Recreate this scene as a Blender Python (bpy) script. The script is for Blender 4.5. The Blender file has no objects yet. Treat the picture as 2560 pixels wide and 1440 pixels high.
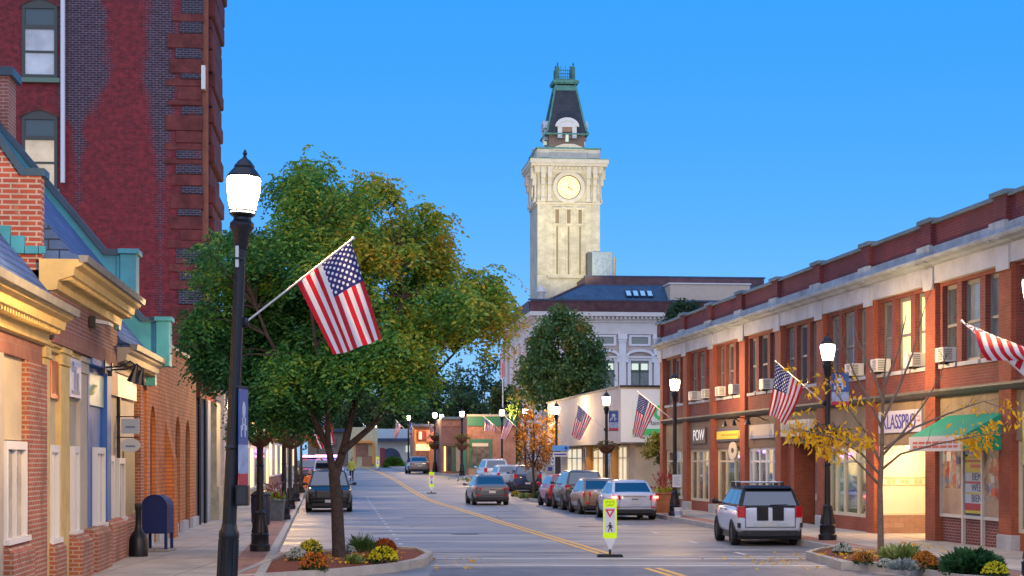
import bpy, bmesh, math, random
import numpy as np
from mathutils import Vector, Matrix
R = math.radians
S = bpy.context.scene
COL = S.collection
random.seed(7)
# ---------------------------------------------------------------- camera
F, CX, HY, EYE = 4400.0, 1280.0, 1151.0, 2.2      # focal length in photo pixels, horizon row, eye height
cam = bpy.data.cameras.new('camera'); camo = bpy.data.objects.new('camera', cam); COL.objects.link(camo)
cam.sensor_width = 36; cam.lens = F/2560*36; cam.shift_y = (HY-720)/2560
cam.clip_start = 0.5; cam.clip_end = 6000
camo.location = (0, 0, EYE); camo.rotation_euler = (R(90), 0, 0)
S.camera = camo
# ---------------------------------------------------------------- sky and sun (dusk, afterglow behind the camera)
SUN_EL, SUN_AZ = 46.0, 184.0       # azimuth from +Y, clockwise
w = bpy.data.worlds.new('World'); S.world = w; w.use_nodes = True
wn = w.node_tree; bg = wn.nodes['Background']
sky = wn.nodes.new('ShaderNodeTexSky'); sky.sky_type = 'NISHITA'; sky.sun_disc = False
sky.sun_elevation = R(SUN_EL); sky.sun_rotation = R(SUN_AZ)
sky.air_density = 1.0; sky.dust_density = 0.3; sky.ozone_density = 3.0
hs = wn.nodes.new('ShaderNodeHueSaturation'); hs.inputs['Saturation'].default_value = 1.42; hs.inputs['Hue'].default_value = .528
wn.links.new(sky.outputs[0], hs.inputs['Color'])
mxs = wn.nodes.new('ShaderNodeMixRGB'); mxs.inputs[0].default_value = .72; mxs.inputs[2].default_value = (.20, 2.70, 7.4, 1)   # evens out the dusk gradient
wn.links.new(hs.outputs[0], mxs.inputs[1]); wn.links.new(mxs.outputs[0], bg.inputs['Color'])
bg.inputs['Strength'].default_value = 0.063
sl = bpy.data.lights.new('sun', 'SUN'); sl.energy = .85; sl.angle = R(130); sl.color = (1, .80, .56)
slo = bpy.data.objects.new('sun', sl); COL.objects.link(slo)
d = Vector((math.sin(R(SUN_AZ)), math.cos(R(SUN_AZ)), math.tan(R(SUN_EL))))
slo.rotation_euler = d.to_track_quat('Z', 'Y').to_euler()
S.view_settings.view_transform = 'Standard'; S.view_settings.look = 'None'
S.view_settings.gamma = 1; S.view_settings.use_curve_mapping = False
S.view_settings.exposure = 1.28
S.cycles.use_denoising = True; S.cycles.max_bounces = 6; S.cycles.diffuse_bounces = 3
S.cycles.transparent_max_bounces = 12; S.cycles.sample_clamp_indirect = 4; S.cycles.caustics_reflective = False
# ---------------------------------------------------------------- measuring helpers
GZ = [(-100, 0), (92, 0), (100, .06), (110, .24), (130, .72), (152, 1.08), (180, 1.3), (220, 1.5), (400, 1.7), (5000, 1.7)]
def gz(Z): return float(np.interp(Z, [g[0] for g in GZ], [g[1] for g in GZ]))
def W(x, y, Z): return Vector(((x-CX)/F*Z, Z, EYE-(y-HY)/F*Z))
def PX(x, Z): return (x-CX)/F*Z
TR = math.atan(.1214); TL = math.atan(.0914)      # headings of the two facade lines
def kL(Z): return -.108*Z - 1.03
KR = [(-50, 15.7), (95, 3.08), (105, 1.86), (115, .65), (122, -.1), (127, -1.2), (135, -3.6), (150, -6.8), (165, -9.9), (180, -12), (220, -16.5), (400, -38)]
def kR(Z): return float(np.interp(Z, [g[0] for g in KR], [g[1] for g in KR]))
def fL(Z): return -.0914*Z - 4.90
def fR(Z): return 16.27-.1214*Z
def mid(Z): return 7.2-.1214*Z
# ---------------------------------------------------------------- materials
MATS = {}
def nodes_of(name):
    m = bpy.data.materials.new(name); m.use_nodes = True
    nt = m.node_tree; b = nt.nodes['Principled BSDF']
    return m, nt, b, (lambda t, **k: mk(nt, t, **k)), nt.links.new
def mk(nt, t, **k):
    n = nt.nodes.new('ShaderNode'+t)
    for a, v in k.items():
        if a.startswith('i_'): n.inputs[a[2:].replace('_', ' ')].default_value = v
        else: setattr(n, a, v)
    return n
def ramp(nt, pts, interp='LINEAR'):
    n = nt.nodes.new('ShaderNodeValToRGB'); e = n.color_ramp.elements; n.color_ramp.interpolation = interp
    while len(e) < len(pts): e.new(.5)
    for q, (p, c) in zip(e, pts): q.position = p; q.color = (*c, 1)
    return n
def M(name, col, rough=.6, metal=0., var=0., vs=3., bump=0., bs=60., emit=None, es=0., coat=0., dirt=0.):
    if name in MATS: return MATS[name]
    m, nt, b, N, L = nodes_of(name)
    b.inputs['Base Color'].default_value = (*col, 1); b.inputs['Roughness'].default_value = rough
    b.inputs['Metallic'].default_value = metal
    if coat: b.inputs['Coat Weight'].default_value = coat; b.inputs['Coat Roughness'].default_value = .08
    tc = None
    if var or bump or dirt: tc = N('TexCoord')
    if var:
        n = N('TexNoise', i_Scale=vs, i_Detail=5.0, i_Roughness=.65); L(tc.outputs['Object'], n.inputs['Vector'])
        r = ramp(nt, [(.3, tuple(c*(1-var) for c in col)), (.7, tuple(min(1, c*(1+var)) for c in col))])
        L(n.outputs['Fac'], r.inputs[0]); out = r.outputs[0]
        if dirt:
            n2 = N('TexNoise', i_Scale=vs*.35, i_Detail=8.0, i_Roughness=.75); L(tc.outputs['Object'], n2.inputs['Vector'])
            r2 = ramp(nt, [(.52, (1, 1, 1)), (.75, (1-dirt, 1-dirt, 1-dirt))]); L(n2.outputs['Fac'], r2.inputs[0])
            mx = N('MixRGB', blend_type='MULTIPLY', i_Fac=1.0); L(out, mx.inputs[1]); L(r2.outputs[0], mx.inputs[2]); out = mx.outputs[0]
        L(out, b.inputs['Base Color'])
    if bump:
        n = N('TexNoise', i_Scale=bs, i_Detail=3.0); L(tc.outputs['Object'], n.inputs['Vector'])
        bp = N('Bump', i_Strength=bump, i_Distance=.02); L(n.outputs['Fac'], bp.inputs['Height']); L(bp.outputs[0], b.inputs['Normal'])
    if emit: b.inputs['Emission Color'].default_value = (*emit, 1); b.inputs['Emission Strength'].default_value = es
    MATS[name] = m; return m
def BR(name, c1, c2, mo, bw=.21, bh=.072, ms=.009, stain=None, sp=(.5, .6), ss=.25, bump=.5, rough=.85, off=.5):
    """brick or slab pattern on UVs measured in metres, with an optional stain colour in large blotches"""
    if name in MATS: return MATS[name]
    m, nt, b, N, L = nodes_of(name); b.inputs['Roughness'].default_value = rough
    tc = N('TexCoord')
    t = N('TexBrick', offset=off); L(tc.outputs['UV'], t.inputs['Vector'])
    for k, v in (('Scale', 1.), ('Brick Width', bw), ('Row Height', bh), ('Mortar Size', ms), ('Mortar Smooth', .1), ('Bias', 0.)): t.inputs[k].default_value = v
    t.inputs['Color1'].default_value = (*c1, 1); t.inputs['Color2'].default_value = (*c2, 1); t.inputs['Mortar'].default_value = (*mo, 1)
    n = N('TexNoise', i_Scale=.9, i_Detail=6.0, i_Roughness=.7); L(tc.outputs['UV'], n.inputs['Vector'])
    r = ramp(nt, [(.3, (.62, .62, .62)), (.7, (1.25, 1.25, 1.25))]); L(n.outputs['Fac'], r.inputs[0])
    mx = N('MixRGB', blend_type='MULTIPLY', i_Fac=.85); L(t.outputs['Color'], mx.inputs[1]); L(r.outputs[0], mx.inputs[2]); out = mx.outputs[0]
    if stain:
        n2 = N('TexNoise', i_Scale=ss, i_Detail=7.0, i_Roughness=.7); L(tc.outputs['UV'], n2.inputs['Vector'])
        r2 = ramp(nt, [(sp[0], (0, 0, 0)), (sp[1], (.8, .8, .8))]); L(n2.outputs['Fac'], r2.inputs[0])
        mx2 = N('MixRGB'); L(r2.outputs[0], mx2.inputs[0]); L(out, mx2.inputs[1]); mx2.inputs[2].default_value = (*stain, 1); out = mx2.outputs[0]
    L(out, b.inputs['Base Color'])
    bp = N('Bump', i_Strength=bump, i_Distance=.01, invert=True); L(t.outputs['Fac'], bp.inputs['Height']); L(bp.outputs[0], b.inputs['Normal'])
    MATS[name] = m; return m
def PANE(name, tint=(.6, .7, .8), clear=.6, rough=.03):
    if name in MATS: return MATS[name]
    m, nt, b, N, L = nodes_of(name)
    tr = N('BsdfTransparent'); tr.inputs[0].default_value = (*tint, 1)
    gl = N('BsdfGlossy'); gl.inputs['Roughness'].default_value = rough; gl.inputs['Color'].default_value = (.9, .95, 1, 1)
    lw = N('LayerWeight', i_Blend=.35); r = ramp(nt, [(0, (1-clear,)*3), (1, (.9, .9, .9))]); L(lw.outputs['Fresnel'], r.inputs[0])
    mx = N('MixShader'); L(r.outputs[0], mx.inputs[0]); L(tr.outputs[0], mx.inputs[1]); L(gl.outputs[0], mx.inputs[2])
    L(mx.outputs[0], nt.nodes['Material Output'].inputs['Surface'])
    MATS[name] = m; return m
def LEAF(name, cols, ns=.5, split=None, trans=.35):
    """leaf colour: random per leaf mixed with noise clumps; cols = list of (pos, colour)"""
    if name in MATS: return MATS[name]
    m, nt, b, N, L = nodes_of(name); tc = N('TexCoord'); g = N('NewGeometry')
    n = N('TexNoise', i_Scale=ns, i_Detail=3.0, i_Roughness=.6); L(tc.outputs['Object'], n.inputs['Vector'])
    a = N('Math', operation='MULTIPLY_ADD'); L(n.outputs['Fac'], a.inputs[0]); a.inputs[1].default_value = 1.5; a.inputs[2].default_value = -.45
    c = N('Math', operation='MULTIPLY_ADD'); L(g.outputs['Random Per Island'], c.inputs[0]); c.inputs[1].default_value = .5; L(a.outputs[0], c.inputs[2]); v = c.outputs[0]
    if split:                    # leaves turn colour along an axis of the crown
        sx = N('SeparateXYZ'); L(tc.outputs['Object'], sx.inputs[0])
        q = N('Math', operation='MULTIPLY_ADD'); L(sx.outputs['X'], q.inputs[0]); q.inputs[1].default_value = split[0]; L(v, q.inputs[2])
        q2 = N('Math', operation='MULTIPLY_ADD'); L(sx.outputs['Z'], q2.inputs[0]); q2.inputs[1].default_value = split[1]; L(q.outputs[0], q2.inputs[2])
        q3 = N('Math', operation='ADD'); L(q2.outputs[0], q3.inputs[0]); q3.inputs[1].default_value = split[2]; v = q3.outputs[0]
    r = ramp(nt, cols); L(v, r.inputs[0]); L(r.outputs[0], b.inputs['Base Color']); b.inputs['Roughness'].default_value = .55
    t = N('BsdfTranslucent'); L(r.outputs[0], t.inputs['Color'])
    mx = N('MixShader', i_Fac=trans); L(b.outputs[0], mx.inputs[1]); L(t.outputs[0], mx.inputs[2])
    L(mx.outputs[0], nt.nodes['Material Output'].inputs['Surface'])
    MATS[name] = m; return m
def EM(name, col, s): return M(name, (.8, .8, .8), .4, emit=col, es=s)
# ---------------------------------------------------------------- mesh helpers
class MB:
    def __init__(s): s.v = []; s.f = []; s.mi = []
    def add(s, vs, fs, mi=0):
        b = len(s.v); s.v += [tuple(v) for v in vs]; s.f += [tuple(i+b for i in f) for f in fs]; s.mi += [mi]*len(fs); return s
    def box(s, x0, x1, y0, y1, z0, z1, mi=0):
        return s.add([(x, y, z) for z in (z0, z1) for y in (y0, y1) for x in (x0, x1)],
                     [(0, 2, 3, 1), (4, 5, 7, 6), (0, 1, 5, 4), (2, 6, 7, 3), (0, 4, 6, 2), (1, 3, 7, 5)], mi)
    def prism(s, poly, ax, a, b, mi=0):
        n = len(poly); f = {'x': lambda p, t: (t, p[0], p[1]), 'y': lambda p, t: (p[0], t, p[1]), 'z': lambda p, t: (p[0], p[1], t)}[ax]
        return s.add([f(p, a) for p in poly]+[f(p, b) for p in poly],
                     [tuple(range(n-1, -1, -1)), tuple(range(n, 2*n))]+[(i, (i+1) % n, n+(i+1) % n, n+i) for i in range(n)], mi)
    def quad(s, *p, mi=0): return s.add(p, [tuple(range(len(p)))], mi)
    def tube(s, pts, r, n=8, mi=0, cap=True):
        pts = [Vector(p) for p in pts]; k = len(pts); rs = r if isinstance(r, (list, tuple)) else [r]*k
        t0 = (pts[1]-pts[0]).normalized(); u = t0.orthogonal().normalized(); vs = []
        for i, p in enumerate(pts):
            t = (pts[min(i+1, k-1)]-pts[max(i-1, 0)]).normalized()
            u = (u - t*u.dot(t)); u = u.normalized() if u.length > 1e-6 else t.orthogonal().normalized(); w_ = t.cross(u)
            vs += [p+(u*math.cos(q)+w_*math.sin(q))*rs[i] for q in (2*math.pi*j/n for j in range(n))]
        fs = [(i*n+j, i*n+(j+1) % n, (i+1)*n+(j+1) % n, (i+1)*n+j) for i in range(k-1) for j in range(n)]
        if cap: fs += [tuple(range(n-1, -1, -1)), tuple((k-1)*n+j for j in range(n))]
        return s.add(vs, fs, mi)
    def lathe(s, prof, n=16, c=(0, 0, 0), mi=0, cap=True):
        k = len(prof); vs = [(c[0]+r*math.cos(2*math.pi*j/n), c[1]+r*math.sin(2*math.pi*j/n), c[2]+z) for r, z in prof for j in range(n)]
        fs = [(i*n+j, i*n+(j+1) % n, (i+1)*n+(j+1) % n, (i+1)*n+j) for i in range(k-1) for j in range(n)]
        if cap and prof[0][0] > 1e-4: fs.append(tuple(range(n-1, -1, -1)))
        if cap and prof[-1][0] > 1e-4: fs.append(tuple((k-1)*n+j for j in range(n)))
        return s.add(vs, fs, mi)
    def ball(s, c, r, n=10, m=7, mi=0):
        r = r if isinstance(r, (tuple, list)) else (r, r, r); vs = []; fs = []
        for i in range(m+1):
            a = math.pi*i/m
            vs += [(c[0]+r[0]*math.sin(a)*math.cos(2*math.pi*j/n), c[1]+r[1]*math.sin(a)*math.sin(2*math.pi*j/n), c[2]-r[2]*math.cos(a)) for j in range(n)]
        fs = [(i*n+j, i*n+(j+1) % n, (i+1)*n+(j+1) % n, (i+1)*n+j) for i in range(m) for j in range(n)]
        return s.add(vs, fs, mi)
    def build(s, name, mats, parent=None, smooth=False, bevel=0., recalc=True, uv=None, ang=40, sub=0):
        me = bpy.data.meshes.new(name); me.from_pydata(s.v, [], s.f)
        mats = mats if isinstance(mats, (list, tuple)) else [mats]
        for m in mats: me.materials.append(m)
        if len(mats) > 1: me.polygons.foreach_set('material_index', s.mi)
        if recalc:
            bm = bmesh.new(); bm.from_mesh(me); bmesh.ops.remove_doubles(bm, verts=bm.verts, dist=1e-5)
            bmesh.ops.recalc_face_normals(bm, faces=bm.faces); bm.to_mesh(me); bm.free()
        ul = me.uv_layers.new(name='UVMap')
        if uv is not None: ul.data.foreach_set('uv', np.asarray(uv, dtype=np.float32).ravel())
        else:
            nl = len(me.loops); co = np.empty(len(me.vertices)*3, np.float32); me.vertices.foreach_get('co', co); co = co.reshape(-1, 3)
            vi = np.empty(nl, np.int32); me.loops.foreach_get('vertex_index', vi)
            nr = np.empty(len(me.polygons)*3, np.float32); me.polygons.foreach_get('normal', nr); nr = np.abs(nr.reshape(-1, 3))
            lt = np.empty(len(me.polygons), np.int32); me.polygons.foreach_get('loop_total', lt)
            ln = np.repeat(nr, lt, axis=0); lc = co[vi]; out = np.empty((nl, 2), np.float32)
            z = ln[:, 2] > .72; x = (~z) & (ln[:, 0] > ln[:, 1]); y = (~z) & (~x)
            out[z] = lc[z][:, [1, 0]]; out[x] = lc[x][:, [1, 2]]; out[y] = lc[y][:, [0, 2]]
            ul.data.foreach_set('uv', out.ravel())
        if smooth:
            me.polygons.foreach_set('use_smooth', [True]*len(me.polygons)); me.set_sharp_from_angle(angle=R(ang))
        me.update()
        o = bpy.data.objects.new(name, me); COL.objects.link(o)
        if parent: o.parent = parent
        if sub: md = o.modifiers.new('subdivision', 'SUBSURF'); md.levels = md.render_levels = sub
        if bevel: md = o.modifiers.new('bevel', 'BEVEL'); md.width = bevel; md.segments = 2; md.limit_method = 'ANGLE'; md.angle_limit = R(30)
        return o
def each(boxes, name, mats, parent, **k):
    for b in boxes: m = MB(); m.box(*b); m.build(name, mats, parent, **k)
def tag(o, label=None, cat=None, group=None, kind=None):
    for k, v in (('label', label), ('category', cat), ('group', group), ('kind', kind)):
        if v: o[k] = v
    return o
def thing(name, label, cat, loc=(0, 0, 0), rz=0., group=None):
    o = bpy.data.objects.new(name, None); COL.objects.link(o); o.empty_display_size = .3
    o.location = loc; o.rotation_euler = (0, 0, rz); return tag(o, label, cat, group)
def dup(root, loc, rz=None, label=None, group=None, skip=()):
    def cp(o, par):
        c = o.copy(); COL.objects.link(c)
        if par: c.parent = par
        for ch in o.children:
            if ch.name.split('.')[0] not in skip: cp(ch, c)
        return c
    r = cp(root, None); r.location = loc
    if rz is not None: r.rotation_euler = (0, 0, rz)
    if label: r['label'] = label
    if group: r['group'] = group
    return r
def text_mesh(txt, size, name, m, parent, loc, rot, depth=.004, sx=1., align='CENTER'):
    c = bpy.data.curves.new(name, 'FONT'); c.body = txt; c.size = size; c.align_x = align; c.align_y = 'CENTER'; c.extrude = depth
    t = bpy.data.objects.new('tmp', c); COL.objects.link(t)
    me = bpy.data.meshes.new_from_object(t.evaluated_get(bpy.context.evaluated_depsgraph_get())); me.name = name
    bpy.data.objects.remove(t); bpy.data.curves.remove(c)
    me.materials.clear(); me.materials.append(m)
    o = bpy.data.objects.new(name, me); COL.objects.link(o); o.parent = parent
    o.location = loc; o.rotation_euler = rot; o.scale = (sx, 1, 1); return o
# ================================================================ ground, road, pavements
ZS = [-20, 0, 15, 25, 30, 34, 38, 42, 46, 50, 56, 62, 68, 74, 80, 86, 92, 96, 100, 105, 110, 116, 122, 130, 138, 145, 152, 166, 180, 200, 220, 260, 320, 400]
def strip(fa, fb, name, m, lift, zs=ZS, thick=0., kind='structure', mb=None, build=True):
    mb = mb or MB(); n0 = len(mb.v)
    for Z in zs: mb.v += [(fa(Z), Z, gz(Z)+lift), (fb(Z), Z, gz(Z)+lift)]
    for i in range(len(zs)-1): a = n0+2*i; mb.f.append((a, a+1, a+3, a+2)); mb.mi.append(0)
    if thick:
        n1 = len(mb.v)
        for Z in zs: mb.v += [(fa(Z), Z, gz(Z)+lift-thick), (fb(Z), Z, gz(Z)+lift-thick)]
        for i in range(len(zs)-1):
            a = n0+2*i; b = n1+2*i
            mb.f += [(a, b, b+2, a+2), (a+1, a+3, b+3, b+1), (b, b+1, b+3, b+2)]; mb.mi += [0]*3
        a = n0; b = n1; e = n0+2*len(zs)-2; g = n1+2*len(zs)-2
        mb.f += [(a, a+1, b+1, b), (e+1, e, g, g+1)]; mb.mi += [0]*2
    if build: return tag(mb.build(name, m), kind=kind)
    return mb
def fine(a, b, st):
    k = max(1, round((b-a)/st)); return [a+(b-a)*i/k for i in range(k+1)]
def road_mat():
    m, nt, b, N, L = nodes_of('asphalt'); tc = N('TexCoord')
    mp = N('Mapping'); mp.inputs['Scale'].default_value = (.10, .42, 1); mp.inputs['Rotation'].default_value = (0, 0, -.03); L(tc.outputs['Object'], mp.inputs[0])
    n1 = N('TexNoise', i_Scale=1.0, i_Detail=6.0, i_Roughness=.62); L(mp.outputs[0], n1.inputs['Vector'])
    r1 = ramp(nt, [(.34, (.095, .10, .112)), (.45, (.19, .192, .195)), (.54, (.28, .276, .266)), (.64, (.42, .40, .355))]); L(n1.outputs['Fac'], r1.inputs[0])  # cross-street bands: lamp glow and shade painted in along with asphalt wear
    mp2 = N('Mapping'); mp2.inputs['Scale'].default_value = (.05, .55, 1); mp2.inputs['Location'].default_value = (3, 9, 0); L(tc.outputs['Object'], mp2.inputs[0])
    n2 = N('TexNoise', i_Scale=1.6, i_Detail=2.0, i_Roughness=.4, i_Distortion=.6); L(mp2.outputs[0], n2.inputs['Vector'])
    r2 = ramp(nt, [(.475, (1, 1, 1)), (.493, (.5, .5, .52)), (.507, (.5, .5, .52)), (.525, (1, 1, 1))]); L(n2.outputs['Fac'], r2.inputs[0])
    n3 = N('TexNoise', i_Scale=9.0, i_Detail=6.0, i_Roughness=.7); L(tc.outputs['Object'], n3.inputs['Vector'])
    r3 = ramp(nt, [(.3, (.82, .82, .82)), (.7, (1.16, 1.16, 1.16))]); L(n3.outputs['Fac'], r3.inputs[0])
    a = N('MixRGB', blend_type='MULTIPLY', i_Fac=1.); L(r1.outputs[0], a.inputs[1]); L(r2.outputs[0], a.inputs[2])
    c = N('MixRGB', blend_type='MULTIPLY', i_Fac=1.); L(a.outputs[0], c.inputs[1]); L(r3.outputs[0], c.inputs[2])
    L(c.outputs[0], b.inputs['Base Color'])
    rr = ramp(nt, [(.35, (.42,)*3), (.65, (.7,)*3)]); L(n1.outputs['Fac'], rr.inputs[0]); L(rr.outputs[0], b.inputs['Roughness'])
    bp = N('Bump', i_Strength=.25, i_Distance=.01); L(n3.outputs['Fac'], bp.inputs['Height']); L(bp.outputs[0], b.inputs['Normal'])
    return m
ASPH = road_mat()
CONC = BR('pavement_slabs', (.44, .40, .34), (.50, .46, .39), (.24, .22, .19), bw=1.6, bh=1.5, ms=.018, off=0., bump=.3)
PAVER = BR('brick_pavers', (.34, .15, .10), (.42, .22, .16), (.28, .22, .18), bw=.2, bh=.1, ms=.006)
GRAN = M('granite_kerb', (.42, .40, .36), .75, var=.2, vs=2.5, bump=.3, bs=90)
YEL = M('yellow_road_paint', (.80, .42, .03), .55, var=.2, vs=5, dirt=.15)
WHT = M('white_road_paint', (.66, .65, .6), .55, var=.2, vs=5, dirt=.4)
gm = MB()
GX = [-900, -300, -90, -40, 40, 90, 300, 900]; GY = [-60]+[z for z in ZS if z > -20]+[700, 1500, 4000]
for y in GY: gm.v += [(x, y, gz(y)-.03) for x in GX]
n = len(GX)
gm.f = [(j*n+i, j*n+i+1, (j+1)*n+i+1, (j+1)*n+i) for j in range(len(GY)-1) for i in range(n-1)]; gm.mi = [0]*len(gm.f)
tag(gm.build('ground', M('dark_earth', (.12, .12, .09), .9, var=.4, vs=.2)), kind='structure')
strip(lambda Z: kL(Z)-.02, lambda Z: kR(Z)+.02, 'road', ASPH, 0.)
# pavement slabs, brick edging and kerbs
strip(lambda Z: fL(Z)-.3, lambda Z: kL(Z)-.75, 'left_pavement', CONC, .15, thick=.2)
strip(lambda Z: kL(Z)-.75, lambda Z: kL(Z)-.17, 'left_brick_edging', PAVER, .152, thick=.2)
strip(lambda Z: kL(Z)-.17, kL, 'left_kerb', GRAN, .155, thick=.2)
strip(lambda Z: kR(Z)+.8, lambda Z: (fR(Z)+.3 if Z < 117 else kR(Z)+16), 'right_pavement', CONC, .15, thick=.2)
strip(lambda Z: kR(Z)+.17, lambda Z: kR(Z)+.8, 'right_brick_edging', PAVER, .152, thick=.2)
strip(kR, lambda Z: kR(Z)+.17, 'right_kerb', GRAN, .155, thick=.2)
# markings
mk_ = MB()
for a, b in ((24, 35.9), (40.6, 235)):
    for off in (-.18, .06): strip(lambda Z: mid(Z)+off, lambda Z: mid(Z)+off+.13, '', None, .006, zs=fine(a, b, 4), mb=mk_, build=False)
tag(mk_.build('yellow_centre_line', YEL), kind='structure')
mk_ = MB()
for z0, z1 in ((36.6, 36.85), (39.15, 39.4)):
    mk_.quad((-1.7, z0+.1, .006), (5.0, z0, .006), (6.6, z0-.05, .006), (6.6, z1-.05, .006), (5.0, z1, .006), (-1.7, z1+.1, .006))
tag(mk_.build('crosswalk_lines', WHT), kind='structure')
mk_ = MB()
for Z in np.arange(46, 104, 2.9): mk_.quad(*[(1.57-.0986*z+dx, z, gz(z)+.006) for z, dx in ((Z, 0), (Z, .12), (Z+.55, .12), (Z+.55, 0))])
for Z in (41.4, 47.2, 53.4, 59.4):
    mk_.quad(*[(kR(z)+dx, z, .006) for z, dx in ((Z, -2.3), (Z, -.3), (Z+.1, -.3), (Z+.1, -2.3))])
    mk_.quad(*[(kR(z)+dx, z, .0075) for z, dx in ((Z-.5, -2.42), (Z-.5, -2.31), (Z+.6, -2.31), (Z+.6, -2.42))])
for Z in (45.2, 51.5, 57.8, 64): mk_.quad(*[(kL(z)+dx, z, .006) for z, dx in ((Z, .2), (Z, 2.1), (Z+.1, 2.1), (Z+.1, .2))])
tag(mk_.build('parking_lines', WHT), kind='structure')
na = MB(); na.quad((-1.55, 25, .002), (9.0, 25, .002), (7.6, 33, .002), (6.5, 35.9, .002), (5.0, 36.1, .002), (1.5, 36.2, .002), (-1.6, 36.1, .002))
tag(na.build('newer_asphalt', M('dark_new_asphalt', (.13, .14, .16), .6, var=.35, vs=1.5, bump=.3, bs=60)), kind='structure')
tar = MB(); random.seed(5)
for y0, y1, z in ((41.9, 42.25, .003), (44.6, 44.8, .003), (53.0, 53.5, .003), (60, 60.35, .003), (67, 67.9, .003)):
    top = [(x, y0+random.uniform(-.1, .1), z) for x in np.linspace(-4.2 if y0 > 36 else -1.6, 5.4, 12)]
    bot = [(x, y1+random.uniform(-.1, .1), z) for x in np.linspace(5.4, -4.2 if y0 > 36 else -1.6, 12)]
    tar.quad(*(top+bot))
tag(tar.build('tar_patches', M('tar', (.11, .12, .135), .55, var=.3, vs=4)), kind='structure')
rnd_ = random.Random(3); ck = MB()
for i in range(16):
    x, y = rnd_.uniform(-9, 3), rnd_.uniform(36, 88); x += -.11*(y-45); a = rnd_.choice([.05, 1.5, 1.45, .1])+rnd_.uniform(-.25, .25); L_ = []; w_ = rnd_.uniform(.015, .035)
    for s in range(12): L_.append((x, y)); x += .38*math.cos(a)+rnd_.uniform(-.07, .07); y += .38*math.sin(a)+rnd_.uniform(-.07, .07)
    ck.quad(*([(p[0]-w_, p[1]-w_, .0035) for p in L_]+[(p[0]+w_, p[1]+w_, .0035) for p in reversed(L_)]))
tag(ck.build('sealed_cracks', M('crack_sealer', (.06, .062, .07), .5)), kind='structure')
for x, y, lab in ((-1.4, 52.5, 'iron manhole cover in the left lane near the dashed line'), (2.6, 58.5, 'iron manhole cover in the right lane beyond the nearest crossing sign')):
    t = thing('manhole_cover', lab, 'manhole cover', (x, y, .0045)); mh = MB(); mh.lathe([(.36, 0), (.36, .004)], 24); mh.build('lid', M('cast_iron', (.06, .06, .065), .5, metal=.5, var=.3, vs=20), t); mh = MB(); mh.lathe([(.36, 0), (.42, 0), (.42, .005), (.36, .005), (.36, 0)], 24, cap=False); mh.build('rim', M('cast_iron', (.06, .06, .065)), t)
# planted kerb islands
MULCH = M('red_mulch', (.20, .055, .025), .95, var=.55, vs=14, bump=1., bs=30)
def bed(poly, name, h=.17, zl=0.):
    c = Vector((sum(p[0] for p in poly)/len(poly), sum(p[1] for p in poly)/len(poly))); k = MB(); m = MB(); n = len(poly)
    inn = [Vector(p)+(c-Vector(p)).normalized()*.24 for p in poly]
    for i in range(n):
        j = (i+1) % n
        k.add([(*poly[i], zl), (*poly[j], zl), (*inn[j], zl), (*inn[i], zl), (*poly[i], zl+h), (*poly[j], zl+h), (*inn[j], zl+h), (*inn[i], zl+h)],
              [(0, 1, 5, 4), (4, 5, 6, 7), (3, 7, 6, 2), (0, 3, 2, 1)])
    tag(k.build(name+'_kerb', GRAN), kind='structure')
    rings = [[Vector((*p, zl+h-.05)) for p in inn]]
    for t, hh in ((.3, .02), (.6, .06), (.85, .07)): rings.append([Vector((*(p+(c-p)*t), zl+h-.05+hh+random.uniform(-.02, .02))) for p in inn])
    vs = [v for r in rings for v in r]+[Vector((*c, zl+h+.03))]
    fs = [(a*n+i, a*n+(i+1) % n, (a+1)*n+(i+1) % n, (a+1)*n+i) for a in range(3) for i in range(n)]+[(3*n+i, 3*n+(i+1) % n, 4*n) for i in range(n)]
    m.add(vs, fs); tag(m.build(name+'_mulch', MULCH, smooth=True, ang=80), kind='structure')
LB = [(-5.15, 38.8), (-4.6, 40.2), (-2.7, 41.6), (-2.2, 41.3), (-1.75, 39.0), (-1.8, 36.4), (-2.3, 34.6), (-3.5, 32.6), (-5.0, 31.0), (-5.05, 35)]
RB = [(6.55, 39.3), (7.0, 40.6), (7.75, 42.2), (8.25, 41.6), (8.7, 37.5), (9.2, 34.0), (9.7, 30.8), (8.9, 30.2), (8.0, 31.2), (7.65, 33.2), (7.4, 34.9), (6.6, 35.3)]
FB = [(2.2, 89.4), (2.75, 89.2), (2.55, 96), (1.7, 102.5), (.9, 105.0), (.45, 104.4), (.5, 98), (1.25, 92)]
bed(LB, 'left_island'); bed(RB, 'right_island'); bed(FB, 'far_island', zl=.02)
# ================================================================ two-storey brick commercial block on the right
RBRICK = BR('red_brick', (.22, .050, .034), (.16, .038, .03), (.22, .11, .09), ms=.006, stain=(.20, .05, .04), ss=.5)
PBRICK = BR('parapet_brick', (.15, .018, .026), (.10, .016, .028), (.16, .07, .07), ms=.006, stain=(.09, .02, .03), ss=.6)
PIERB = BR('pier_brick', (.36, .092, .04), (.28, .07, .034), (.34, .13, .08), ms=.005, stain=(.27, .07, .04), ss=.6)
BULK = BR('dark_bulkhead_brick', (.20, .045, .04), (.12, .03, .03), (.30, .22, .2), ms=.010)
STUC = M('tan_stucco', (.30, .22, .13), .85, var=.22, vs=1.2, bump=.3, bs=40, dirt=.25)
BRWN = M('brown_panel', (.16, .105, .07), .7, var=.2, vs=2)
LIME = M('weathered_limestone', (.44, .46, .48), .85, var=.2, vs=1.1, bump=.3, bs=30, dirt=.4)
CORN = M('grey_cornice_stone', (.30, .36, .41), .85, var=.3, vs=1.4, bump=.3, bs=25, dirt=.45)
COPE = M('blue_grey_coping', (.10, .16, .20), .6, var=.3, vs=1)
CREAM = M('cream_paint', (.62, .56, .42), .55, var=.08, vs=3)
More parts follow.
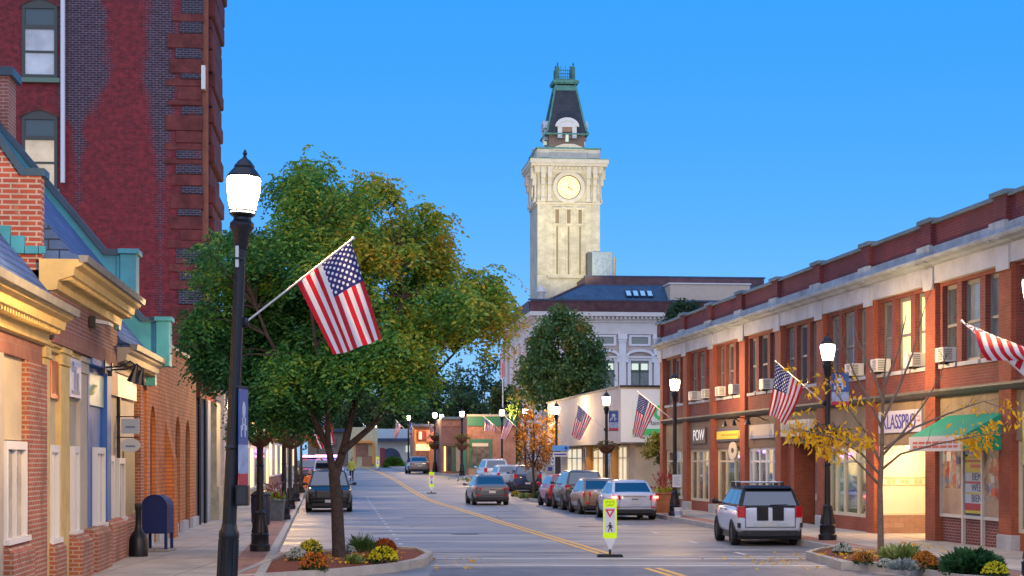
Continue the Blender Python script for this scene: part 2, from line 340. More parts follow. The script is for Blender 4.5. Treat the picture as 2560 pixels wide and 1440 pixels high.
WFRM = M('grey_window_frame', (.19, .20, .19), .55, var=.1)
DKMET = M('black_metal', (.008, .009, .014), .42)
WGL = M('grey_window_glass', (.16, .19, .21), .12, var=.5, vs=.6)
WGL2 = M('dark_window_glass', (.06, .075, .09), .08, var=.5, vs=.7)
LIT = M('lit_window', (.8, .7, .35), .5, emit=(1, .78, .34), es=.36)
SHOPGL = PANE('shop_glass', (.82, .86, .88), .86)
rb = thing('brick_commercial_building', 'long two-storey red brick commercial block with limestone frieze and row of shops', 'building', (16.27, 0, 0), TR)
SE = [79.0-4.8*k for k in range(11)]
z0 = .15
body = MB()
body.box(.36, 15, 31, 79.0, 3.95, 7.5)
for k in range(10):
    a, b = SE[k+1], SE[k]
    body.box(5.5 if k == 6 else 2.3, 15, a, b, .1, 3.95)
    body.box(.36, 5.5, b-.36, b, .1, 3.95)
    body.box(.36, 5.5, a, a+.34, .1, 3.95)
    if k != 6: body.box(.1, 2.3, a+.34, b-.36, 2.72, 3.95)
body.build('wall', RBRICK, rb)
def pier_s(s, w_=.36):
    m = MB(); m.box(-.10, .36, s-w_, s+w_, .1, 6.70); m.build('pier', PIERB, rb, bevel=.015)
for s in SE[:10]: pier_s(s, .36 if s < 78 else .3)
each([(-.14, .36, s-.4, s+.4, .1, .5) for s in SE[:10] if s > 52 or s < 42], 'pier_base', LIME, rb, bevel=.02)
# upper storey
WN = [(.33, 1.30), (1.63, 2.80), (3.13, 4.10)]           # offsets of the three windows from the near pier edge
sp = MB()
for k in range(9):
    a, b = SE[k+1]+.36, SE[k]-.36
    sp.box(.02, .36, a, b, 3.95, 4.60); sp.box(.02, .36, a, b, 6.60, 6.70)
    ed = [a]+[q for w_ in WN for q in (a-.2+w_[0], a-.2+w_[1])]+[b]
    for i in range(0, len(ed), 2):
        if ed[i+1] > ed[i]+.02: sp.box(.03, .36, ed[i], ed[i+1], 4.60, 6.60)
    for w_ in WN:
        y0, y1 = a-.2+w_[0], a-.2+w_[1]
        each([(-.05, .2, y0-.08, y1+.08, 4.52, 4.62)], 'sill', LIME, rb)
        f = MB(); t = .07
        f.box(.16, .24, y0, y0+t, 4.62, 6.6); f.box(.16, .24, y1-t, y1, 4.62, 6.6); f.box(.16, .24, y0+t, y1-t, 6.5, 6.6)
        f.box(.16, .24, y0+t, y1-t, 4.62, 4.70); f.box(.15, .23, y0+t, y1-t, 5.55, 5.62)
        lit = k == 6 and w_[0] < 3
        fr = f.build('window', WFRM, rb)
        g = MB(); g.box(.205, .22, y0+t, y1-t, 4.7, 6.5)
        g.build('pane', LIT if lit else random.choice([WGL, WGL, WGL2]), fr)
sp.build('spandrel', RBRICK, rb)
m = MB(); m.box(-.13, .36, 31, 79.35, 6.70, 7.14)
for s in SE[:10]: m.box(-.17, -.13, s-.36, s+.36, 6.55, 7.10)
m.build('frieze', LIME, rb)
m = MB()
m.prism([(-.13, 7.14), (-.24, 7.17), (-.28, 7.22), (-.42, 7.26), (-.46, 7.33), (-.40, 7.37), (-.2, 7.42), (-.2, 7.62), (.3, 7.62), (.3, 7.14)], 'y', 31, 79.5)
for s in SE[:10]:
    m.box(-.30, -.2, s-.45, s+.45, 7.40, 7.66)
    for q in (-.3, .3): m.box(-.40, -.22, s+q-.09, s+q+.09, 7.22, 7.40)
m.build('cornice', CORN, rb)
m = MB(); m.box(-.1, .22, 31, 79.2, 7.62, 8.20)
for s in SE[:10]: m.box(-.22, .3, s-.36, s+.36, 7.64, 8.24)
m.build('parapet', PBRICK, rb)
m = MB(); m.box(-.2, .32, 31, 79.3, 8.20, 8.30)
for s in SE[:10]: m.box(-.30, .36, s-.46, s+.46, 8.245, 8.36)
m.build('coping', COPE, rb, bevel=.015)
m = MB(); m.prism([(-.02, 3.80), (-.14, 3.84), (-.24, 3.93), (-.24, 3.99), (.02, 3.99), (.02, 3.80)], 'y', 31, 78.8)
m.build('belt_moulding', M('dark_moulding', (.10, .10, .09), .6, var=.3), rb)
# ground floor shop bays
def goods(a, b, z, n, cols, x0=.6, x1=1.7):
    m = MB()
    for i in range(n):
        y = random.uniform(a, b); x = random.uniform(x0, x1); q = random.uniform(.05, .22); zz = random.uniform(z, z+1.5); h = random.uniform(.1, .5)
        if random.random() < .5: m.box(x, x+q, y, y+q, zz, zz+h, random.randrange(len(cols)))
        else: m.ball((x, y, zz+h/2), (q*.6, q*.6, h*.5), 8, 5, random.randrange(len(cols)))
    m.build('window_display', [M('display_%s' % c[0], c[1], .6, emit=c[1], es=.10) for c in cols], rb)  # faint emission on the goods stands in for shop light falling on them
PAL = [('orange', (.8, .25, .04)), ('white', (.7, .7, .65)), ('purple', (.25, .08, .5)), ('green', (.08, .35, .12)), ('blue', (.08, .2, .6)), ('red', (.6, .04, .05)), ('yellow', (.8, .6, .08)), ('black', (.02, .02, .02))]
def shop(k, top=2.65, bulk=.55, cuts=(.25, .5, .75), bm=None, frame=None, light=2.0, back=(.42, .40, .36), panel=None, transom=True, warm=(1, .86, .62)):
    a, b = SE[k+1]+.36, SE[k]-.36; frame = frame or CREAM
    m = MB(); m.box(.10, .3, a, b, .1, bulk); m.build('bulkhead', bm or PIERB, rb)
    m = MB(); m.box(.03, .3, a, b, top, 3.80); m.build('fascia', panel or STUC, rb)
    f = MB(); ys = [a]+[a+(b-a)*c for c in cuts]+[b]
    for i, y in enumerate(ys):
        t0, t1 = (0, .1) if i == 0 else ((-.1, 0) if i == len(ys)-1 else (-.05, .05)); f.box(.08, .2, y+t0, y+t1, bulk, top)
    for i in range(len(ys)-1):
        p, q = ys[i]+(.1 if i == 0 else .05), ys[i+1]-(.1 if i == len(ys)-2 else .05)
        f.box(.10, .19, p, q, bulk, bulk+.1); f.box(.10, .19, p, q, top-.1, top)
        if transom: f.box(.105, .185, p, q, top-.52, top-.45)
    fr = f.build('shop_window', frame, rb)
    g = MB(); g.box(.135, .15, a+.1, b-.1, bulk+.1, top-.1); g.build('pane', SHOPGL, fr)
    m = MB(); m.box(2.2, 2.28, a, b, .12, top); m.box(.2, 2.2, a, b, .12, bulk); m.box(.2, 2.2, a-.02, a+.03, bulk, top); m.box(.2, 2.2, b-.03, b+.02, bulk, top); m.box(.2, 2.2, a+.03, b-.03, top-.02, top+.02)
    m.build('shop_interior', M('interior_%d_%d' % (int(back[0]*100), int(back[2]*100)), back, .8, var=.35, vs=1.5), rb)
    m = MB()
    for c in (.3, .7): m.box(.5, 1.9, a+(b-a)*c-.3, a+(b-a)*c+.3, top-.07, top-.045)
    m.build('shop_light', EM('shop_lamp_%d' % int(light*10), warm, light*5.5), rb)
    return a, b
random.seed(11)
a, b = shop(0, cuts=(.3, .6), panel=STUC, light=2.2); goods(a, b, .7, 26, PAL)
a, b = shop(1, cuts=(.22, .45, .72), panel=BRWN, light=1.8); goods(a, b, .7, 18, PAL[:4]); 
m = MB(); m.box(.3, .34, a+1.05, a+1.13, 1.2, 2.1); m.build('neon_tube', EM('purple_neon', (.75, .12, 1.), 3), rb)
a, b = shop(2, cuts=(.35, .68), panel=BRWN, light=1.8, back=(.5, .5, .42)); goods(a, b, .7, 14, PAL[1:5])
a, b = shop(3, cuts=(.22, .44, .66, .88), panel=BRWN, light=2.2, frame=M('white_paint', (.74, .73, .70), .5), back=(.35, .3, .38)); goods(a, b, .8, 46, PAL[:6])
a, b = shop(5, cuts=(.3, .62, .82), light=2.6, back=(.55, .55, .4), warm=(1, .95, .7)); goods(a, b, .7, 22, PAL)
a, b = shop(8, cuts=(.5,), light=1.2, back=(.3, .2, .2)); goods(a, b, .8, 22, [PAL[5], PAL[1], PAL[6]])
# bay 4: recessed glazed door
a, b = SE[5]+.36, SE[4]-.36
m = MB(); m.box(.03, .3, a, b, 2.75, 3.80); m.build('fascia', STUC, rb)
m = MB(); m.box(.95, 2.3, a, b, .12, 2.75); m.box(.1, .95, b-.9, b, .12, 2.75); m.build('door_recess', PIERB, rb)
DF = M('grey_door_frame', (.42, .44, .47), .4, metal=.3)
f = MB()
for y in (a+.02, a+.55, a+1.0, a+2.05, a+3.1): f.box(.82, .93, y, y+.09, .15, 2.75)
for (p, q) in ((a+.11, a+.55), (a+.64, a+1.0), (a+1.09, a+2.05), (a+2.14, a+3.1)):
    for z in (.15, .95, 2.1, 2.66): f.box(.83, .92, p, q, z, z+.09)
fr = f.build('door', DF, rb); g = MB(); g.box(.86, .88, a+.05, a+3.1, .2, 2.7); g.build('pane', WGL2, fr)
h = MB(); h.tube([(.78, a+1.15, .9), (.76, a+1.15, 1.0), (.76, a+1.15, 1.4), (.78, a+1.15, 1.5)], .018); h.build('handle', DF, fr)
m = MB(); m.box(-.05, .1, a-.1, a+.25, .95, 1.15); m.build('notice_box', CREAM, rb)
# bay 6: lit passage
a, b = SE[7]+.36, SE[6]-.36
m = MB(); m.box(.03, .36, a-.0, b, 2.62, 3.80); m.build('fascia', STUC, rb)
CW = M('cream_passage_wall', (.74, .66, .54), .7, var=.04, vs=1)
m = MB(); m.box(.05, 5.45, b-.06, b+.0, .72, 2.6); m.box(5.40, 5.5, a, b-.06, .15, 2.6); m.box(.1, 5.4, a, a+.05, .15, 2.6); m.box(.06, 5.4, a, b-.0, 2.60, 2.64); m.build('passage_wall', CW, rb)
m = MB(); m.box(-.05, 5.45, a, b, .05, .154); m.build('passage_floor', CONC, rb)
m = MB(); m.box(.03, 5.4, b-.14, b-.061, .66, .72); m.build('passage_ledge', CREAM, rb)
m = MB(); m.box(.04, 5.4, b-.12, b, .15, .655); m.build('passage_plinth', BR('plinth_tiles', (.36, .2, .15), (.42, .27, .2), (.3, .2, .15), bw=.3, bh=.15), rb)
m = MB()
for z in (1.49, 1.70): m.box(.06, 5.4, b-.075, b-.062, z, z+.03)
for i in range(14):
    if i % 3: m.box(.15+i*.13, .25+i*.13, b-.073, b-.062, 1.55, 1.67)
m.build('passage_band', M('band_tan', (.62, .44, .26), .6), rb)
m = MB(); m.lathe([(.13, -.07), (.15, -.02), (.15, 0)], 14, (.72, b-.75, 2.6)); m.build('passage_lamp', EM('warm_lamp', (1, .66, .28), 38), rb)
def point(loc, e, col, r, par=None):
    l = bpy.data.lights.new('lamp', 'POINT'); l.energy = e; l.color = col; l.shadow_soft_size = r
    o = bpy.data.objects.new('lamp', l); COL.objects.link(o); o.location = loc; o.parent = par; return o
point((.9, b-1.0, 2.35), 13, (1, .72, .42), .12, rb)
point((.6, a+1.6, 2.2), 70, (1, .56, .22), .12, rb)
# bay 7: awning shop with posters
a, b = SE[8]+.36, SE[7]-.36
m = MB(); m.box(.10, .3, a, b, .1, .78); m.build('bulkhead', BULK, rb)
m = MB(); m.box(.03, .3, a, b, 2.72, 3.80); m.build('fascia', BR('tan_fascia_tiles', (.33, .25, .15), (.37, .28, .17), (.2, .15, .1), bw=.75, bh=.55, ms=.012, off=0.), rb)
GR = M('pale_metal_frame', (.60, .62, .62), .4, metal=.3)
f = MB(); ys = [a, a+1.32, a+2.55, b]
for i, y in enumerate(ys): f.box(.02, .14, y-.04 if i else y, y+.05 if i < 3 else y, .12 if i in (1, 2) else .78, 2.72)
for p, q in zip(ys, ys[1:]): f.box(.04, .13, p+.05, q-.04, .78, .86); f.box(.04, .13, p+.05, q-.04, 2.64, 2.72)
fr = f.build('shop_window', GR, rb)
def poster_mat():
    m, nt, bb, N, L = nodes_of('poster_collage'); tc = N('TexCoord')
    v = N('TexVoronoi', i_Scale=4.2); L(tc.outputs['UV'], v.inputs['Vector']); v.distance = 'CHEBYCHEV'
    sx = N('SeparateColor'); L(v.outputs['Color'], sx.inputs[0])
    r = ramp(nt, [(0, (.42, .30, .20)), (.22, (.50, .38, .28)), (.42, (.36, .38, .40)), (.58, (.45, .08, .05)), (.68, (.38, .24, .16)), (.82, (.16, .20, .30)), (.90, (.55, .48, .38)), (.96, (.5, .3, .05))], 'CONSTANT')
    L(sx.outputs[0], r.inputs[0]); n = N('TexNoise', i_Scale=7., i_Detail=5.); L(tc.outputs['UV'], n.inputs['Vector'])
    r2 = ramp(nt, [(.3, (.6, .6, .6)), (.7, (1.2, 1.2, 1.2))]); L(n.outputs['Fac'], r2.inputs[0])
    mx = N('MixRGB', blend_type='MULTIPLY', i_Fac=1.); L(r.outputs[0], mx.inputs[1]); L(r2.outputs[0], mx.inputs[2])
    L(mx.outputs[0], bb.inputs['Base Color']); bb.inputs['Roughness'].default_value = .25; return m
POST = poster_mat()
each([(.08, .1, ys[0]+.05, ys[1]-.04, 1.25, 2.64), (.08, .1, ys[2]+.05, ys[3], 1.5, 2.64)], 'poster', POST, fr)
each([(.08, .1, ys[0]+.05, ys[1]-.04, .86, 1.249), (.08, .1, ys[2]+.05, ys[3], .86, 1.499)], 'window_film', M('tan_film', (.42, .30, .21), .3, var=.2, vs=2), fr)
g = MB(); g.box(.09, .11, ys[1]+.05, ys[2]-.04, .86, 2.64); g.build('pane', WGL2, fr)
g = MB()
for y, z, q, c in ((ys[0]+.35, 2.1, .17, 0), (ys[0]+.75, 1.75, .1, 1), (ys[0]+.3, 1.6, .1, 2), (ys[0]+.7, 1.45, .12, 0), (ys[2]+.4, 2.2, .12, 2), (ys[2]+1.0, 2.3, .15, 1)):
    g.lathe([(q, 0), (q*.95, .004)], 12, (0, 0, 0), c) if 0 else g.box(.065, .079, y-q, y+q, z-q*.8, z+q*.8, c)
g.build('window_sticker', [M('sticker_red', (.6, .08, .03), .4), M('sticker_white', (.65, .65, .62), .4), M('sticker_blue', (.06, .14, .4), .4)], fr)
m = MB(); m.box(.31, 2.3, a, b, .12, 2.72); m.build('shop_interior', M('dark_interior', (.05, .045, .04), .8), rb)
# coloured welcome sign in the middle window
sg = tag(thing('welcome_sign', 'striped red yellow and white welcome sign in the window below the green awning', 'sign', rb.matrix_basis @ Vector((.06, (ys[1]+ys[2])/2, 0)), TR))
yc = (ys[2]-ys[1])/2
for zz, h, col, nm in ((.92, .07, (.62, .55, .05), 'stripe'), (.99, .17, (.45, .01, .04), 'stripe'), (1.16, .22, (.52, .60, .68), 'text_panel'), (1.38, .04, (.62, .55, .05), 'stripe'), (1.42, .22, (.52, .60, .68), 'text_panel'), (1.64, .05, (.5, .02, .05), 'stripe'), (1.69, .22, (.52, .60, .68), 'text_panel'), (1.91, .25, (.68, .58, .06), 'stripe'), (2.06+.1, .05, (.45, .03, .02), 'stripe'), (2.21, .09, (.68, .58, .06), 'stripe')):
    m = MB(); m.box(-.005, .012, -yc+.06, yc-.1, zz, zz+h-.003); m.build(nm, M('sign_%d_%d' % (int(col[0]*100), int(col[2]*100)), col, .45), sg)
NAVY = M('navy_letters', (.02, .04, .12), .5)
ROTR = (R(90), 0, R(-90))        # text facing the street from the right-hand facade
for t, z in (('BEM', 1.80), ('WEL', 1.53), ('BIEN', 1.27)): text_mesh(t, .25, 'lettering', NAVY, sg, (-.008, .38-yc, z), ROTR, .002, 1.25, 'CENTER')
m = MB(); m.box(-.008, -.004, -yc+.12, yc-.45, 2.02, 2.10); m.build('red_bar', M('sticker_red', (.6, .08, .03)), sg)
sg = thing('blue_notice', 'white notice with a blue block in the top of the awning shop window', 'sign', rb.matrix_basis @ Vector((.055, (ys[1]+ys[2])/2, 2.36)), TR)
m = MB(); m.box(-.004, .012, -yc+.08, yc-.1, -.02, .22); m.build('board', M('notice_blue_grey', (.38, .44, .58), .5), sg)
m = MB(); m.box(-.012, -.005, -yc+.12, yc-.45, .05, .18); m.build('blue_block', M('sticker_blue', (.06, .14, .4)), sg)
# awning
aw = thing('shop_awning', 'green sloped awning with white and red striped valance over the poster shop', 'awning', rb.matrix_basis @ Vector((0, (a+b)/2, 0)), TR)
AWG = M('green_canvas', (.0, .30, .17), .6, var=.12, vs=3, bump=.2, bs=8); L2 = (b-a)/2+.15
m = MB(); m.prism([(-.02, 3.32), (-1.0, 2.78), (-1.0, 2.70), (-.02, 2.70)], 'y', -L2, L2-.8); m.build('canopy', AWG, aw, bevel=.01)
m = MB(); m.box(-1.02, -1.001, -L2+.02, L2-.8, 2.42, 2.78); m.build('valance', M('white_canvas', (.62, .60, .58), .7), aw)
m = MB()
random.seed(3); y = L2-1.1
while y > -L2+.3:
    q = random.uniform(.25, .55)
    for zz in (2.50, 2.60):
        m.box(-1.026, -1.021, max(y-q, -L2+.15), y, zz, zz+.055)
    y -= q+.08
m.build('valance_marks', M('faded_red_print', (.52, .12, .10), .7), aw)
m = MB(); m.prism([(-.02, 2.70), (-1.0, 2.70), (-1.0, 2.44), (-.02, 2.44)], 'y', -L2-.012, -L2); m.build('side_flap', AWG, aw)
# wall signs
def wallsign(name, label, k, f0, f1, zc0, zc1, m, x=-.03, t=.05):
    a, b = SE[k+1]+.36, SE[k]-.36; y0, y1 = a+(b-a)*f0, a+(b-a)*f1
    s = thing(name, label, 'sign', rb.matrix_basis @ Vector((x, (y0+y1)/2, (zc0+zc1)/2)), TR)
    q = MB(); q.box(0, t, -(y1-y0)/2, (y1-y0)/2, -(zc1-zc0)/2, (zc1-zc0)/2); q.build('board', m, s, bevel=.008); return s, (y1-y0), (zc1-zc0)
s, wd, h = wallsign('shop_sign', 'long white sign with tall blue lettering above the lit passage', 6, .12, .95, 2.95, 3.55, M('sign_lilac_white', (.60, .58, .68), .5))
text_mesh('KLASSPRO', .56, 'lettering', M('royal_blue', (.02, .03, .36), .5), s, (-.012, 0, -.02), ROTR, .004, 1.02)
m = MB(); m.box(-.01, -.002, -wd/2+.05, -wd/2+.3, -.02, .02); m.box(-.01, -.002, -wd/2+.05, -wd/2+.3, .1, .12); m.build('red_marks', M('sticker_red', (.6, .08, .03)), s)
s, wd, h = wallsign('shop_sign', 'square dark sign with bold white POW letters between the brick piers', 1, .25, .80, 2.88, 3.52, M('sign_dark_brown', (.10, .075, .06), .6))
text_mesh('POW', .62, 'lettering', M('bright_white', (.85, .84, .80), .5, emit=(1, 1, .95), es=.15), s, (-.012, 0, 0), ROTR, .006, 1.35)
s, wd, h = wallsign('shop_sign', 'bright yellow strip sign on a dark board beside a black gooseneck lamp', 2, .02, .95, 2.92, 3.42, M('sign_slate', (.08, .085, .12), .6))
m = MB(); m.box(-.02, 0, -wd/2+.1, wd/2-.06, -.16, .14); m.build('yellow_panel', M('sign_yellow', (.85, .66, .02), .5), s)
m = MB()
for i in range(9): m.box(-.024, -.021, -wd/2+.5+i*.28, -wd/2+.68+i*.28, -.05, .04)
m.build('letter_strokes', M('sign_olive', (.45, .33, .02), .6), s)
s, wd, h = wallsign('shop_sign', 'pale tan sign board with grey lower edge behind the largest right-hand flag', 3, .1, .9, 2.98, 3.46, M('sign_tan', (.62, .52, .40), .6))
m = MB(); m.box(-.014, -.001, -wd/2, wd/2, -h/2, -h/2+.1); m.build('lower_edge', M('sign_grey', (.34, .36, .44), .5), s)
s, wd, h = wallsign('vent_box', 'white louvred vent box over the recessed glass door', 4, .05, .85, 2.98, 3.5, CREAM, -.28, .3)
m = MB()
for p, q in ((-wd/2+.2, -.05), (.05, wd/2-.2)): each([(-.012, -.001, p, q, -.14, .14)], 'louvre', M('louvre_grey', (.30, .31, .30), .5), s)
s, wd, h = wallsign('shop_sign', 'square purple and white sign hanging in front of the window with the mannequin', 5, .28, .52, 2.5, 3.0, M('sign_purple', (.34, .24, .55), .5), -.55, .04)
m = MB(); m.box(-.008, -.001, -wd/2+.06, wd/2-.06, -h/2+.08, .02); m.build('emblem_field', M('sign_orange_blend', (.55, .35, .32), .5), s)
m = MB(); m.tube([(.02, 0, h/2), (.02, 0, h/2+.12), (.58, 0, h/2+.12)], .015, 6); m.build('bracket', DKMET, s)
s = thing('oval_sign', 'oval cream sign with a dark emblem above the window right of the yellow sign', 'sign', rb.matrix_basis @ Vector((-.12, SE[3]+1.3, 2.55)), TR)
m = MB(); m.add([(-.02+.04*q, .62*math.cos(t*math.pi/12), .34*math.sin(t*math.pi/12)) for q in (0, 1) for t in range(24)], [tuple(range(24)), tuple(range(47, 23, -1))]+[(i, (i+1) % 24, 24+(i+1) % 24, 24+i) for i in range(24)]); m.build('board', CREAM, s)
m = MB(); m.ball((-.02, 0, .02), (.02, .2, .1), 12, 6); m.build('emblem', M('sign_ink', (.03, .03, .035), .5), s)
s, wd, h = wallsign('poster', 'yellow poster in the upper window at the right edge of the photo', 8, .62, .9, 2.1, 3.3, M('poster_yellow', (.75, .62, .06), .5), -.0, .03)
# gooseneck lamps
gl_labels = ['black gooseneck lamp over the yellow strip sign', 'black gooseneck lamp at the corner of the tan sign board', 'second gooseneck lamp over the middle of the tan sign board']
gp = None
for i, (k, f_) in enumerate(((2, .1), (3, .94), (3, .45))):
    a, b = SE[k+1]+.36, SE[k]-.36; loc = rb.matrix_basis @ Vector((0, a+(b-a)*f_, 3.62))
    if gp: dup(gp, loc, None, gl_labels[i])
    else:
        gp = thing('gooseneck_lamp', gl_labels[i], 'wall lamp', loc, TR, 'gooseneck lamps over the right-hand shops')
        m = MB(); m.tube([(.03, 0, 0), (-.2, 0, .12), (-.45, 0, .12), (-.55, 0, 0)], .018, 6); m.build('arm', DKMET, gp)
        m = MB(); m.lathe([(.05, .05), (.055, 0), (.12, -.15)], 12, (-.57, 0, -.02)); m.build('lamp_shade', DKMET, gp, smooth=True)
# window air conditioners
AC = [(1740, 988, 'lowest'), (1773, 978, ''), (1808, 971, ''), (1843, 962, ''), (1921, 950, ''), (2140, 915, ''), (2206, 908, ''), (2294, 897, ''), (2372, 884, '')]
acl = ['small white air conditioner in the window farthest from the camera', 'white air conditioner second from the far end of the brick block', 'narrow white air conditioner left of the third upper bay', 'large white air conditioner with dark side grille above the yellow sign', 'grey-white air conditioner half hidden behind the hanging flag',
       'white air conditioner above the blue banner on the lamp post', 'white air conditioner under the dark window left of the lit windows', 'white air conditioner under the right one of the two lit windows', 'white air conditioner nearest the camera beside the flying flag']
acp = None
for i, (px, py, _) in enumerate(AC):
    s_ = 72114/(px-746); loc = rb.matrix_basis @ Vector((0, s_, 4.66))
    if acp: dup(acp, loc, None, acl[i])
    else:
        acp = thing('air_conditioner', acl[i], 'air conditioner', loc, TR, 'window air conditioners on the brick block')
        m = MB(); m.box(-.26, .16, -.27, .27, .0, .36); m.build('casing', M('ac_white', (.66, .66, .62), .5, var=.08, vs=4), acp, bevel=.015)
        m = MB()
        for q in range(7): m.box(-.272, -.261, -.22, .05, .04+q*.042, .062+q*.042)
        for q in range(6): m.box(-.22, -.02, -.282, -.271, .05+q*.048, .072+q*.048)
        m.build('grille', M('ac_grille', (.16, .18, .21), .5), acp)
        m = MB(); m.box(-.25, .1, -.05, .05, -.06, -.001); m.build('bracket', DKMET, acp)
# mannequin in the window of bay 5
a, b = SE[6]+.36, SE[5]-.36
# ================================================================ left-hand shop row with slate roofs and copper fire walls
def sx(x): return 21650/(878-x)
LBR = BR('orange_red_brick', (.42, .12, .06), (.30, .085, .05), (.42, .34, .27), ms=.011, stain=(.22, .10, .07), ss=.8)
LBR2 = BR('plum_brick', (.30, .10, .075), (.22, .07, .06), (.34, .27, .23), ms=.010)
YCR = M('yellow_cream_trim', (.62, .45, .17), .6, var=.15, vs=3, dirt=.25)
PCR = M('pale_cream_wall', (.56, .47, .30), .7, var=.12, vs=1.5, dirt=.2)
GCR = M('grey_beige_trim', (.45, .40, .32), .65, var=.12, vs=2, dirt=.2)
COPP = M('verdigris_copper', (.05, .30, .38), .5, var=.25, vs=1.3, dirt=.2)
COPD = M('dark_copper_cap', (.035, .075, .11), .45, var=.3, vs=2)
SLATE = BR('blue_slate', (.07, .15, .36), (.05, .11, .27), (.02, .035, .08), bw=.35, bh=.17, ms=.014, bump=1.)
WPT = M('white_paint', (.74, .73, .70), .5)
GUT = M('grey_gutter', (.20, .20, .19), .5, var=.3)
BLU = M('blue_shopfront_paint', (.03, .14, .42), .5, var=.1, vs=2)
LGL = M('reflecting_shop_glass', (.30, .26, .20), .1, var=.6, vs=1.2)
lb = thing('brick_shop_row', 'low brick shops with blue slate roofs and turquoise copper fire walls on the left', 'building', (-4.90, 0, 0), TL)
LM = lb.matrix_basis
WX = 7.0
def wallseg(m, s0, s1, z0_, z1_, x=0., d=.3): m.box(x-d, x, s0, s1, z0_, z1_)
m = MB(); wallseg(m, 19, 28.3, 3.72, 4.35, 0); wallseg(m, 26.6, 28.2, .1, 3.72, .05); m.box(-WX, -.3, 19, 42.3, 3.9, 4.3); m.box(-WX, -1.1, 19, 42.3, .1, 3.9); m.box(-1.1, -.3, 28.0, 28.4, .1, 3.9); m.box(-1.1, -.3, 35.7, 36.2, .1, 3.9); m.box(-1.1, -.3, 41.9, 42.3, .1, 3.9)
wallseg(m, 36.0, 42.3, 4.2, 4.3, -.05); wallseg(m, 41.6, 42.3, .1, 4.2, -.05); m.build('wall', LBR, lb)
m = MB(); wallseg(m, 28.3, 36.1, 4.1, 5.1, .12, .5); m.build('wall', LBR2, lb)
SOLD = BR('soldier_course', (.34, .14, .09), (.28, .10, .07), (.30, .2, .16), bw=.075, bh=.30, ms=.008, off=0.)
m = MB(); wallseg(m, 28.35, 36.0, 4.1, 4.36, .125, .02); wallseg(m, 19, 28.0, 3.72, 4.02, .006, .02); m.build('soldier_course', SOLD, lb)
def cornice(s0, s1, zt, x, name='cornice', mat=YCR):
    m = MB(); m.prism([(x, zt-.50), (x+.08, zt-.48), (x+.10, zt-.34), (x+.34, zt-.26), (x+.36, zt-.14), (x+.46, zt-.10), (x+.52, zt), (x-.2, zt), (x-.2, zt-.5)], 'y', s0, s1)
    o = m.build(name, mat, lb)
    d = MB(); q = s0+.1
    while q < s1-.12: d.box(x+.09, x+.30, q, q+.09, zt-.335, zt-.262); q += .2
    d.build('dentil', M('dark_bracket', (.10, .08, .05), .7) if mat is not YCR else YCR, o)  # near-black dentils on every cornice but the yellow-cream ones
    g = MB(); g.prism([(x+.44, zt-.05), (x+.56, zt-.05), (x+.58, zt+.06), (x+.42, zt+.06)], 'y', s0-.02, s1+.02); g.build('gutter', GUT, o)
cornice(19, 28.0, 4.52, .02); cornice(28.2, 36.1, 5.42, .12); cornice(36.15, 42.3, 4.52, -.05, mat=GCR)
def slope(s0, s1, x, zt, k=1.22, up=3.3, flare=True):
    m = MB(); t = .08; p = [(x, zt), (x-.25, zt+.12), (x-up, zt+.12+(up-.25)*k), (x-up-4, zt+.12+(up-.25)*k), (x-up-4, zt-.2), (x-up, zt-.2+.0), (x-.3, zt-.1)] if flare else []
    m.prism(p, 'y', s0, s1); m.build('roof', SLATE, lb)
slope(19, 28.3, .5, 4.56); slope(28.6, 35.9, .6, 5.46); slope(36.3, 42.0, .42, 4.56)
def firewall(s, x, zt, up, k, cop, bx, face):
    m = MB(); p = [(x-.05, zt-1.5), (x-.05, zt), (x-.35, zt), (x-up, zt+(up-.35)*k), (x-up-3, zt+(up-.35)*k), (x-up-3, zt-1.5)]
    m.prism(p, 'y', s, s+.34); f = m.build('fire_wall', face, lb)
    m = MB(); e = .07; q = p[1:5]; up_ = [(a, b+.16) for a, b in q]
    m.prism([(q[0][0]+e, q[0][1])]+q[1:]+[(q[3][0], q[3][1]+.12), (q[2][0], q[2][1]+.14), (q[1][0]+.05, q[1][1]+.12), (q[0][0]+e, q[0][1]+.12)], 'y', s-e, s+.34+e); m.build('coping', COPD, f)
    if bx:
        m = MB(); m.box(x-.02, x+.30, s-.12, s+.46, zt-1.05, zt+.02); m.box(x-.10, x-.02, s-.05, s+.36, zt-1.05, zt); m.build('kneeler_box', COPP, f, bevel=.015)
        m = MB(); m.box(x-.06, x+.36, s-.18, s+.52, zt+.02, zt+.12); m.build('kneeler_cap', COPP, f, bevel=.01)
FACEB = BR('coarse_pale_jointed_brick', (.46, .10, .05), (.34, .075, .05), (.50, .42, .36), bw=.27, bh=.085, ms=.014, stain=(.40, .22, .15), sp=(.6, .68), ss=1.5)
firewall(28.3, -.02, 6.75, 3.2, 1.45, COPD, False, FACEB)
firewall(35.75, .25, 6.35, 3.6, 1.22, COPP, True, COPP)
firewall(41.9, .30, 5.48, 3.4, 1.1, COPP, True, COPP)
m = MB()
for i in range(5): m.box(-.30-.22*i, -.09-.22*i, 28.18, 28.29, 5.50, 5.62+.16*i)
m.box(-.08, .02, 28.18, 28.29, 5.50, 5.62); m.build('step_flashing', COPP, lb)
m = MB(); m.box(-3.2, -2.0, 35.8, 36.6, 8.3, 9.95); c = m.build('chimney', LBR2, lb)
m = MB(); m.box(-3.3, -1.9, 35.7, 36.7, 9.95, 10.12); m.build('chimney_cap', COPD, c)
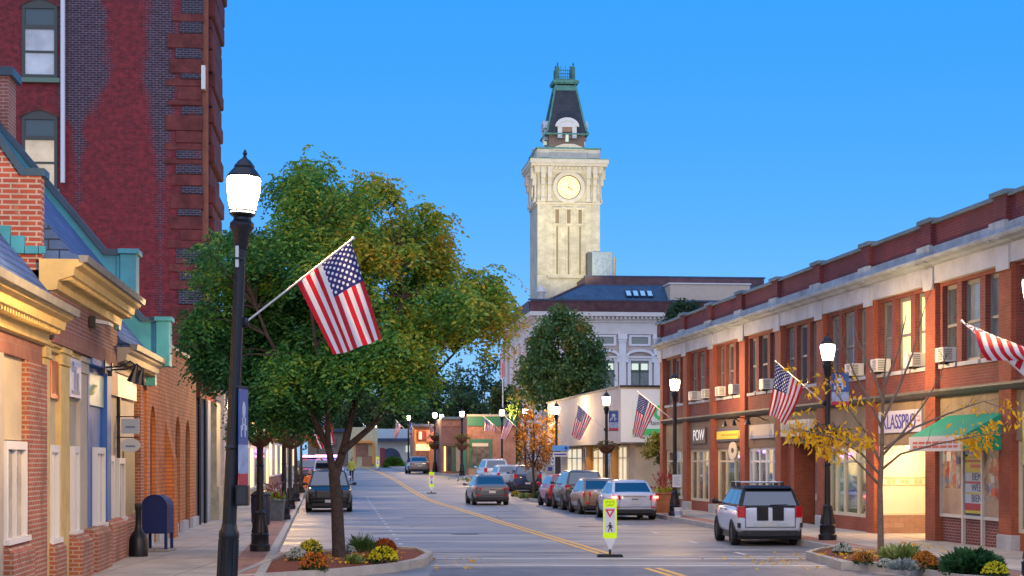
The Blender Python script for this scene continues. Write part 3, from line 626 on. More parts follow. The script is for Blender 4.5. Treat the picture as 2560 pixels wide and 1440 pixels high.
# shopfront units
def pil(x0, x1, mat, zt=4.06, zb=.15, d=.03, cap=True):
    m = MB(); s0, s1 = sx(x0), sx(x1); m.box(-.3, d, s0, s1, zb, zt-.3)
    if cap: m.box(-.3, d+.03, s0-.04, s1+.04, zt-.3, zt-.24); m.box(-.3, d+.02, s0, s1, zt-.24, zt-.1); m.box(-.3, d+.05, s0-.08, s1+.08, zt-.1, zt)
    m.build('pilaster', mat, lb, bevel=.008)
def unit(s0, s1, mat, z0_, z1_, x=-.04, name='shopfront_panel'):
    m = MB(); m.box(-.9, x, s0, s1, z0_, z1_); return m.build(name, mat, lb)
def lwin(s0, s1, z0_, z1_, x=-.01, glass=LGL):
    f = MB(); t = .12
    f.box(x-.1, x+.05, s0, s0+t, z0_, z1_); f.box(x-.1, x+.05, s1-t, s1, z0_, z1_); f.box(x-.1, x+.05, s0+t, s1-t, z1_-t, z1_); f.box(x-.1, x+.10, s0-.05, s1+.05, z0_-.08, z0_)
    f.box(x-.1, x+.03, (s0+s1)/2-.03, (s0+s1)/2+.03, z0_, z1_-t)
    fr = f.build('window', WPT, lb); g = MB(); g.box(x-.06, x-.02, s0+t, s1-t, z0_, z1_-t); g.build('pane', glass, fr)
def lbulk(s0, s1, zt, x=.08):
    m = MB(); m.prism([(-.3, .1), (x+.06, .1), (x+.06, zt-.12), (x-.06, zt), (-.3, zt)], 'y', s0, s1); m.build('bulkhead', LBR, lb)
unit(19, 24.2, PCR, .1, 3.72, -.02); unit(24.9, 26.6, PCR, 2.5, 3.72, -.06); unit(24.2, 24.95, GCR, .1, 3.72, .0)
lwin(24.95, 26.55, 1.08, 2.48); lbulk(24.9, 26.6, 1.0); unit(24.9, 26.6, PCR, .9, 1.1, -.1)
pil(106, 121, YCR, 4.14); pil(145, 166, YCR, 4.10, d=.05); pil(196, 215, GCR, 4.08)
m = MB(); m.box(-.3, .04, sx(121), sx(145), 3.98, 4.10); m.box(-.3, .09, sx(106), sx(166), 4.06, 4.12); m.box(-.3, .04, sx(166), sx(196), 4.0, 4.09); m.build('entablature', YCR, lb)
unit(sx(121), sx(145), PCR, .9, 3.98); lwin(sx(121)+.02, sx(145)-.02, .92, 2.45); lbulk(sx(119), sx(146), .88)
unit(sx(166), sx(196), PCR, 3.2, 4.0); unit(sx(180), sx(196), GCR, .8, 3.2); lwin(sx(181), sx(195), .95, 2.45); lbulk(sx(167), sx(197), .9, .2)
m = MB(); m.box(-.9, -.75, sx(166), sx(181), .15, 3.2); m.build('door', M('tan_door', (.40, .30, .17), .5, var=.1), lb)
unit(sx(215), sx(272), BLU, .9, 4.0, -.06); m = MB(); m.box(-.3, .12, sx(215), sx(273), 3.98, 4.1); m.box(-.3, .05, sx(262), sx(272), .9, 3.98); m.box(-.3, .04, sx(215), sx(219), .15, 3.98); m.build('entablature', BLU, lb)
lwin(sx(236), sx(258), .98, 2.45, -.0); lbulk(sx(206), sx(245), .95, .22); lbulk(sx(246), sx(274), .95, .05)
m = MB(); m.box(-.055, -.03, sx(220), sx(235), .95, 3.0); m.build('door', M('deep_blue_door', (.02, .10, .32), .5), lb)
unit(sx(274), sx(346), GCR, .9, 4.2, -.10); lwin(sx(276), sx(289), .98, 2.3, -.06); lwin(sx(300), sx(315), .98, 2.25, -.06); lbulk(sx(262), sx(298), 1.0, .10); lbulk(sx(300), sx(345), .98, .02)
unit(sx(318), sx(345), M('khaki_door', (.36, .29, .14), .6, var=.1), .98, 2.4, -.07, 'door')
m = MB(); m.box(-.1, -.03, sx(304), sx(305), .9, 3.6); m.build('downspout', DKMET, lb)
# signs on the left row
def lsign(name, label, x0, x1, za, zb, mat, x=.02, t=.04):
    s = thing(name, label, 'sign', LM @ Vector((x, (sx(x0)+sx(x1))/2, (za+zb)/2)), TL); h = (sx(x1)-sx(x0))/2
    m = MB(); m.box(-t, 0, -h, h, -(zb-za)/2, (zb-za)/2); m.build('board', mat, s, bevel=.006); return s, 2*h, zb-za
ROTL = (R(90), 0, R(90))
s, wd, h = lsign('shop_sign', 'orange and red sign panel between the cream pilasters', 122, 144, 3.22, 3.84, M('sign_burnt_orange', (.48, .15, .05), .55, var=.25, vs=2))
m = MB(); m.box(.001, .012, -wd/2, wd/2, -h/2, -h/2+.07); m.box(.001, .012, -wd/2, -wd/2+.1, -h/2+.07, h/2); m.build('red_edge', M('sticker_red', (.6, .08, .03)), s)
s, wd, h = lsign('shop_sign', 'pale blue sign panel with grey shapes above the recessed tan door', 167, 195, 3.3, 3.98, M('sign_pale_blue', (.46, .52, .70), .45, var=.1, vs=4), .06)
m = MB()
for a, b, c, d_ in ((-.4, .1, -.25, .28), (-.15, -.2, .05, .2), (.15, -.25, .32, .1), (-.45, -.28, .4, -.22)): m.box(.001, .01, a, c, min(b, d_), max(b, d_))
m.build('lettering', M('sign_blue_grey', (.16, .22, .38), .5), s)
LSX = 0
s, wd, h = lsign('shop_sign', 'turquoise sign panel with a yellow mark on the blue shopfront', 216, 261, 3.24, 3.86, M('sign_turquoise', (.05, .32, .42), .4, var=.25, vs=1.2), -.01)
m = MB(); m.tube([(.012, -.6, -.08), (.012, -.1, .06)], .05, 6); m.ball((.01, -1.0, -.1), (.02, .2, .06), 8, 5); m.build('yellow_mark', M('sign_lemon', (.75, .66, .22), .5), s)
s, wd, h = lsign('shop_sign', 'pink and maroon sign panel lit by the black spotlights', 275, 344, 3.55, 4.12, M('sign_pink', (.62, .42, .40), .4, var=.25, vs=2), -.02)
m = MB(); m.box(.001, .012, -wd/2, -wd/2+1.3, -h/2, h/2); m.build('maroon_field', M('sign_maroon', (.26, .05, .06), .5, var=.2), s)
def hang(name, label, zc, oval):
    s = thing(name, label, 'sign', LM @ Vector((.2, 37.6, zc)), TL); m = MB()
    if oval: m.prism([(.21*math.cos(t*math.pi/10), .15*math.sin(t*math.pi/10)) for t in range(20)], 'y', -.015, .015)
    else: m.box(-.19, .19, -.015, .015, -.16, .16)
    m.build('board', M('sign_light_blue_grey', (.42, .50, .62), .5) if not oval else M('sign_pale_grey', (.56, .60, .62), .5), s)
    m = MB(); m.box(-.1, .1, -.02, -.0155, -.04, .0); m.build('lettering', M('sign_blue_grey', (.16, .22, .38), .5), s); m = MB(); m.tube([(-.3, 0, .2 if not oval else .17), (.2, 0, .2 if not oval else .17)], .012, 6); m.tube([(.1, 0, .2 if not oval else .17), (.1, 0, .14)], .008, 5); m.build('bracket', DKMET, s)
hang('hanging_sign', 'square pale blue sign hanging on a bracket above the oval one', 2.93, False); hang('hanging_sign', 'oval grey sign hanging below the square pale blue one', 2.52, True)
lp = None
for s_, lab in ((34.2, 'black arm spotlight on the blue shopfront nearer the camera'), (35.2, 'black arm spotlight at the far end of the blue shopfront')):
    loc = LM @ Vector((.12, s_, 4.0))
    if lp: dup(lp, loc, None, lab); continue
    lp = thing('arm_spotlight', lab, 'wall lamp', loc, TL, 'spotlights on the blue shopfront')
    m = MB(); m.box(-.06, .03, -.06, .06, -.12, .14); m.tube([(0, 0, 0), (.3, 0, .02), (.5, 0, .12), (.62, 0, .02)], .018, 6); m.build('arm', DKMET, lp)
    m = MB(); m.tube([(.62, 0, .04), (.58, .02, -.1), (.54, .04, -.28)], [.03, .07, .12], 10); m.build('lamp_shade', DKMET, lp)
fl = thing('floodlight', 'black and white security floodlight under the dentilled cornice', 'wall lamp', LM @ Vector((.14, 32.2, 4.72)), TL)
m = MB(); m.box(0, .12, -.14, .06, -.1, .1); m.build('housing', DKMET, fl, bevel=.01)
m = MB(); m.prism([(.12, .05), (.36, .0), (.34, -.05), (.12, -.02)], 'y', -.12, .5); m.build('lamp_shade', M('light_grey_metal', (.42, .45, .50), .4), fl)
# ---------------------------------------------------------------- orange brick arcade
OBR = BR('lamplit_orange_brick', (.66, .23, .06), (.55, .18, .05), (.36, .13, .06), bw=.4, bh=.10, ms=.014, bump=.8)  # orange raised to paint the street lamp's glow into the brick
oa = thing('arcade_building', 'one-storey orange brick building with narrow arched recesses beside the mailbox', 'building', (-4.90, 0, 0), TL)
m = MB(); niches = [(43.1, 44.3, 3.55), (49.3, 50.6, 3.45), (52.3, 53.7, 3.4)]
cur = 42.35; H0 = 5.25
for a, b, zt in niches+[(55.9, 56, 9)]:
    if zt > 5: m.box(-.45, 0, cur, 55.9, .1, H0); break
    lo, hi = a-.3, b+.3
    m.box(-.45, 0, cur, lo, .1, H0); c = (a+b)/2; r = (b-a)/2
    arc = [(c+r*math.cos(t), zt-.55+.55*math.sin(t)) for t in np.linspace(0, math.pi, 13)]
    m.prism([(lo, .1), (lo, H0), (hi, H0), (hi, .1), (b, .1)]+arc+[(a, .1)], 'x', -.45, 0); cur = hi
m.box(-10, -.45, 42.35, 56, .1, H0-.3); m.prism([(0, .15), (.26, .15), (.22, 2.2), (0, 3.3)], 'y', 46.6, 47.4)
m.build('wall', OBR, oa)
for a, b, zt in niches: m = MB(); m.box(-.44, -.10, a-.05, b+.05, .1, zt+.02); m.build('niche_shade_fill', M('niche_shade_brown', (.10, .035, .025), .8), oa)  # dark fill painting the shade inside each arched niche
m = MB(); m.box(-.45, .04, 42.3, 55.9, H0, H0+.09); m.build('coping', COPD, oa)
each([(-.3, .10, 42.4, 43.05, .1, .45), (-.3, .10, 44.35, 46.5, .1, .45), (-.3, .10, 47.5, 49.25, .1, .45), (-.3, .1, 50.65, 52.25, .1, .45), (-.3, .1, 53.75, 55.8, .1, .45)], 'plinth', LIME, oa)
m = MB(); m.box(.0, .07, 48.2, 48.5, 1.9, 2.2); m.build('meter_box', CREAM, oa)
# ---------------------------------------------------------------- tall brick building behind
TBR = BR('deep_red_brick', (.115, .010, .016), (.08, .009, .018), (.075, .02, .03), ms=.007, stain=(.05, .03, .05), sp=(.54, .62), ss=.16)
QSTN = M('red_sandstone', (.15, .035, .032), .9, var=.5, vs=2.2, bump=1., bs=6, dirt=.3)
DBR = BR('soot_dark_brick', (.022, .018, .032), (.04, .026, .04), (.13, .12, .17), ms=.012, stain=(.2, .04, .045), sp=(.56, .62), ss=.8)
def sooty():
    m, nt, b, N, L = nodes_of('sooty_red_brick'); tc = N('TexCoord'); b.inputs['Roughness'].default_value = .85; cs = []
    for c1, c2, mo in (((.25, .020, .026), (.15, .015, .026), (.15, .04, .05)), ((.022, .018, .034), (.045, .024, .04), (.16, .15, .20))):
        t = N('TexBrick'); L(tc.outputs['UV'], t.inputs['Vector'])
        for k, v in (('Scale', 1.), ('Brick Width', .21), ('Row Height', .0725), ('Mortar Size', .010), ('Mortar Smooth', .1), ('Bias', -.1)): t.inputs[k].default_value = v
        t.inputs['Color1'].default_value = (*c1, 1); t.inputs['Color2'].default_value = (*c2, 1); t.inputs['Mortar'].default_value = (*mo, 1); cs.append(t)
    sp = N('SeparateXYZ'); L(tc.outputs['UV'], sp.inputs[0]); X, Z = sp.outputs[0], sp.outputs[1]
    def mt(op, *a):
        n = N('Math', operation=op)
        for i, v in enumerate(a):
            if isinstance(v, (int, float)): n.inputs[i].default_value = v
            else: L(v, n.inputs[i])
        return n.outputs[0]
    n = N('TexNoise', i_Scale=.9, i_Detail=8.0, i_Roughness=.72); L(tc.outputs['UV'], n.inputs['Vector']); nb_ = N('TexNoise', i_Scale=.22, i_Detail=3.0); L(tc.outputs['UV'], nb_.inputs['Vector']); ns = mt('ADD', mt('MULTIPLY', mt('SUBTRACT', n.outputs['Fac'], .5), .8), mt('MULTIPLY', mt('SUBTRACT', nb_.outputs['Fac'], .5), .9))
    up = N('MapRange'); L(Z, up.inputs[0]); up.inputs[1].default_value = 10.5; up.inputs[2].default_value = 14.5; up.inputs[3].default_value = -.25; up.inputs[4].default_value = .55
    d1 = mt('MULTIPLY_ADD', ns, 2.0, mt('SUBTRACT', mt('ABSOLUTE', mt('ADD', X, 3.72)), up.outputs[0]))
    d2 = mt('MULTIPLY_ADD', ns, 1.1, mt('SUBTRACT', mt('ABSOLUTE', mt('ADD', X, 1.15)), mt('MULTIPLY', up.outputs[0], .6)))
    d3 = mt('MULTIPLY_ADD', ns, 2.6, .75)
    d = mt('MINIMUM', mt('MINIMUM', d1, d2), d3); r = ramp(nt, [(0, (.9, .9, .9)), (.28, (0, 0, 0))]); L(d, r.inputs[0])
    mx = N('MixRGB'); L(r.outputs[0], mx.inputs[0]); L(cs[0].outputs[0], mx.inputs[1]); L(cs[1].outputs[0], mx.inputs[2])
    n2 = N('TexNoise', i_Scale=6., i_Detail=4.0); L(tc.outputs['UV'], n2.inputs['Vector']); r2 = ramp(nt, [(.3, (.6, .6, .6)), (.7, (1.4, 1.4, 1.4))]); L(n2.outputs['Fac'], r2.inputs[0])
    m2 = N('MixRGB', blend_type='MULTIPLY', i_Fac=.8); L(mx.outputs[0], m2.inputs[1]); L(r2.outputs[0], m2.inputs[2]); L(m2.outputs[0], b.inputs['Base Color'])
    bp = N('Bump', i_Strength=.6, i_Distance=.01, invert=True); L(cs[0].outputs['Fac'], bp.inputs['Height']); L(bp.outputs[0], b.inputs['Normal']); return m
tb = thing('brick_tower_block', 'tall dark red brick building with rough stone quoins and a white downspout', 'building', (-4.90, 0, 0), TL)
TM = tb.matrix_basis; s0 = 56.2
m = MB(); m.box(-16, .1, s0, 61.2, 4.2, 24); m.box(-16, -.5, s0, 68, .1, 4.2); m.box(-16, -.3, 61.2, 68, 4.2, 5.0); m.build('wall', sooty(), tb)
random.seed(4); z = 4.4; i = 0
while z < 23:
    h = random.uniform(.16, .5); each([(-.92+random.uniform(-.1, .15) if i % 2 else -.60+random.uniform(-.1, .1), .14+random.uniform(0, .06), s0-.03-random.uniform(0, .04), s0+.9, z, z+h-.015)], 'quoin', QSTN if i % 2 or random.random() < .25 else DBR, tb, bevel=.02); z += h; i += 1
m = MB(); z = 4.4
while z < 23:
    h = random.uniform(.35, .75); zz = (z-4.4)/18; p = .34+.22*zz+random.uniform(-.09, .12)
    m.box(.14, p, s0+.5+random.uniform(0, .3), 61, z, z+h-.02); z += h
m.build('rusticated_front', QSTN, tb, bevel=.06)
m = MB(); m.box(.1, .32, s0+.2, s0+.5, 5, 23); m.build('corner_pilaster', M('brown_stone_pilaster', (.30, .11, .07), .8, var=.2), tb)
m = MB(); m.box(.14, .26, s0-.1, s0+.2, 14.0, 14.75); m.build('meter_box', WPT, tb)
GW = M('sky_reflecting_glass', (.50, .54, .58), .12, var=.5, vs=.5)
for zb_, zt in ((14.25, 16.75), (10.75, 13.25)):
    x0, x1 = -5.45, -4.35; f = MB(); y = s0-.03
    arch = [(x0+(x1-x0)*t, zt-.18+.2*math.sin(math.pi*t)) for t in np.linspace(1, 0, 9)]
    f.prism([(x0, zt-.3), (x1, zt-.3)]+arch, 'y', y-.03, y+.1)
    f.box(x0, x0+.1, y-.02, y+.1, zb_, zt-.3); f.box(x1-.1, x1, y-.02, y+.1, zb_, zt-.3); f.box(x0+.1, x1-.1, y-.02, y+.1, zb_, zb_+.12); f.box(x0+.1, x1-.1, y-.02, y+.1, zb_+1.55, zb_+1.68); f.box(x0+.1, x1-.1, y-.01, y+.1, zb_+.80, zb_+.87)
    fr = f.build('window', M('dark_green_frame', (.05, .06, .055), .5), tb)
    g = MB(); g.box(x0+.1, x1-.1, y+.02, y+.05, zb_+.12, zb_+1.55); g.build('pane', GW if zb_ > 12 else M('warm_room_glass', (.5, .42, .30), .2, var=.5, vs=1., emit=(1, .78, .5), es=.12), fr)
    g = MB(); g.box(x0+.1, x1-.1, y+.02, y+.05, zb_+1.68, zt-.28); g.build('pane', M('teal_grey_panel', (.06, .10, .12), .35), fr)
    g = MB(); g.box(x0-.08, x1+.08, y-.1, y+.1, zb_-.14, zb_); g.build('sill', M('green_stone', (.13, .22, .17), .7), fr)
    a2 = [(x0-.06+(x1-x0+.12)*t, zt-.16+.24*math.sin(math.pi*t)) for t in np.linspace(0, 1, 9)]
    g = MB(); g.prism(a2+[(a+.0, b-.10) for a, b in reversed(a2)], 'y', y-.06, y-.035); g.build('arch_hood', QSTN, fr)
m = MB(); m.tube([(-4.17, s0-.12, 10.95), (-4.17, s0-.12, 23)], .075, 10); m.build('downspout', M('pale_pipe', (.72, .74, .80), .4), tb, smooth=True)
# its ground floor along the pavement
m = MB(); m.box(-.5, .16, 58.4, 59.6, .1, 4.2); m.box(-.5, .10, 64.0, 65.2, .1, 4.2); m.build('ground_floor_pier', M('blue_grey_pier', (.30, .34, .38), .7, var=.15), tb)
m = MB(); m.box(-.5, .26, 61.0, 62.6, .1, 4.2); m.box(-.5, .34, 60.9, 62.7, .1, 1.3); m.build('stone_pier', M('cream_stone', (.56, .47, .30), .85, var=.25, vs=3, bump=.8, bs=8), tb)
m = MB(); m.box(-.5, -.1, 56.3, 58.4, .1, 4.2); m.box(-.5, -.1, 59.6, 61, .1, 4.2); m.box(-.5, -.1, 62.6, 64, .1, 4.2); m.build('shopfront', WGL2, tb)
m = MB(); m.tube([(.06, 56.35, .1), (.06, 56.35, 5)], .06, 8); m.tube([(.14, 57.6, .1), (.14, 57.6, 4.2)], .05, 8); m.build('drainpipe', DKMET, tb)
# ---------------------------------------------------------------- farther buildings on the left
def simple_block(name, label, s0, s1, h, mat, bays, sign=None, awn=None, dpt=9., base=0., x=0., sh=(.8, 2.9), lit=None):
    b = thing(name, label, 'building', (-4.90, 0, base), TL)
    m = MB(); m.box(-dpt, x, s0, s1, 0, h); m.box(-dpt, x+.14, s0, s1, h-.35, h-.15); m.build('wall', mat, b)
    n = bays; w_ = (s1-s0)/n
    for i in range(n):
        f = MB(); a, c = s0+i*w_+.3, s0+(i+1)*w_-.3; z0_, z1_ = sh
        f.box(x-.02, x+.07, a, a+.12, z0_, z1_); f.box(x-.02, x+.07, c-.12, c, z0_, z1_); f.box(x-.02, x+.07, a+.12, c-.12, z1_-.12, z1_); f.box(x-.02, x+.07, a+.12, c-.12, z0_, z0_+.1)
        fr = f.build('shop_window', WPT, b); g = MB(); g.box(x-.01, x+.03, a+.12, c-.12, z0_+.1, z1_-.12); g.build('pane', lit if lit and i % 2 == 0 else LGL, fr)
        if h > 5: f = MB(); f.box(x-.02, x+.05, a+.5, c-.5, 4.2, h-1.0); f.build('window', WGL2, b)
    if sign: m = MB(); m.box(x, x+.1, s0+.4, s1-.4, 3.05, 3.65); m.build('fascia', sign, b)
    m = MB(); m.box(-dpt-.1, x+.2, s0-.02, s1+.02, h, h+.12); m.build('coping', COPE, b); return b
GLOWW = M('warm_shop_window', (.6, .45, .25), .3, var=.4, vs=1., emit=(1, .6, .22), es=.8)
simple_block('pale_shop_building', 'pale grey painted shop building behind the second lamp post on the left', 68.2, 84, 6.2, M('pale_grey_wall', (.50, .47, .42), .8, var=.15), 4, M('blue_grey_pier', (.30, .34, .38)))
simple_block('cream_shop_building', 'cream and teal shop building far along the left pavement', 84.2, 104, 5.4, PCR, 5, M('teal_fascia', (.08, .28, .28), .6), lit=GLOWW)
simple_block('red_brick_shop_building', 'brick shop building with orange lit windows far along the left pavement', 104.2, 128, 6.4, LBR, 6, M('orange_fascia', (.6, .2, .05), .6), base=.4, lit=GLOWW)
simple_block('grey_shop_building', 'grey shop building at the far end of the left pavement', 128.4, 150, 5.2, GCR, 5, M('maroon_fascia', (.25, .04, .05), .6), base=.9, lit=GLOWW)
# ================================================================ low shop building beyond the brick block
lc = thing('low_shop_building', 'low grey shop building with deep overhanging fascia and a white side panel', 'building', (16.27, 0, 0), TR)
CM = lc.matrix_basis
m = MB(); m.box(0, 12, 89.6, 115.8, 3.07, 5.9); m.build('fascia', M('grey_fascia_panel', (.42, .41, .40), .75, var=.12, vs=.6), lc)
m = MB(); m.box(.02, 6, 89.5, 89.595, 3.12, 5.82); m.build('white_panel', M('blue_white_panel', (.66, .71, .74), .6, var=.05, vs=1), lc)
m = MB(); m.box(-.06, 12.1, 89.4, 115.9, 5.9, 6.0); m.build('roof_edge', DKMET, lc)
m = MB(); m.box(.9, 12, 90.2, 115.6, .1, 3.07); m.build('wall', M('beige_block_wall', (.44, .38, .29), .85, var=.15, vs=.8), lc)
for i, (a, b, z0_, fm) in enumerate(((92.0, 94.4, .3, CREAM), (95, 98.6, .3, CREAM), (99.2, 102.6, .3, YCR), (103.4, 106.0, .3, CREAM), (106.6, 112.5, 1.0, GCR))):
    f = MB(); n = 2 if b-a < 4 else 3
    for k in range(n+1): y = a+(b-a)*k/n; f.box(.78, .89, y-.07, y+.07, z0_, 3.0)
    for k in range(n): p, q = a+(b-a)*k/n+.07, a+(b-a)*(k+1)/n-.07; f.box(.8, .88, p, q, z0_, z0_+.12); f.box(.8, .88, p, q, 2.88, 3.0); f.box(.8, .88, p, q, 2.3, 2.36)
    fr = f.build('shop_window', fm, lc); g = MB(); g.box(.83, .86, a+.07, b-.07, z0_+.12, 2.88); g.build('pane', [M('pale_lit_glass', (.5, .48, .4), .2, var=.5, vs=1.4, emit=(1, .85, .55), es=.28), LGL][i % 2], fr)
each([(.5, .9, 102.8, 103.3, .15, 3.07), (.5, .9, 94.5, 94.9, .15, 3.07)], 'column', M('orange_column', (.5, .24, .06), .7), lc)
m = MB(); m.box(-.3, .9, 106.3, 112.8, .1, .95); m.build('low_wall', M('pale_teal_wall', (.40, .48, .46), .7), lc)
s = thing('shop_sign', 'green and white Main Street sign on the white side panel', 'sign', CM @ Vector((1.9, 89.45, 4.42)), TR)
m = MB(); m.box(-1.3, 1.6, -.02, .03, -1.0, .78); m.build('board', M('sign_pale_cyan', (.60, .72, .74), .5), s)
m = MB(); m.box(-1.3, 1.6, -.032, -.021, -.95, -.62); m.build('green_band', M('sign_green', (.05, .5, .16), .5), s)
m = MB()
for t in range(10): a = math.pi*(.6+1.3*t/10); m.ball((.15+.3*math.cos(a), -.03, .2+.3*math.sin(a)), (.1, .012, .1), 8, 4)
m.build('leaf_emblem', M('sign_green', (.05, .5, .16)), s)
text_mesh('Main St', .34, 'lettering', M('sign_ink', (.03, .03, .035)), s, (-.05, -.03, -.33), (R(90), 0, 0), .004)
m = MB(); m.tube([(-.9, -.02, .98), (-.9, -.3, 1.02), (-.9, -.34, .9)], .04, 6); m.tube([(.2, -.02, .98), (.2, -.3, 1.02), (.2, -.34, .9)], .04, 6); m.build('sign_lamp', DKMET, s)
# ================================================================ city hall with clock tower
TC = math.atan(480/4400)
ch = thing('city_hall', 'pale stone city hall with copper gutters, blue slate hip roof and tall floodlit clock tower', 'building', (PX(1345, 150), 150, 0), TC)
HST = M('pale_hall_stone', (.60, .57, .55), .8, var=.08, vs=1.2); HPK = M('pinkish_hall_wall', (.50, .40, .36), .85, var=.1, vs=1)
HWH = M('hall_white_trim', (.66, .66, .68), .7, var=.06, vs=2)
MARC = M('maroon_copper', (.09, .035, .045), .5, var=.5, vs=2); HSL = BR('hall_slate', (.03, .10, .20), (.025, .08, .16), (.015, .04, .08), bw=.4, bh=.2, ms=.012)
NAVC = M('navy_roof_trim', (.025, .045, .10), .5, var=.4, vs=1)
m = MB(); m.box(0, 26, 0, 26, 0, 13.0); m.build('wall', HPK, ch)
m = MB(); m.box(-.18, 26, -.18, 26, 13.0, 14.0); m.box(-.28, 26, -.28, 26, 14.0, 14.15); m.box(-.75, 26, -.75, 26, 14.5, 14.85); m.box(-.35, 26, -.35, 26, 14.15, 14.5); 
for i in range(60): m.box(-.2+i*.36, -.02+i*.36, -.62, -.36, 14.28, 14.49)
for i in range(60): m.box(-.62, -.36, -.2+i*.36, -.02+i*.36, 14.28, 14.49)
m.build('entablature', HST, ch)
m = MB(); m.prism([(-.72, 14.851), (-.9, 15.75), (-.5, 15.75), (-.3, 14.851)], 'x', -.7, 26); m.prism([(-.72, 14.851), (-.9, 15.75), (-.5, 15.75), (-.3, 14.851)], 'y', -.2, 26); m.build('copper_gutter', MARC, ch)
m = MB(); m.box(-.95, 26, -.98, -.85, 15.75, 15.9); m.build('gutter_edge', NAVC, ch)
X0, X1 = .2, 26
m = MB(); m.add([(X0, -.4, 15.5), (26, -.4, 15.5), (26, 24, 15.5), (X0, 24, 15.5), (4.6, 3.0, 17.65), (26, 3.0, 17.65), (26, 20, 17.65), (4.6, 20, 17.65)], [(0, 1, 5, 4), (0, 4, 7, 3), (4, 5, 6, 7), (1, 2, 6, 5), (2, 3, 7, 6), (0, 3, 2, 1)]); m.build('roof', HSL, ch)
m = MB(); m.box(4.45, 20.4, 2.75, 3.0, 17.5, 18.2); m.box(4.45, 4.7, 3.0, 20, 17.5, 18.2); m.tube([(.2, -.4, 15.55), (4.6, 3.0, 17.7)], .1, 6); m.build('roof_parapet', MARC, ch)
m = MB(); m.box(4.4, 20.5, 2.7, 3.1, 18.2, 18.32); m.build('parapet_cap', NAVC, ch)
for i in range(4):
    x = 7.75+i*.62; f = MB(); a, b = (.75, 16.22), (1.65, 16.79)
    f.prism([(a[0]-.1, a[1]+.02), (b[0]-.1, b[1]+.02), (b[0]-.16, b[1]+.14), (a[0]-.16, a[1]+.14)], 'x', x, x+.5); fr = f.build('skylight', NAVC, ch)
    g = MB(); g.prism([(a[0]-.08, a[1]+.14), (b[0]-.24, b[1]+.06), (b[0]-.26, b[1]+.10), (a[0]-.10, a[1]+.18)], 'x', x+.06, x+.44); g.build('pane', M('skylight_blue', (.35, .60, .75), .2), fr)
m = MB(); m.box(11.4, 18.4, -.2, 3.8, 14.9, 17.35); m.build('penthouse', M('beige_penthouse', (.54, .44, .36), .8, var=.06), ch)
m = MB(); m.box(11.3, 18.5, -.3, 3.9, 17.35, 17.45); m.build('penthouse_cap', HWH, ch)
PILX = [-.0, 1.35, 4.3, 7.27, 10.3, 13.3]
for x in PILX:
    m = MB(); m.box(x-.30, x+.30, -.22, .1, 1, 12.55); m.box(x-.40, x+.40, -.3, .1, 12.55, 13.0); m.box(x-.36, x+.36, -.27, .1, 12.35, 12.5); m.build('pilaster', HWH, ch)
for y in (5, 10, 15, 20, 25):
    m = MB(); m.box(-.22, .1, y-.5, y+.5, 1, 12.55); m.box(-.3, .1, y-.6, y+.6, 12.55, 13.0); m.build('pilaster', HWH, ch)
HG = M('hall_dark_glass', (.10, .12, .12), .12, var=.5, vs=1)
for x in (2.85, 5.8, 8.78, 11.75):
    f = MB(); w_ = .78
    for z0_, z1_ in ((8.0, 10.75), (4.0, 6.6)):
        f.box(x-w_-.28, x-w_, -.14, .05, z0_, z1_); f.box(x+w_, x+w_+.28, -.14, .05, z0_, z1_); f.box(x-w_-.28, x+w_+.28, -.16, .05, z1_, z1_+.35)
    arc = [(x+1.25*math.cos(t), 11.1+.62*math.sin(t)) for t in np.linspace(0, math.pi, 11)]; ar2 = [(x+1.0*math.cos(t), 11.12+.38*math.sin(t)) for t in np.linspace(math.pi, 0, 11)]
    f.prism(arc+ar2, 'y', -.35, .05); f.box(x-1.25, x+1.25, -.3, .05, 11.1-.12, 11.1+.02)
    for q in (-1, 1): f.box(x+q*1.12-.12, x+q*1.12+.12, -.26, .05, 10.6, 10.98)
    f.box(x-.95, x+.95, -.12, .05, 12.78, 12.95); f.box(x-.95, x+.95, -.12, .05, 12.02, 12.18); f.box(x-.95, x-.72, -.12, .05, 12.18, 12.78); f.box(x+.72, x+.95, -.12, .05, 12.18, 12.78)
    fr = f.build('window', HWH, ch); each([(x-w_, x+w_, -.05, -.02, 8.0, 9.75), (x-w_, x+w_, -.05, -.02, 4, 6.6), (x-w_, x+w_, -.05, -.02, 10.5, 10.75)], 'pane', HG, fr)
    each([(x+q*.4-.28, x+q*.4+.28, -.06, -.02, 9.95, 10.5) for q in (-1, 1)], 'pane', M('pale_lit_pane', (.6, .66, .5), .3, emit=(.8, .95, .75), es=.2), fr)
    g = MB(); g.box(x-w_, x+w_, -.07, -.03, 9.75, 9.95); g.box(x-.06, x+.06, -.07, -.03, 8, 10.5); g.build('transom', M('dark_green_frame', (.05, .06, .055)), fr)
    g = MB(); g.box(x-.7, x+.7, -.06, -.02, 12.18, 12.78); g.build('panel', M('grey_green_panel', (.22, .24, .22), .6), fr)
m = MB(); m.lathe([(.34, 0), (.38, .3), (.25, .4), (.3, .8), (.42, 1.0), (.3, 1.25), (.12, 1.5), (.05, 1.6)], 10, (.3, .3, 15.6)); m.build('corner_urn', HST, ch, smooth=True)
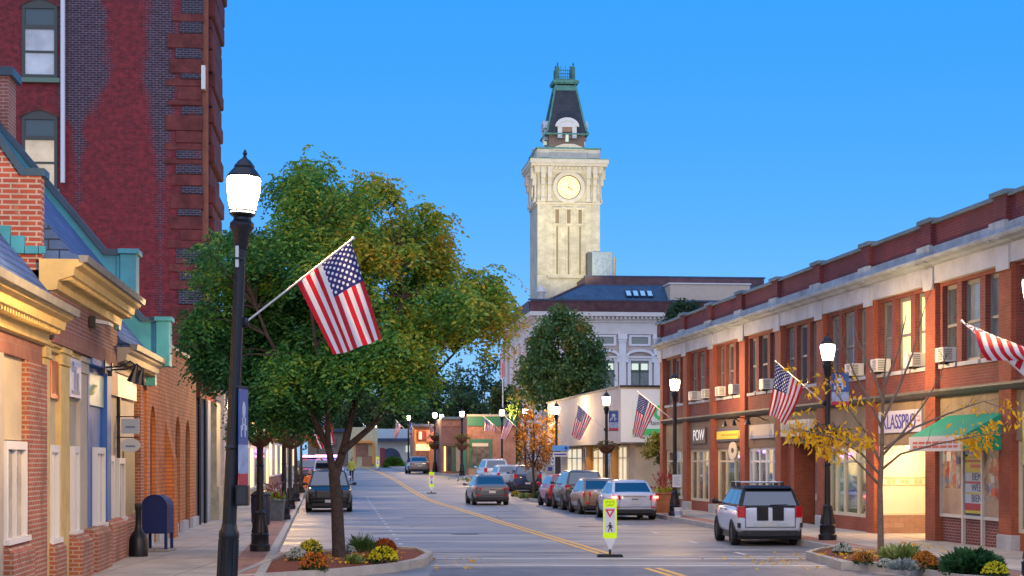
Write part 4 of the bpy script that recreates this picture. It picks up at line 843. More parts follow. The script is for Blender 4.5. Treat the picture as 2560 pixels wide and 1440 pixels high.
# tower
tf = Vector((PX(1421.5, 158), 158, 0)); tl = ch.matrix_basis.inverted() @ tf; tx, ty = tl.x, tl.y
TST = BR('tower_cream_brick', (.64, .58, .43), (.58, .53, .40), (.54, .49, .38), bw=.5, bh=.16, ms=.01, bump=.2)
TWH = M('tower_stone_trim', (.64, .58, .47), .8, var=.12, vs=2)
tw = MB(); h = 2.82; cy = ty+h
tw.box(tx-h, tx+h, ty, ty+2*h, 12, 28.3)
for x in (-h+.35, h-.35): tw.box(tx+x-.36, tx+x+.36, ty-.10, ty-.0, 18.9, 25.6)
tower = tw.build('clock_tower', TST, ch)
m = MB()
for x in (-1.04, 0, 1.04):
    m.box(tx+x-.29, tx+x-.17, ty-.12, ty, 19.0, 24.85); m.box(tx+x+.17, tx+x+.29, ty-.12, ty, 19.0, 24.85); m.box(tx+x-.4, tx+x+.4, ty-.16, ty, 23.3, 23.45); m.box(tx+x-.42, tx+x+.42, ty-.16, ty, 24.7, 24.9)
m.box(tx-1.9, tx+2.6, ty-.2, ty, 18.55, 18.85); m.build('pilaster_strips', TST, tower)
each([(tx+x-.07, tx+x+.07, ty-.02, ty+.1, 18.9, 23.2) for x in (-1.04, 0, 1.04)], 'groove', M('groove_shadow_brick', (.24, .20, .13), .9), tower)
each([(tx+x-.15, tx+x+.15, ty-.03, ty+.1, 23.46, 24.69) for x in (-1.04, 0, 1.04)], 'slit_window', M('tower_window', (.16, .11, .06), .3, emit=(1, .7, .3), es=.06), tower)
def ring(m, hh, a, b): m.box(tx-hh, tx+hh, cy-hh, cy+hh, a, b)
m = MB(); ring(m, h+.12, 25.2, 25.35); ring(m, h+.1, 27.9, 28.0); ring(m, h+.28, 28.0, 28.25); ring(m, h+.62, 28.55, 28.8); ring(m, h+.72, 28.8, 29.15); ring(m, h+.3, 28.25, 28.55)
for f_ in range(4):
    M4 = Matrix.Translation((tx, cy, 0)) @ Matrix.Rotation(f_*math.pi/2, 4, 'Z')
    sub = MB()
    for x in (-2.35, -1.75, 1.75, 2.35):
        sub.box(x-.2, x+.2, -h-.55, -h-.02, 27.5, 28.52); sub.box(x-.17, x+.17, -h-.4, -h-.02, 26.9, 27.5); sub.box(x-.2, x+.2, -h-.3, -h-.02, 25.4, 25.7); sub.box(x-.15, x+.15, -h-.22, -h-.02, 25.7, 26.9)
    for i in range(8): sub.box(-1.3+i*.36, -1.1+i*.36, -h-.5, -h-.28, 28.26, 28.5)
    sub.prism([(-1.5, 30.05), (1.5, 30.05), (1.2, 30.35), (.5, 30.6), (-.5, 30.6), (-1.2, 30.35)], 'y', -h-.1, -h+.1)
    for x in (-2.2, 2.2): sub.box(x-.45, x+.45, -h-.1, -h, 29.35, 30.1)
    m.add([M4 @ Vector(v) for v in sub.v], sub.f)
ring(m, h+.02, 29.15, 30.15); m.build('cornice', TWH, tower)
m = MB(); ring(m, h+.12, 30.15, 30.28); ring(m, h+.74, 29.151, 29.2); m.build('cornice_flashing', M('green_copper', (.08, .24, .20), .55, var=.3), tower)
for f_ in range(4):
    M4 = Matrix.Translation((tx, cy, 26.7)) @ Matrix.Rotation(f_*math.pi/2, 4, 'Z') @ Matrix.Translation((0, -h, 0)) @ Matrix.Rotation(R(90), 4, 'X')
    a = MB(); a.lathe([(1.08, .0), (1.45, .0), (1.45, .22), (1.2, .26), (1.08, .16), (1.08, 0)], 32, cap=False); b = MB(); b.add([M4 @ Vector(v) for v in a.v], a.f)
    b.build('clock_surround', TWH, tower, smooth=True, ang=50)
    a = MB(); a.lathe([(1.10, .02), (1.1, .10), (1.02, .12), (1.0, .05)], 32, cap=False); b = MB(); b.add([M4 @ Vector(v) for v in a.v], a.f); b.build('clock_rim', M('dark_bronze', (.06, .04, .02), .5), tower)
    a = MB(); a.lathe([(1.03, .03), (1.03, .06)], 32); b = MB(); b.add([M4 @ Vector(v) for v in a.v], a.f); fc = b.build('clock_face', M('clock_glow', (.45, .33, .16), .5, emit=(1, .66, .26), es=.8, var=.15, vs=3), tower)
    a = MB()
    for i in range(12):
        t = i*math.pi/6; c, s_ = math.cos(t), math.sin(t); pts = [(r*c-q*s_, r*s_+q*c, .07) for r, q in ((.74, -.03), (.9, -.03), (.9, .03), (.74, .03))]; a.quad(*pts)
    for t, r1, q in ((R(70), .75, .025), (R(-35), .5, .04)):
        c, s_ = math.cos(t), math.sin(t); a.quad(*[(r*c-k*s_, r*s_+k*c, .072) for r, k in ((-.1, -q), (r1, -q), (r1, q), (-.1, q))])
    b = MB(); b.add([M4 @ Vector(v) for v in a.v], a.f); b.build('clock_hands', M('clock_ochre', (.16, .07, .01), .6), fc)
BRC = M('tower_upper_brick', (.36, .22, .15), .85, var=.15, vs=2)
m = MB(); ring(m, 1.62, 30.28, 31.75); m.build('upper_stage', BRC, tower)
TSL = BR('tower_slate', (.045, .055, .075), (.035, .042, .06), (.02, .025, .03), bw=.3, bh=.2, ms=.01); TGR = M('green_copper', (.08, .24, .20))
m = MB(); prof = [(1.95, 31.7), (1.78, 32.0), (1.55, 33.0), (1.0, 35.8), (.86, 36.4)]; vs = [(tx+a*sx_, cy+a*sy_, z) for a, z in prof for sx_, sy_ in ((-1, -1), (1, -1), (1, 1), (-1, 1))]
m.add(vs, [(i*4+j, i*4+(j+1) % 4, i*4+4+(j+1) % 4, i*4+4+j) for i in range(4) for j in range(4)]+[(3, 2, 1, 0), (16, 17, 18, 19)]); spire = m.build('mansard_roof', TSL, tower)
m = MB()
for sx_, sy_ in ((-1, -1), (1, -1), (1, 1), (-1, 1)): m.tube([(tx+a*sx_, cy+a*sy_, z) for a, z in prof], .09, 6)
ring(m, 1.0, 35.8, 36.25); ring(m, 1.12, 36.4, 36.5); ring(m, 1.2, 36.5, 36.72); ring(m, .9, 36.72, 36.9); ring(m, 1.97, 31.62, 31.75); m.build('copper_trim', TGR, spire)
m = MB()
for sx_, sy_ in ((-1, -1), (1, -1), (1, 1), (-1, 1)): m.box(tx+.72*sx_-.16, tx+.72*sx_+.16, cy+.72*sy_-.16, cy+.72*sy_+.16, 36.9, 37.95); m.lathe([(.16, 0), (.05, .15), (.09, .3), (.01, .5)], 8, (tx+.72*sx_, cy+.72*sy_, 37.95))
for i in range(-2, 3):
    for q in (-1, 1):
        m.box(tx+i*.2-.025, tx+i*.2+.025, cy+.72*q-.025, cy+.72*q+.025, 36.9, 38.1 if i % 2 == 0 else 37.8); m.box(tx+.72*q-.025, tx+.72*q+.025, cy+i*.2-.025, cy+i*.2+.025, 36.9, 37.8)
for z in (37.05, 37.65): m.box(tx-.6, tx+.6, cy-.75, cy-.7, z, z+.06); m.box(tx-.6, tx+.6, cy+.7, cy+.75, z, z+.06)
m.build('roof_cresting', M('dark_green_copper', (.05, .16, .14), .55, var=.3), spire)
for f_ in range(4):
    M4 = Matrix.Translation((tx, cy, 0)) @ Matrix.Rotation(f_*math.pi/2, 4, 'Z'); a = MB()
    arc = [(1.08*math.cos(t), 32.35+.8*math.sin(t)) for t in np.linspace(0, math.pi, 13)]; ar2 = [(.78*math.cos(t), 32.35+.5*math.sin(t)) for t in np.linspace(math.pi, 0, 13)]
    a.prism(arc+ar2, 'y', -2.05, -1.3); a.prism([(-.8, 32.3), (.8, 32.3)]+[(.79*math.cos(t), 32.35+.5*math.sin(t)) for t in np.linspace(0, math.pi, 9)], 'y', -1.98, -1.3)
    for q in (-.66, .66): a.box(q-.2, q+.2, -1.95, -1.5, 31.3, 32.34)
    b = MB(); b.add([M4 @ Vector(v) for v in a.v], a.f); dm = b.build('dormer', HWH, spire)
    a = MB(); a.box(-.13, .13, -1.9, -1.6, 31.0, 31.7); b = MB(); b.add([M4 @ Vector(v) for v in a.v], a.f); b.build('window', M('pale_lit_pane', (.6, .66, .5)), dm)
    a = MB(); a.box(-.45, .45, -1.85, -1.5, 31.3, 32.3); b = MB(); b.add([M4 @ Vector(v) for v in a.v], a.f); b.build('dormer_wall', BRC, dm)
def spot(loc, tgt, e, col, ang, par=None, r=.3):
    l = bpy.data.lights.new('floodlight', 'SPOT'); l.energy = e; l.color = col; l.spot_size = R(ang); l.spot_blend = .6; l.shadow_soft_size = r
    o = bpy.data.objects.new('floodlight', l); COL.objects.link(o); o.location = loc; o.rotation_euler = (Vector(tgt)-Vector(loc)).to_track_quat('-Z', 'Y').to_euler()
tc_ = ch.matrix_basis @ Vector((tx, ty, 0))
spot((tc_.x+1, tc_.y-12, 18.8), (tc_.x, tc_.y, 25.0), 2100, (1, .88, .55), 80)
spot((tc_.x-3, tc_.y-10, 16.8), (tc_.x, tc_.y, 30.5), 1150, (1, .90, .60), 60)
# rooftop units
def roofunit(name, label, x, y, z, w_, d_, h_, kind):
    r = thing(name, label, 'rooftop unit', ch.matrix_basis @ Vector((x, y, z)), TC); m = MB()
    if kind:
        m.box(-w_/2, w_/2, -d_/2, d_/2, 0, h_); m.build('casing', M('pale_sheet_metal', (.30, .36, .38), .4, metal=.3, var=.15), r, bevel=.08)
        m = MB(); m.box(-w_/2+.3, w_/2-.3, -d_/2-.03, -d_/2-.005, .4, h_-.3); m.build('side_panel', M('bright_sheet_metal', (.30, .36, .40), .35, metal=.5, var=.3), r)
        m = MB(); m.tube([(w_/2+.15, -d_/2, .3), (w_/2+.15, -d_/2, h_-.5)], .1, 6); m.build('flue', M('orange_flue', (.45, .28, .1), .5), r)
        m = MB(); m.box(-w_/2-.4, -w_/2-.01, -d_/2, d_/2, 0, h_-.1); m.build('louvre_side', M('dark_louvre', (.07, .08, .09), .5), r)
    else:
        m.box(-w_/2, w_/2, -d_/2, d_/2, 0, h_*.5); m.box(-w_*.1, w_*.35, -d_/2, d_/2, h_*.5, h_); m.build('casing', M('bright_sheet_metal', (.66, .74, .78)), r); m = MB(); m.box(-w_*.35, -w_*.12, -.3, .3, h_*.5, h_*.8); m.build('vent', M('dark_louvre', (.07, .08, .09)), r)
roofunit('rooftop_unit', 'tall silvery ventilation unit on the city hall roof right of the tower', 6.6, 7.5, 17.65, 1.9, 2.0, 3.2, 1)
roofunit('rooftop_unit', 'low white rooftop unit behind the maroon parapet', 11.7, 9, 17.65, 3.1, 2, 1.25, 0)
# ================================================================ shops closing the far end of the street
def front(name, label, px0, px1, ytop, ybase, Z, mat, parts, depth=8.):
    sc = F/Z; b = thing(name, label, 'building', (PX((px0+px1)/2, Z), Z, gz(Z)), R(6)); c = (px0+px1)/2; zb = gz(Z)
    X = lambda x: (x-c)/sc
    Zz = lambda y: EYE-(y-HY)/sc-zb
    m = MB(); m.box(X(px0), X(px1), 0, depth, -.3, Zz(ytop)); m.build('wall', mat, b)
    for nm, mt, x0, x1, y0, y1, d0, d1 in parts:
        m = MB(); m.box(X(x0), X(x1), -d0, d1, Zz(y1), Zz(y0)); m.build(nm, mt, b)
    return b, X, Zz
GRN = M('dark_green_paint', (.03, .17, .10), .55); DSP = M('dark_shop_display', (.10, .08, .07), .3, var=.9, vs=3)
front('green_trimmed_shop', 'orange brick shop with dark green top band and green window frame at the street end', 1168, 1290, 1041, 1188, 141, LBR, [('green_band', GRN, 1168, 1290, 1041, 1065, .12, .1), ('cap', GCR, 1167, 1291, 1036, 1041, .2, .3), ('window_frame', GRN, 1172, 1228, 1098, 1170, .10, .05), ('shop_window', DSP, 1178, 1222, 1106, 1163, .14, .02), ('lintel_light', CREAM, 1180, 1220, 1108, 1116, .16, -.14), ('door_frame', GRN, 1150+5, 1166, 1108, 1182, .1, .05), ('base', M('tan_base', (.42, .27, .16), .8), 1172, 1290, 1170, 1188, .05, .1)])
front('plum_brick_shop', 'plum coloured brick shop with tall narrow windows at the street end', 1104, 1169, 1046, 1186, 146, LBR2, [('cap', COPE, 1103, 1170, 1042, 1048, .2, .2), ('brick_band', LBR, 1104, 1168, 1052, 1066, .06, .1), ('sign_band', BRWN, 1106, 1167, 1108, 1116, .12, .05), ('shop_window', M('lime_lit_window', (.5, .45, .1), .4, emit=(1, .85, .2), es=.7), 1110, 1114, 1116, 1178, .08, .02), ('shop_window', WGL2, 1118, 1128, 1118, 1176, .08, .02), ('door', GRN, 1131, 1137, 1116, 1184, .08, .02), ('shop_window', GCR, 1140, 1150, 1118, 1178, .08, .02)])
front('orange_lit_shop', 'brightly lit orange shop with a bay window above its entrance', 1036, 1110, 1066, 1182, 160, M('orange_render', (.46, .20, .09), .7, var=.2), [('roof_edge', NAVC, 1030, 1112, 1060, 1067, .5, .4), ('upper_window', M('maroon_fascia', (.25, .04, .05)), 1044, 1064, 1076, 1100, .15, .05), ('lit_pane', GLOWW, 1047, 1054, 1080, 1098, .2, .02), ('shop_window', M('bright_yellow_window', (.7, .5, .2), .4, emit=(1, .72, .25), es=.7), 1040, 1074, 1110, 1126, .15, .05), ('shop_window', M('dim_red_window', (.22, .09, .06), .4, var=.5, vs=2), 1042, 1072, 1127, 1150, .12, .05), ('corner_post', M('orange_trim', (.7, .26, .05), .6), 1036, 1041, 1074, 1110, .2, .05), ('red_panel', M('pink_red_panel', (.6, .2, .16), .6), 1066, 1092, 1078, 1104, .16, .05)])
b, X, Zz = front('arched_white_shop', 'pale blue and white shop with a wide dark arched doorway', 936, 1044, 1072, 1168, 205, M('pale_blue_siding', (.46, .56, .60), .7, var=.1), [('dark_eave', NAVC, 932, 1046, 1096, 1103, 1.2, .3), ('lower_wall', M('pale_grey_wall', (.50, .47, .42)), 946, 1042, 1103, 1168, .25, .1), ('side_window', M('pale_lit_pane', (.6, .66, .5)), 1014, 1024, 1114, 1130, .3, -.2)])
m = MB(); m.prism([(X(950), Zz(1168)), (X(1002), Zz(1168))]+[(X(976)+(X(1002)-X(976))*math.cos(t), Zz(1146)+(Zz(1120)-Zz(1146))*math.sin(t)) for t in np.linspace(0, math.pi, 12)], 'y', -.30, .1); m.build('arched_door', NAVC, b)
m = MB(); m.box(X(950), X(962), -.32, -.1, Zz(1168), Zz(1120)); m.build('red_shutter', M('maroon_fascia', (.25, .04, .05)), b)
front('orange_corner_shop', 'orange trimmed shop far down the left side of the road', 872, 944, 1068, 1166, 190, M('yellowish_siding', (.52, .48, .30), .7, var=.15), [('awning', M('orange_trim', (.7, .26, .05)), 884, 930, 1102, 1108, .8, .1), ('shop_window', M('dim_red_window', (.22, .09, .06)), 890, 920, 1110, 1140, .15, .05), ('corner_post', M('orange_trim', (.7, .26, .05)), 886, 890, 1108, 1160, .2, .05), ('corner_post', M('orange_trim', (.7, .26, .05)), 930, 936, 1108, 1160, .2, .05), ('lower_wall', M('brown_boards', (.32, .16, .09), .7), 905, 934, 1140, 1165, .1, .05)])
front('brown_far_house', 'dull brown house closing the left end of the street', 770, 868, 1078, 1168, 212, M('dull_brown_siding', (.20, .15, .11), .8, var=.2), [('roof_edge', NAVC, 766, 872, 1072, 1080, .6, .4), ('window', DSP, 790, 806, 1096, 1116, .1, .05), ('window', DSP, 826, 842, 1096, 1116, .1, .05)])
# ================================================================ street lamps
def globe_mat():
    m, nt, b, N, L = nodes_of('lamp_globe'); e = N('Emission', i_Strength=13.); e.inputs[0].default_value = (1, .86, .62, 1); t = N('BsdfTransparent'); mx = N('MixShader', i_Fac=.45)
    L(t.outputs[0], mx.inputs[1]); L(e.outputs[0], mx.inputs[2]); L(mx.outputs[0], nt.nodes['Material Output'].inputs['Surface']); return m
GLOBE = globe_mat()
lamp0 = thing('street_lamp', 'x', 'street lamp', (0, 0, 0), 0, 'street lamps along both pavements')
m = MB()
m.lathe([(.23, 0), (.235, .14), (.20, .17), (.20, .36), (.215, .38), (.17, .42), (.155, .62), (.12, .84), (.13, .87), (.085, .92)], 16)
for i in range(8): a = i*math.pi/4; m.tube([(.18*math.cos(a), .18*math.sin(a), .42), (.105*math.cos(a), .105*math.sin(a), .86)], .018, 5)
m.build('lamp_base', DKMET, lamp0, smooth=True)
m = MB(); m.tube([(0, 0, .9), (0, 0, 4.25)], [.078, .062], 14)
for i in range(10): a = i*math.pi/5; m.tube([(.072*math.cos(a), .072*math.sin(a), .95), (.057*math.cos(a), .057*math.sin(a), 4.2)], .010, 5)
m.lathe([(.068, 1.9), (.095, 1.93), (.068, 1.97)], 14); m.build('pole', DKMET, lamp0, smooth=True)
m = MB(); m.lathe([(.065, 4.2), (.085, 4.24), (.10, 4.40), (.14, 4.45), (.14, 4.50), (.10, 4.54), (.10, 4.57), (.145, 4.60), (.15, 4.62)], 16); m.build('globe_holder', DKMET, lamp0, smooth=True)
m = MB(); m.lathe([(.135, 4.62), (.150, 4.70), (.182, 4.86), (.192, 4.98), (.18, 5.02), (.15, 5.04)], 20); m.build('globe', GLOBE, lamp0, smooth=True)
m = MB(); m.lathe([(.158, 4.635), (.158, 4.655), (.142, 4.655), (.142, 4.635), (.158, 4.635)], 20, cap=False)
for i in range(6): a = i*math.pi/3+.2; m.tube([(r_*math.cos(a), r_*math.sin(a), z) for r_, z in ((.140, 4.62), (.155, 4.70), (.187, 4.86), (.196, 4.98), (.186, 5.04))], .007, 5)
m.build('globe_frame', DKMET, lamp0)
m = MB(); m.lathe([(.185, 5.03), (.188, 5.05), (.15, 5.10), (.115, 5.14), (.12, 5.155), (.07, 5.22), (.03, 5.25), (.015, 5.28), (.028, 5.30), (.008, 5.35)], 18); m.build('lamp_cap', DKMET, lamp0, smooth=True)
l = bpy.data.lights.new('lamp_light', 'POINT'); l.energy = 620; l.color = (1, .60, .25); l.shadow_soft_size = .09
o = bpy.data.objects.new('lamp_light', l); COL.objects.link(o); o.parent = lamp0; o.location = (0, 0, 4.86)
LAMPS = [(564, 23.2, 'tallest street lamp in the left foreground carrying the large flag and a blue banner'),
         (650, 39.7, 'street lamp on the left pavement behind the mailbox with a round brown basket'),
         (710, 61, 'street lamp on the left pavement beside the grey planter box'), (725, 74, 'dark street lamp on the left pavement, second beyond the planter box'),
         (739, 88, 'dark street lamp on the left pavement next to the windscreen of the black vehicle'), (753, 104, 'farthest slim street lamp of the left pavement row'),
         (2585, 29, 'street lamp cut off by the right edge of the photo holding the wind-blown flag'), (2069, 45.3, 'lit street lamp behind the striped white hatchback with yellow leaves around it'),
         (1687, 64.9, 'lit street lamp by the white side panel with a paper sign on its post'), (1516, 82.6, 'lit street lamp with a small blue banner in front of the low grey shop building'),
         (1391, 100, 'lit street lamp carrying the blue strip sign at the far planted island'), (1313, 113, 'unlit looking street lamp rising behind the orange tree'), (1255, 128, 'lit street lamp beside the dark trunk near the two parked white cars'),
         (1155, 138, 'lit street lamp with two stacked flower baskets in front of the green trimmed shop'), (1087, 150, 'bright street lamp with two stacked flower baskets left of the plum brick shop'),
         (1104, 158, 'small street lamp partly behind the lamp with stacked baskets'), (1021, 165, 'street lamp with a blue banner left of the orange lit shop'), (938, 215, 'most distant street lamp in front of the arched white shop')]
LP = []
for i, (px, Z, lab) in enumerate(LAMPS):
    loc = Vector((PX(px, Z), Z, gz(Z)+.15)); o = lamp0
    if i: o = dup(lamp0, loc, .3*i, lab, skip=())
    else: o.location = loc; o['label'] = lab
    LP.append(o)
for o in LP[1:]: o.scale = (1, 1, 1)
m = MB(); m.lathe([(.19, 0), (.19, .12), (.13, .2), (.112, .3), (.108, .88), (.118, .90), (.118, .96), (.095, 1.0), (.085, 1.06)], 16)
for i in range(8): a = i*math.pi/4; m.tube([(.108*math.cos(a), .108*math.sin(a), .3), (.104*math.cos(a), .104*math.sin(a), .88)], .016, 5)
ob = [c for c in LP[0].children if c.name.startswith('lamp_base')][0]; nb_ = m.build('lamp_base', DKMET, LP[0], smooth=True); bpy.data.objects.remove(ob)
for j, e in ((0, 1600), (1, 480)):
    for c in LP[j].children:
        if c.type == 'LIGHT': c.data = c.data.copy(); c.data.energy = e
LP[0].scale = (1.15, 1.15, 1.15); LP[0].rotation_euler = (0, R(2.4), 0)
# ================================================================ flags on slanted poles
def flag_mat():
    m, nt, b, N, L = nodes_of('striped_flag_cloth'); tc = N('TexCoord'); sp = N('SeparateXYZ'); L(tc.outputs['UV'], sp.inputs[0])
    def mt(op, a, b_=None, c=None):
        n = N('Math', operation=op)
        for i, v in enumerate((a, b_, c)):
            if v is None: continue
            if isinstance(v, (int, float)): n.inputs[i].default_value = v
            else: L(v, n.inputs[i])
        return n.outputs[0]
    u, v = sp.outputs[0], sp.outputs[1]
    st = mt('MODULO', mt('FLOOR', mt('MULTIPLY', v, 13)), 2)
    can = mt('MULTIPLY', mt('LESS_THAN', u, .4), mt('GREATER_THAN', v, 6/13))
    i_ = mt('MULTIPLY', u, 12/.4); j_ = mt('MULTIPLY', mt('SUBTRACT', v, 6/13), 10/(7/13))
    ri, rj = mt('ROUND', i_), mt('ROUND', j_)
    ev = mt('LESS_THAN', mt('MODULO', mt('ADD', ri, rj), 2), .5)
    dx, dy = mt('SUBTRACT', i_, ri), mt('SUBTRACT', j_, rj)
    dist = mt('SQRT', mt('ADD', mt('MULTIPLY', dx, dx), mt('MULTIPLY', dy, dy)))
    star = mt('MULTIPLY', mt('MULTIPLY', mt('LESS_THAN', dist, .40), ev), mt('MULTIPLY', mt('GREATER_THAN', ri, .5), mt('LESS_THAN', ri, 11.5)))
    a = N('MixRGB'); L(st, a.inputs[0]); a.inputs[1].default_value = (.60, .012, .025, 1); a.inputs[2].default_value = (.84, .82, .80, 1)
    c = N('MixRGB'); L(star, c.inputs[0]); c.inputs[1].default_value = (.025, .03, .16, 1); c.inputs[2].default_value = (.82, .82, .82, 1)
    e = N('MixRGB'); L(can, e.inputs[0]); L(a.outputs[0], e.inputs[1]); L(c.outputs[0], e.inputs[2])
    L(e.outputs[0], b.inputs['Base Color']); b.inputs['Roughness'].default_value = .7
    t = N('BsdfTranslucent'); L(e.outputs[0], t.inputs['Color']); mx = N('MixShader', i_Fac=.45); L(b.outputs[0], mx.inputs[1]); L(t.outputs[0], mx.inputs[2])
    L(mx.outputs[0], nt.nodes['Material Output'].inputs['Surface']); return m
FLAGM = flag_mat(); POLEW = M('white_flag_pole', (.66, .64, .60), .45)
def flag(label, base, tip, rows, Z, group='flags on the street lamps', thick=.014, amp=.05, dz=0., seed=0):
    """rows: list of (outer point, inner point) in photo pixels from hoist to fly, with optional depth shift towards the camera"""
    B = W(*base, Z); t = thing('flag', label, 'flag', B, 0, group); inv = Vector(B)
    T = W(*tip, Z-dz); m = MB(); m.tube([(0, 0, 0), T-inv], thick, 8); m.ball(T-inv, thick*1.9, 8, 6); m.build('flag_pole', POLEW, t, smooth=True)
    m = MB(); m.ball((0, 0, 0), (.05, .05, .07), 8, 6); m.build('bracket', DKMET, t)
    nu, nv = 26, 26; rnd = random.Random(seed); ph = rnd.uniform(0, 6); R_ = []
    for o_, i_, q in [(r+(0,))[:3] for r in rows]: R_.append((W(*o_, Z-dz*.8-q), W(*i_, Z-dz*.45-q)))
    k = len(R_)-1; vs = []; uv = []
    for iu in range(nu+1):
        u = iu/nu; x = u*k; a = min(int(x), k-1); f = x-a
        def cr(c):
            p0, p1, p2, p3 = [R_[max(0, min(k, a+d_))][c] for d_ in (-1, 0, 1, 2)]
            return .5*((2*p1)+(p2-p0)*f+(2*p0-5*p1+4*p2-p3)*f*f+(3*p1-p0-3*p2+p3)*f**3)
        O, I = cr(0), cr(1)
        for iv in range(nv+1):
            v = iv/nv; p = I.lerp(O, v)
            w_ = amp*u**.7*math.sin(v*9+ph+u*1.3)+amp*.5*u*math.sin(v*17+ph*2-u*3)
            p = p+Vector((.25*w_, w_, -.12*abs(w_)-.04*u*math.sin(v*3.14*2+ph)*amp*10)); vs.append(p-inv); uv.append((u, v))
    n = nv+1; fs = [(i*n+j, i*n+j+1, (i+1)*n+j+1, (i+1)*n+j) for i in range(nu) for j in range(nv)]
    m = MB(); m.add(vs, fs); m.build('cloth', FLAGM, t, smooth=True, ang=180, recalc=False, uv=[uv[i] for f in fs for i in f])
    return t
flag('largest flag, hanging from the foreground lamp in front of the big green tree', (614, 806), (883, 596), [((876, 602), (742, 706)), ((916, 728), (787, 797)), ((955, 850), (830, 887))], 23.2, amp=.05, dz=.2, seed=2, thick=.013)
flag('flag on the lit lamp behind the striped white hatchback', (2060, 1008), (1938, 903), [((1941, 907), (2008, 964)), ((1930, 985), (1990, 1010)), ((1921, 1034), (1962, 1060))], 45.3, amp=.07, seed=3)
flag('wind-blown flag bulging over its pole at the right edge of the photo', (2582, 956), (2404, 803), [((2408, 808), (2575, 948)), ((2432, 816, ), (2600, 884), .25), ((2448, 868), (2620, 900), .4), ((2468, 900), (2640, 905), .3)], 29, amp=.02, seed=4)
flag('flag in front of the white side panel of the low shop building', (1686, 1053), (1594, 980), [((1597, 985), (1643, 1018)), ((1589, 1035), (1622, 1060)), ((1581, 1083), (1604, 1098))], 64.9, amp=.08, seed=5)
flag('flag in front of the low grey fascia beside the small blue banner', (1512, 1074), (1443, 1010), [((1445, 1013), (1480, 1042)), ((1437, 1052), (1466, 1072)), ((1429, 1090), (1451, 1102))], 82.6, amp=.09, seed=6)
flag('dark blue and red flag hanging on the lamp behind the orange tree', (1310, 1086), (1262, 1040), [((1263, 1042), (1284, 1061)), ((1257, 1068), (1274, 1082)), ((1251, 1094), (1262, 1103))], 113, amp=.08, seed=7)
flag('pale pink looking flag in front of the green trimmed shop', (1254, 1079), (1209, 1041), [((1211, 1044), (1238, 1063)), ((1210, 1060), (1238, 1071)), ((1209, 1076), (1238, 1079))], 128, amp=.1, seed=8)
flag('small distant flag in front of the arched white shop', (1020, 1082), (989, 1049), [((990, 1051), (1004, 1064)), ((987, 1072), (999, 1078)), ((984, 1093), (991, 1095))], 165, amp=.1, seed=9)
flag('small distant flag over the orange lit shop', (1087, 1085), (1069, 1054), [((1070, 1056), (1084, 1072)), ((1072, 1068), (1085, 1078)), ((1074, 1080), (1086, 1083))], 150, amp=.1, seed=10)
flag('most distant flag left of the arched white shop', (938, 1090), (906, 1058), [((908, 1060), (922, 1074)), ((906, 1076), (917, 1084)), ((903, 1092), (910, 1096))], 215, amp=.1, seed=11)
flag('flag half hidden among the lower limbs of the big tree', (714, 1100), (822, 1008), [((818, 1012), (768, 1056)), ((827, 1060), (785, 1092)), ((836, 1108), (802, 1124))], 61, amp=.07, seed=12)
fp = thing('flagpole', 'tall flagpole with a limp flag left of the city hall tree', 'flagpole', (PX(1257, 148), 148, gz(148)))
m = MB(); m.tube([(0, 0, 0), (0, 0, 11.2)], [.07, .04], 8); m.ball((0, 0, 11.25), .09, 8, 6); m.build('pole', POLEW, fp)
m = MB(); vs = []; uv = []
for i in range(13):
    for j in range(9): u, v = i/12, j/8; vs.append((.06+.10*v*math.sin(i*.0)-.12*(1-v)*math.sin(v*9), .15*math.sin(v*7+u*2), 10.2-2.2*u-.5*(1-v)*0+v*.25)); uv.append((u, v))
vs = [(x-.22+.34*uv[k][1], y, z) for k, (x, y, z) in enumerate(vs)]
fs = [(i*9+j, i*9+j+1, (i+1)*9+j+1, (i+1)*9+j) for i in range(12) for j in range(8)]; m.add(vs, fs); m.build('cloth', FLAGM, fp, smooth=True, recalc=False, uv=[uv[i] for f in fs for i in f])
# ================================================================ lamp banners
def banner(label, px0, px1, y0, y1, Z, rz, pole_px, wd=None):
    c = W((px0+px1)/2, y1, Z); t = thing('lamp_banner', label, 'banner', c, rz, 'banners on the street lamps'); sc = F/Z; h = (y1-y0)/sc; w_ = wd or (px1-px0)/sc
    for nm, a, b, mt in (('top_field', .42, 1, M('banner_blue', (.03, .10, .34), .6, var=.2, vs=2)), ('picture_field', .12, .42, M('banner_pale', (.34, .42, .60), .6, var=.4, vs=5)), ('red_edge', 0, .12, M('banner_red', (.55, .03, .06), .6))):
        m = MB(); m.box(-w_/2, w_/2, -.008, .008, a*h, b*h-.001); m.build(nm, mt, t)
    m = MB()
    for i in range(5): q = -w_/2+.06+i*(w_-.12)/5; m.box(q, q+.05, -.012, -.009, h*(.5+.07*(i % 3)), h*(.62+.08*(i % 2)))
    m.ball((0, -.01, h*.78), (w_*.2, .005, h*.09), 10, 5); m.build('banner_print', M('banner_print_white', (.55, .60, .70), .6), t)
    dxp = (pole_px-(px0+px1)/2)/sc; m = MB()
    for z in (-.02, h+.02): m.tube([(dxp/math.cos(rz), 0, z), (w_/2*(1 if dxp < 0 else -1), 0, z)], .015, 6)
    m.build('banner_arm', DKMET, t)
banner('blue and white banner with a red lower edge on the lamp behind the hatchback', 2079, 2122, 934, 1013, 45.3, 0, 2069)
banner('small blue banner with a pale figure on the lamp before the low grey building', 1522, 1546, 1028, 1076, 82.6, 0, 1516)
banner('blue banner with red bottom seen almost edge-on on the foreground lamp', 596, 620, 972, 1213, 23.3, R(83), 600, .42)
banner('tiny pale banner on the lamp left of the plum brick shop', 1108, 1120, 1055, 1080, 158, 0, 1104)
banner('tiny blue banner on the lamp left of the orange lit shop', 1024, 1036, 1058, 1086, 165, 0, 1021)
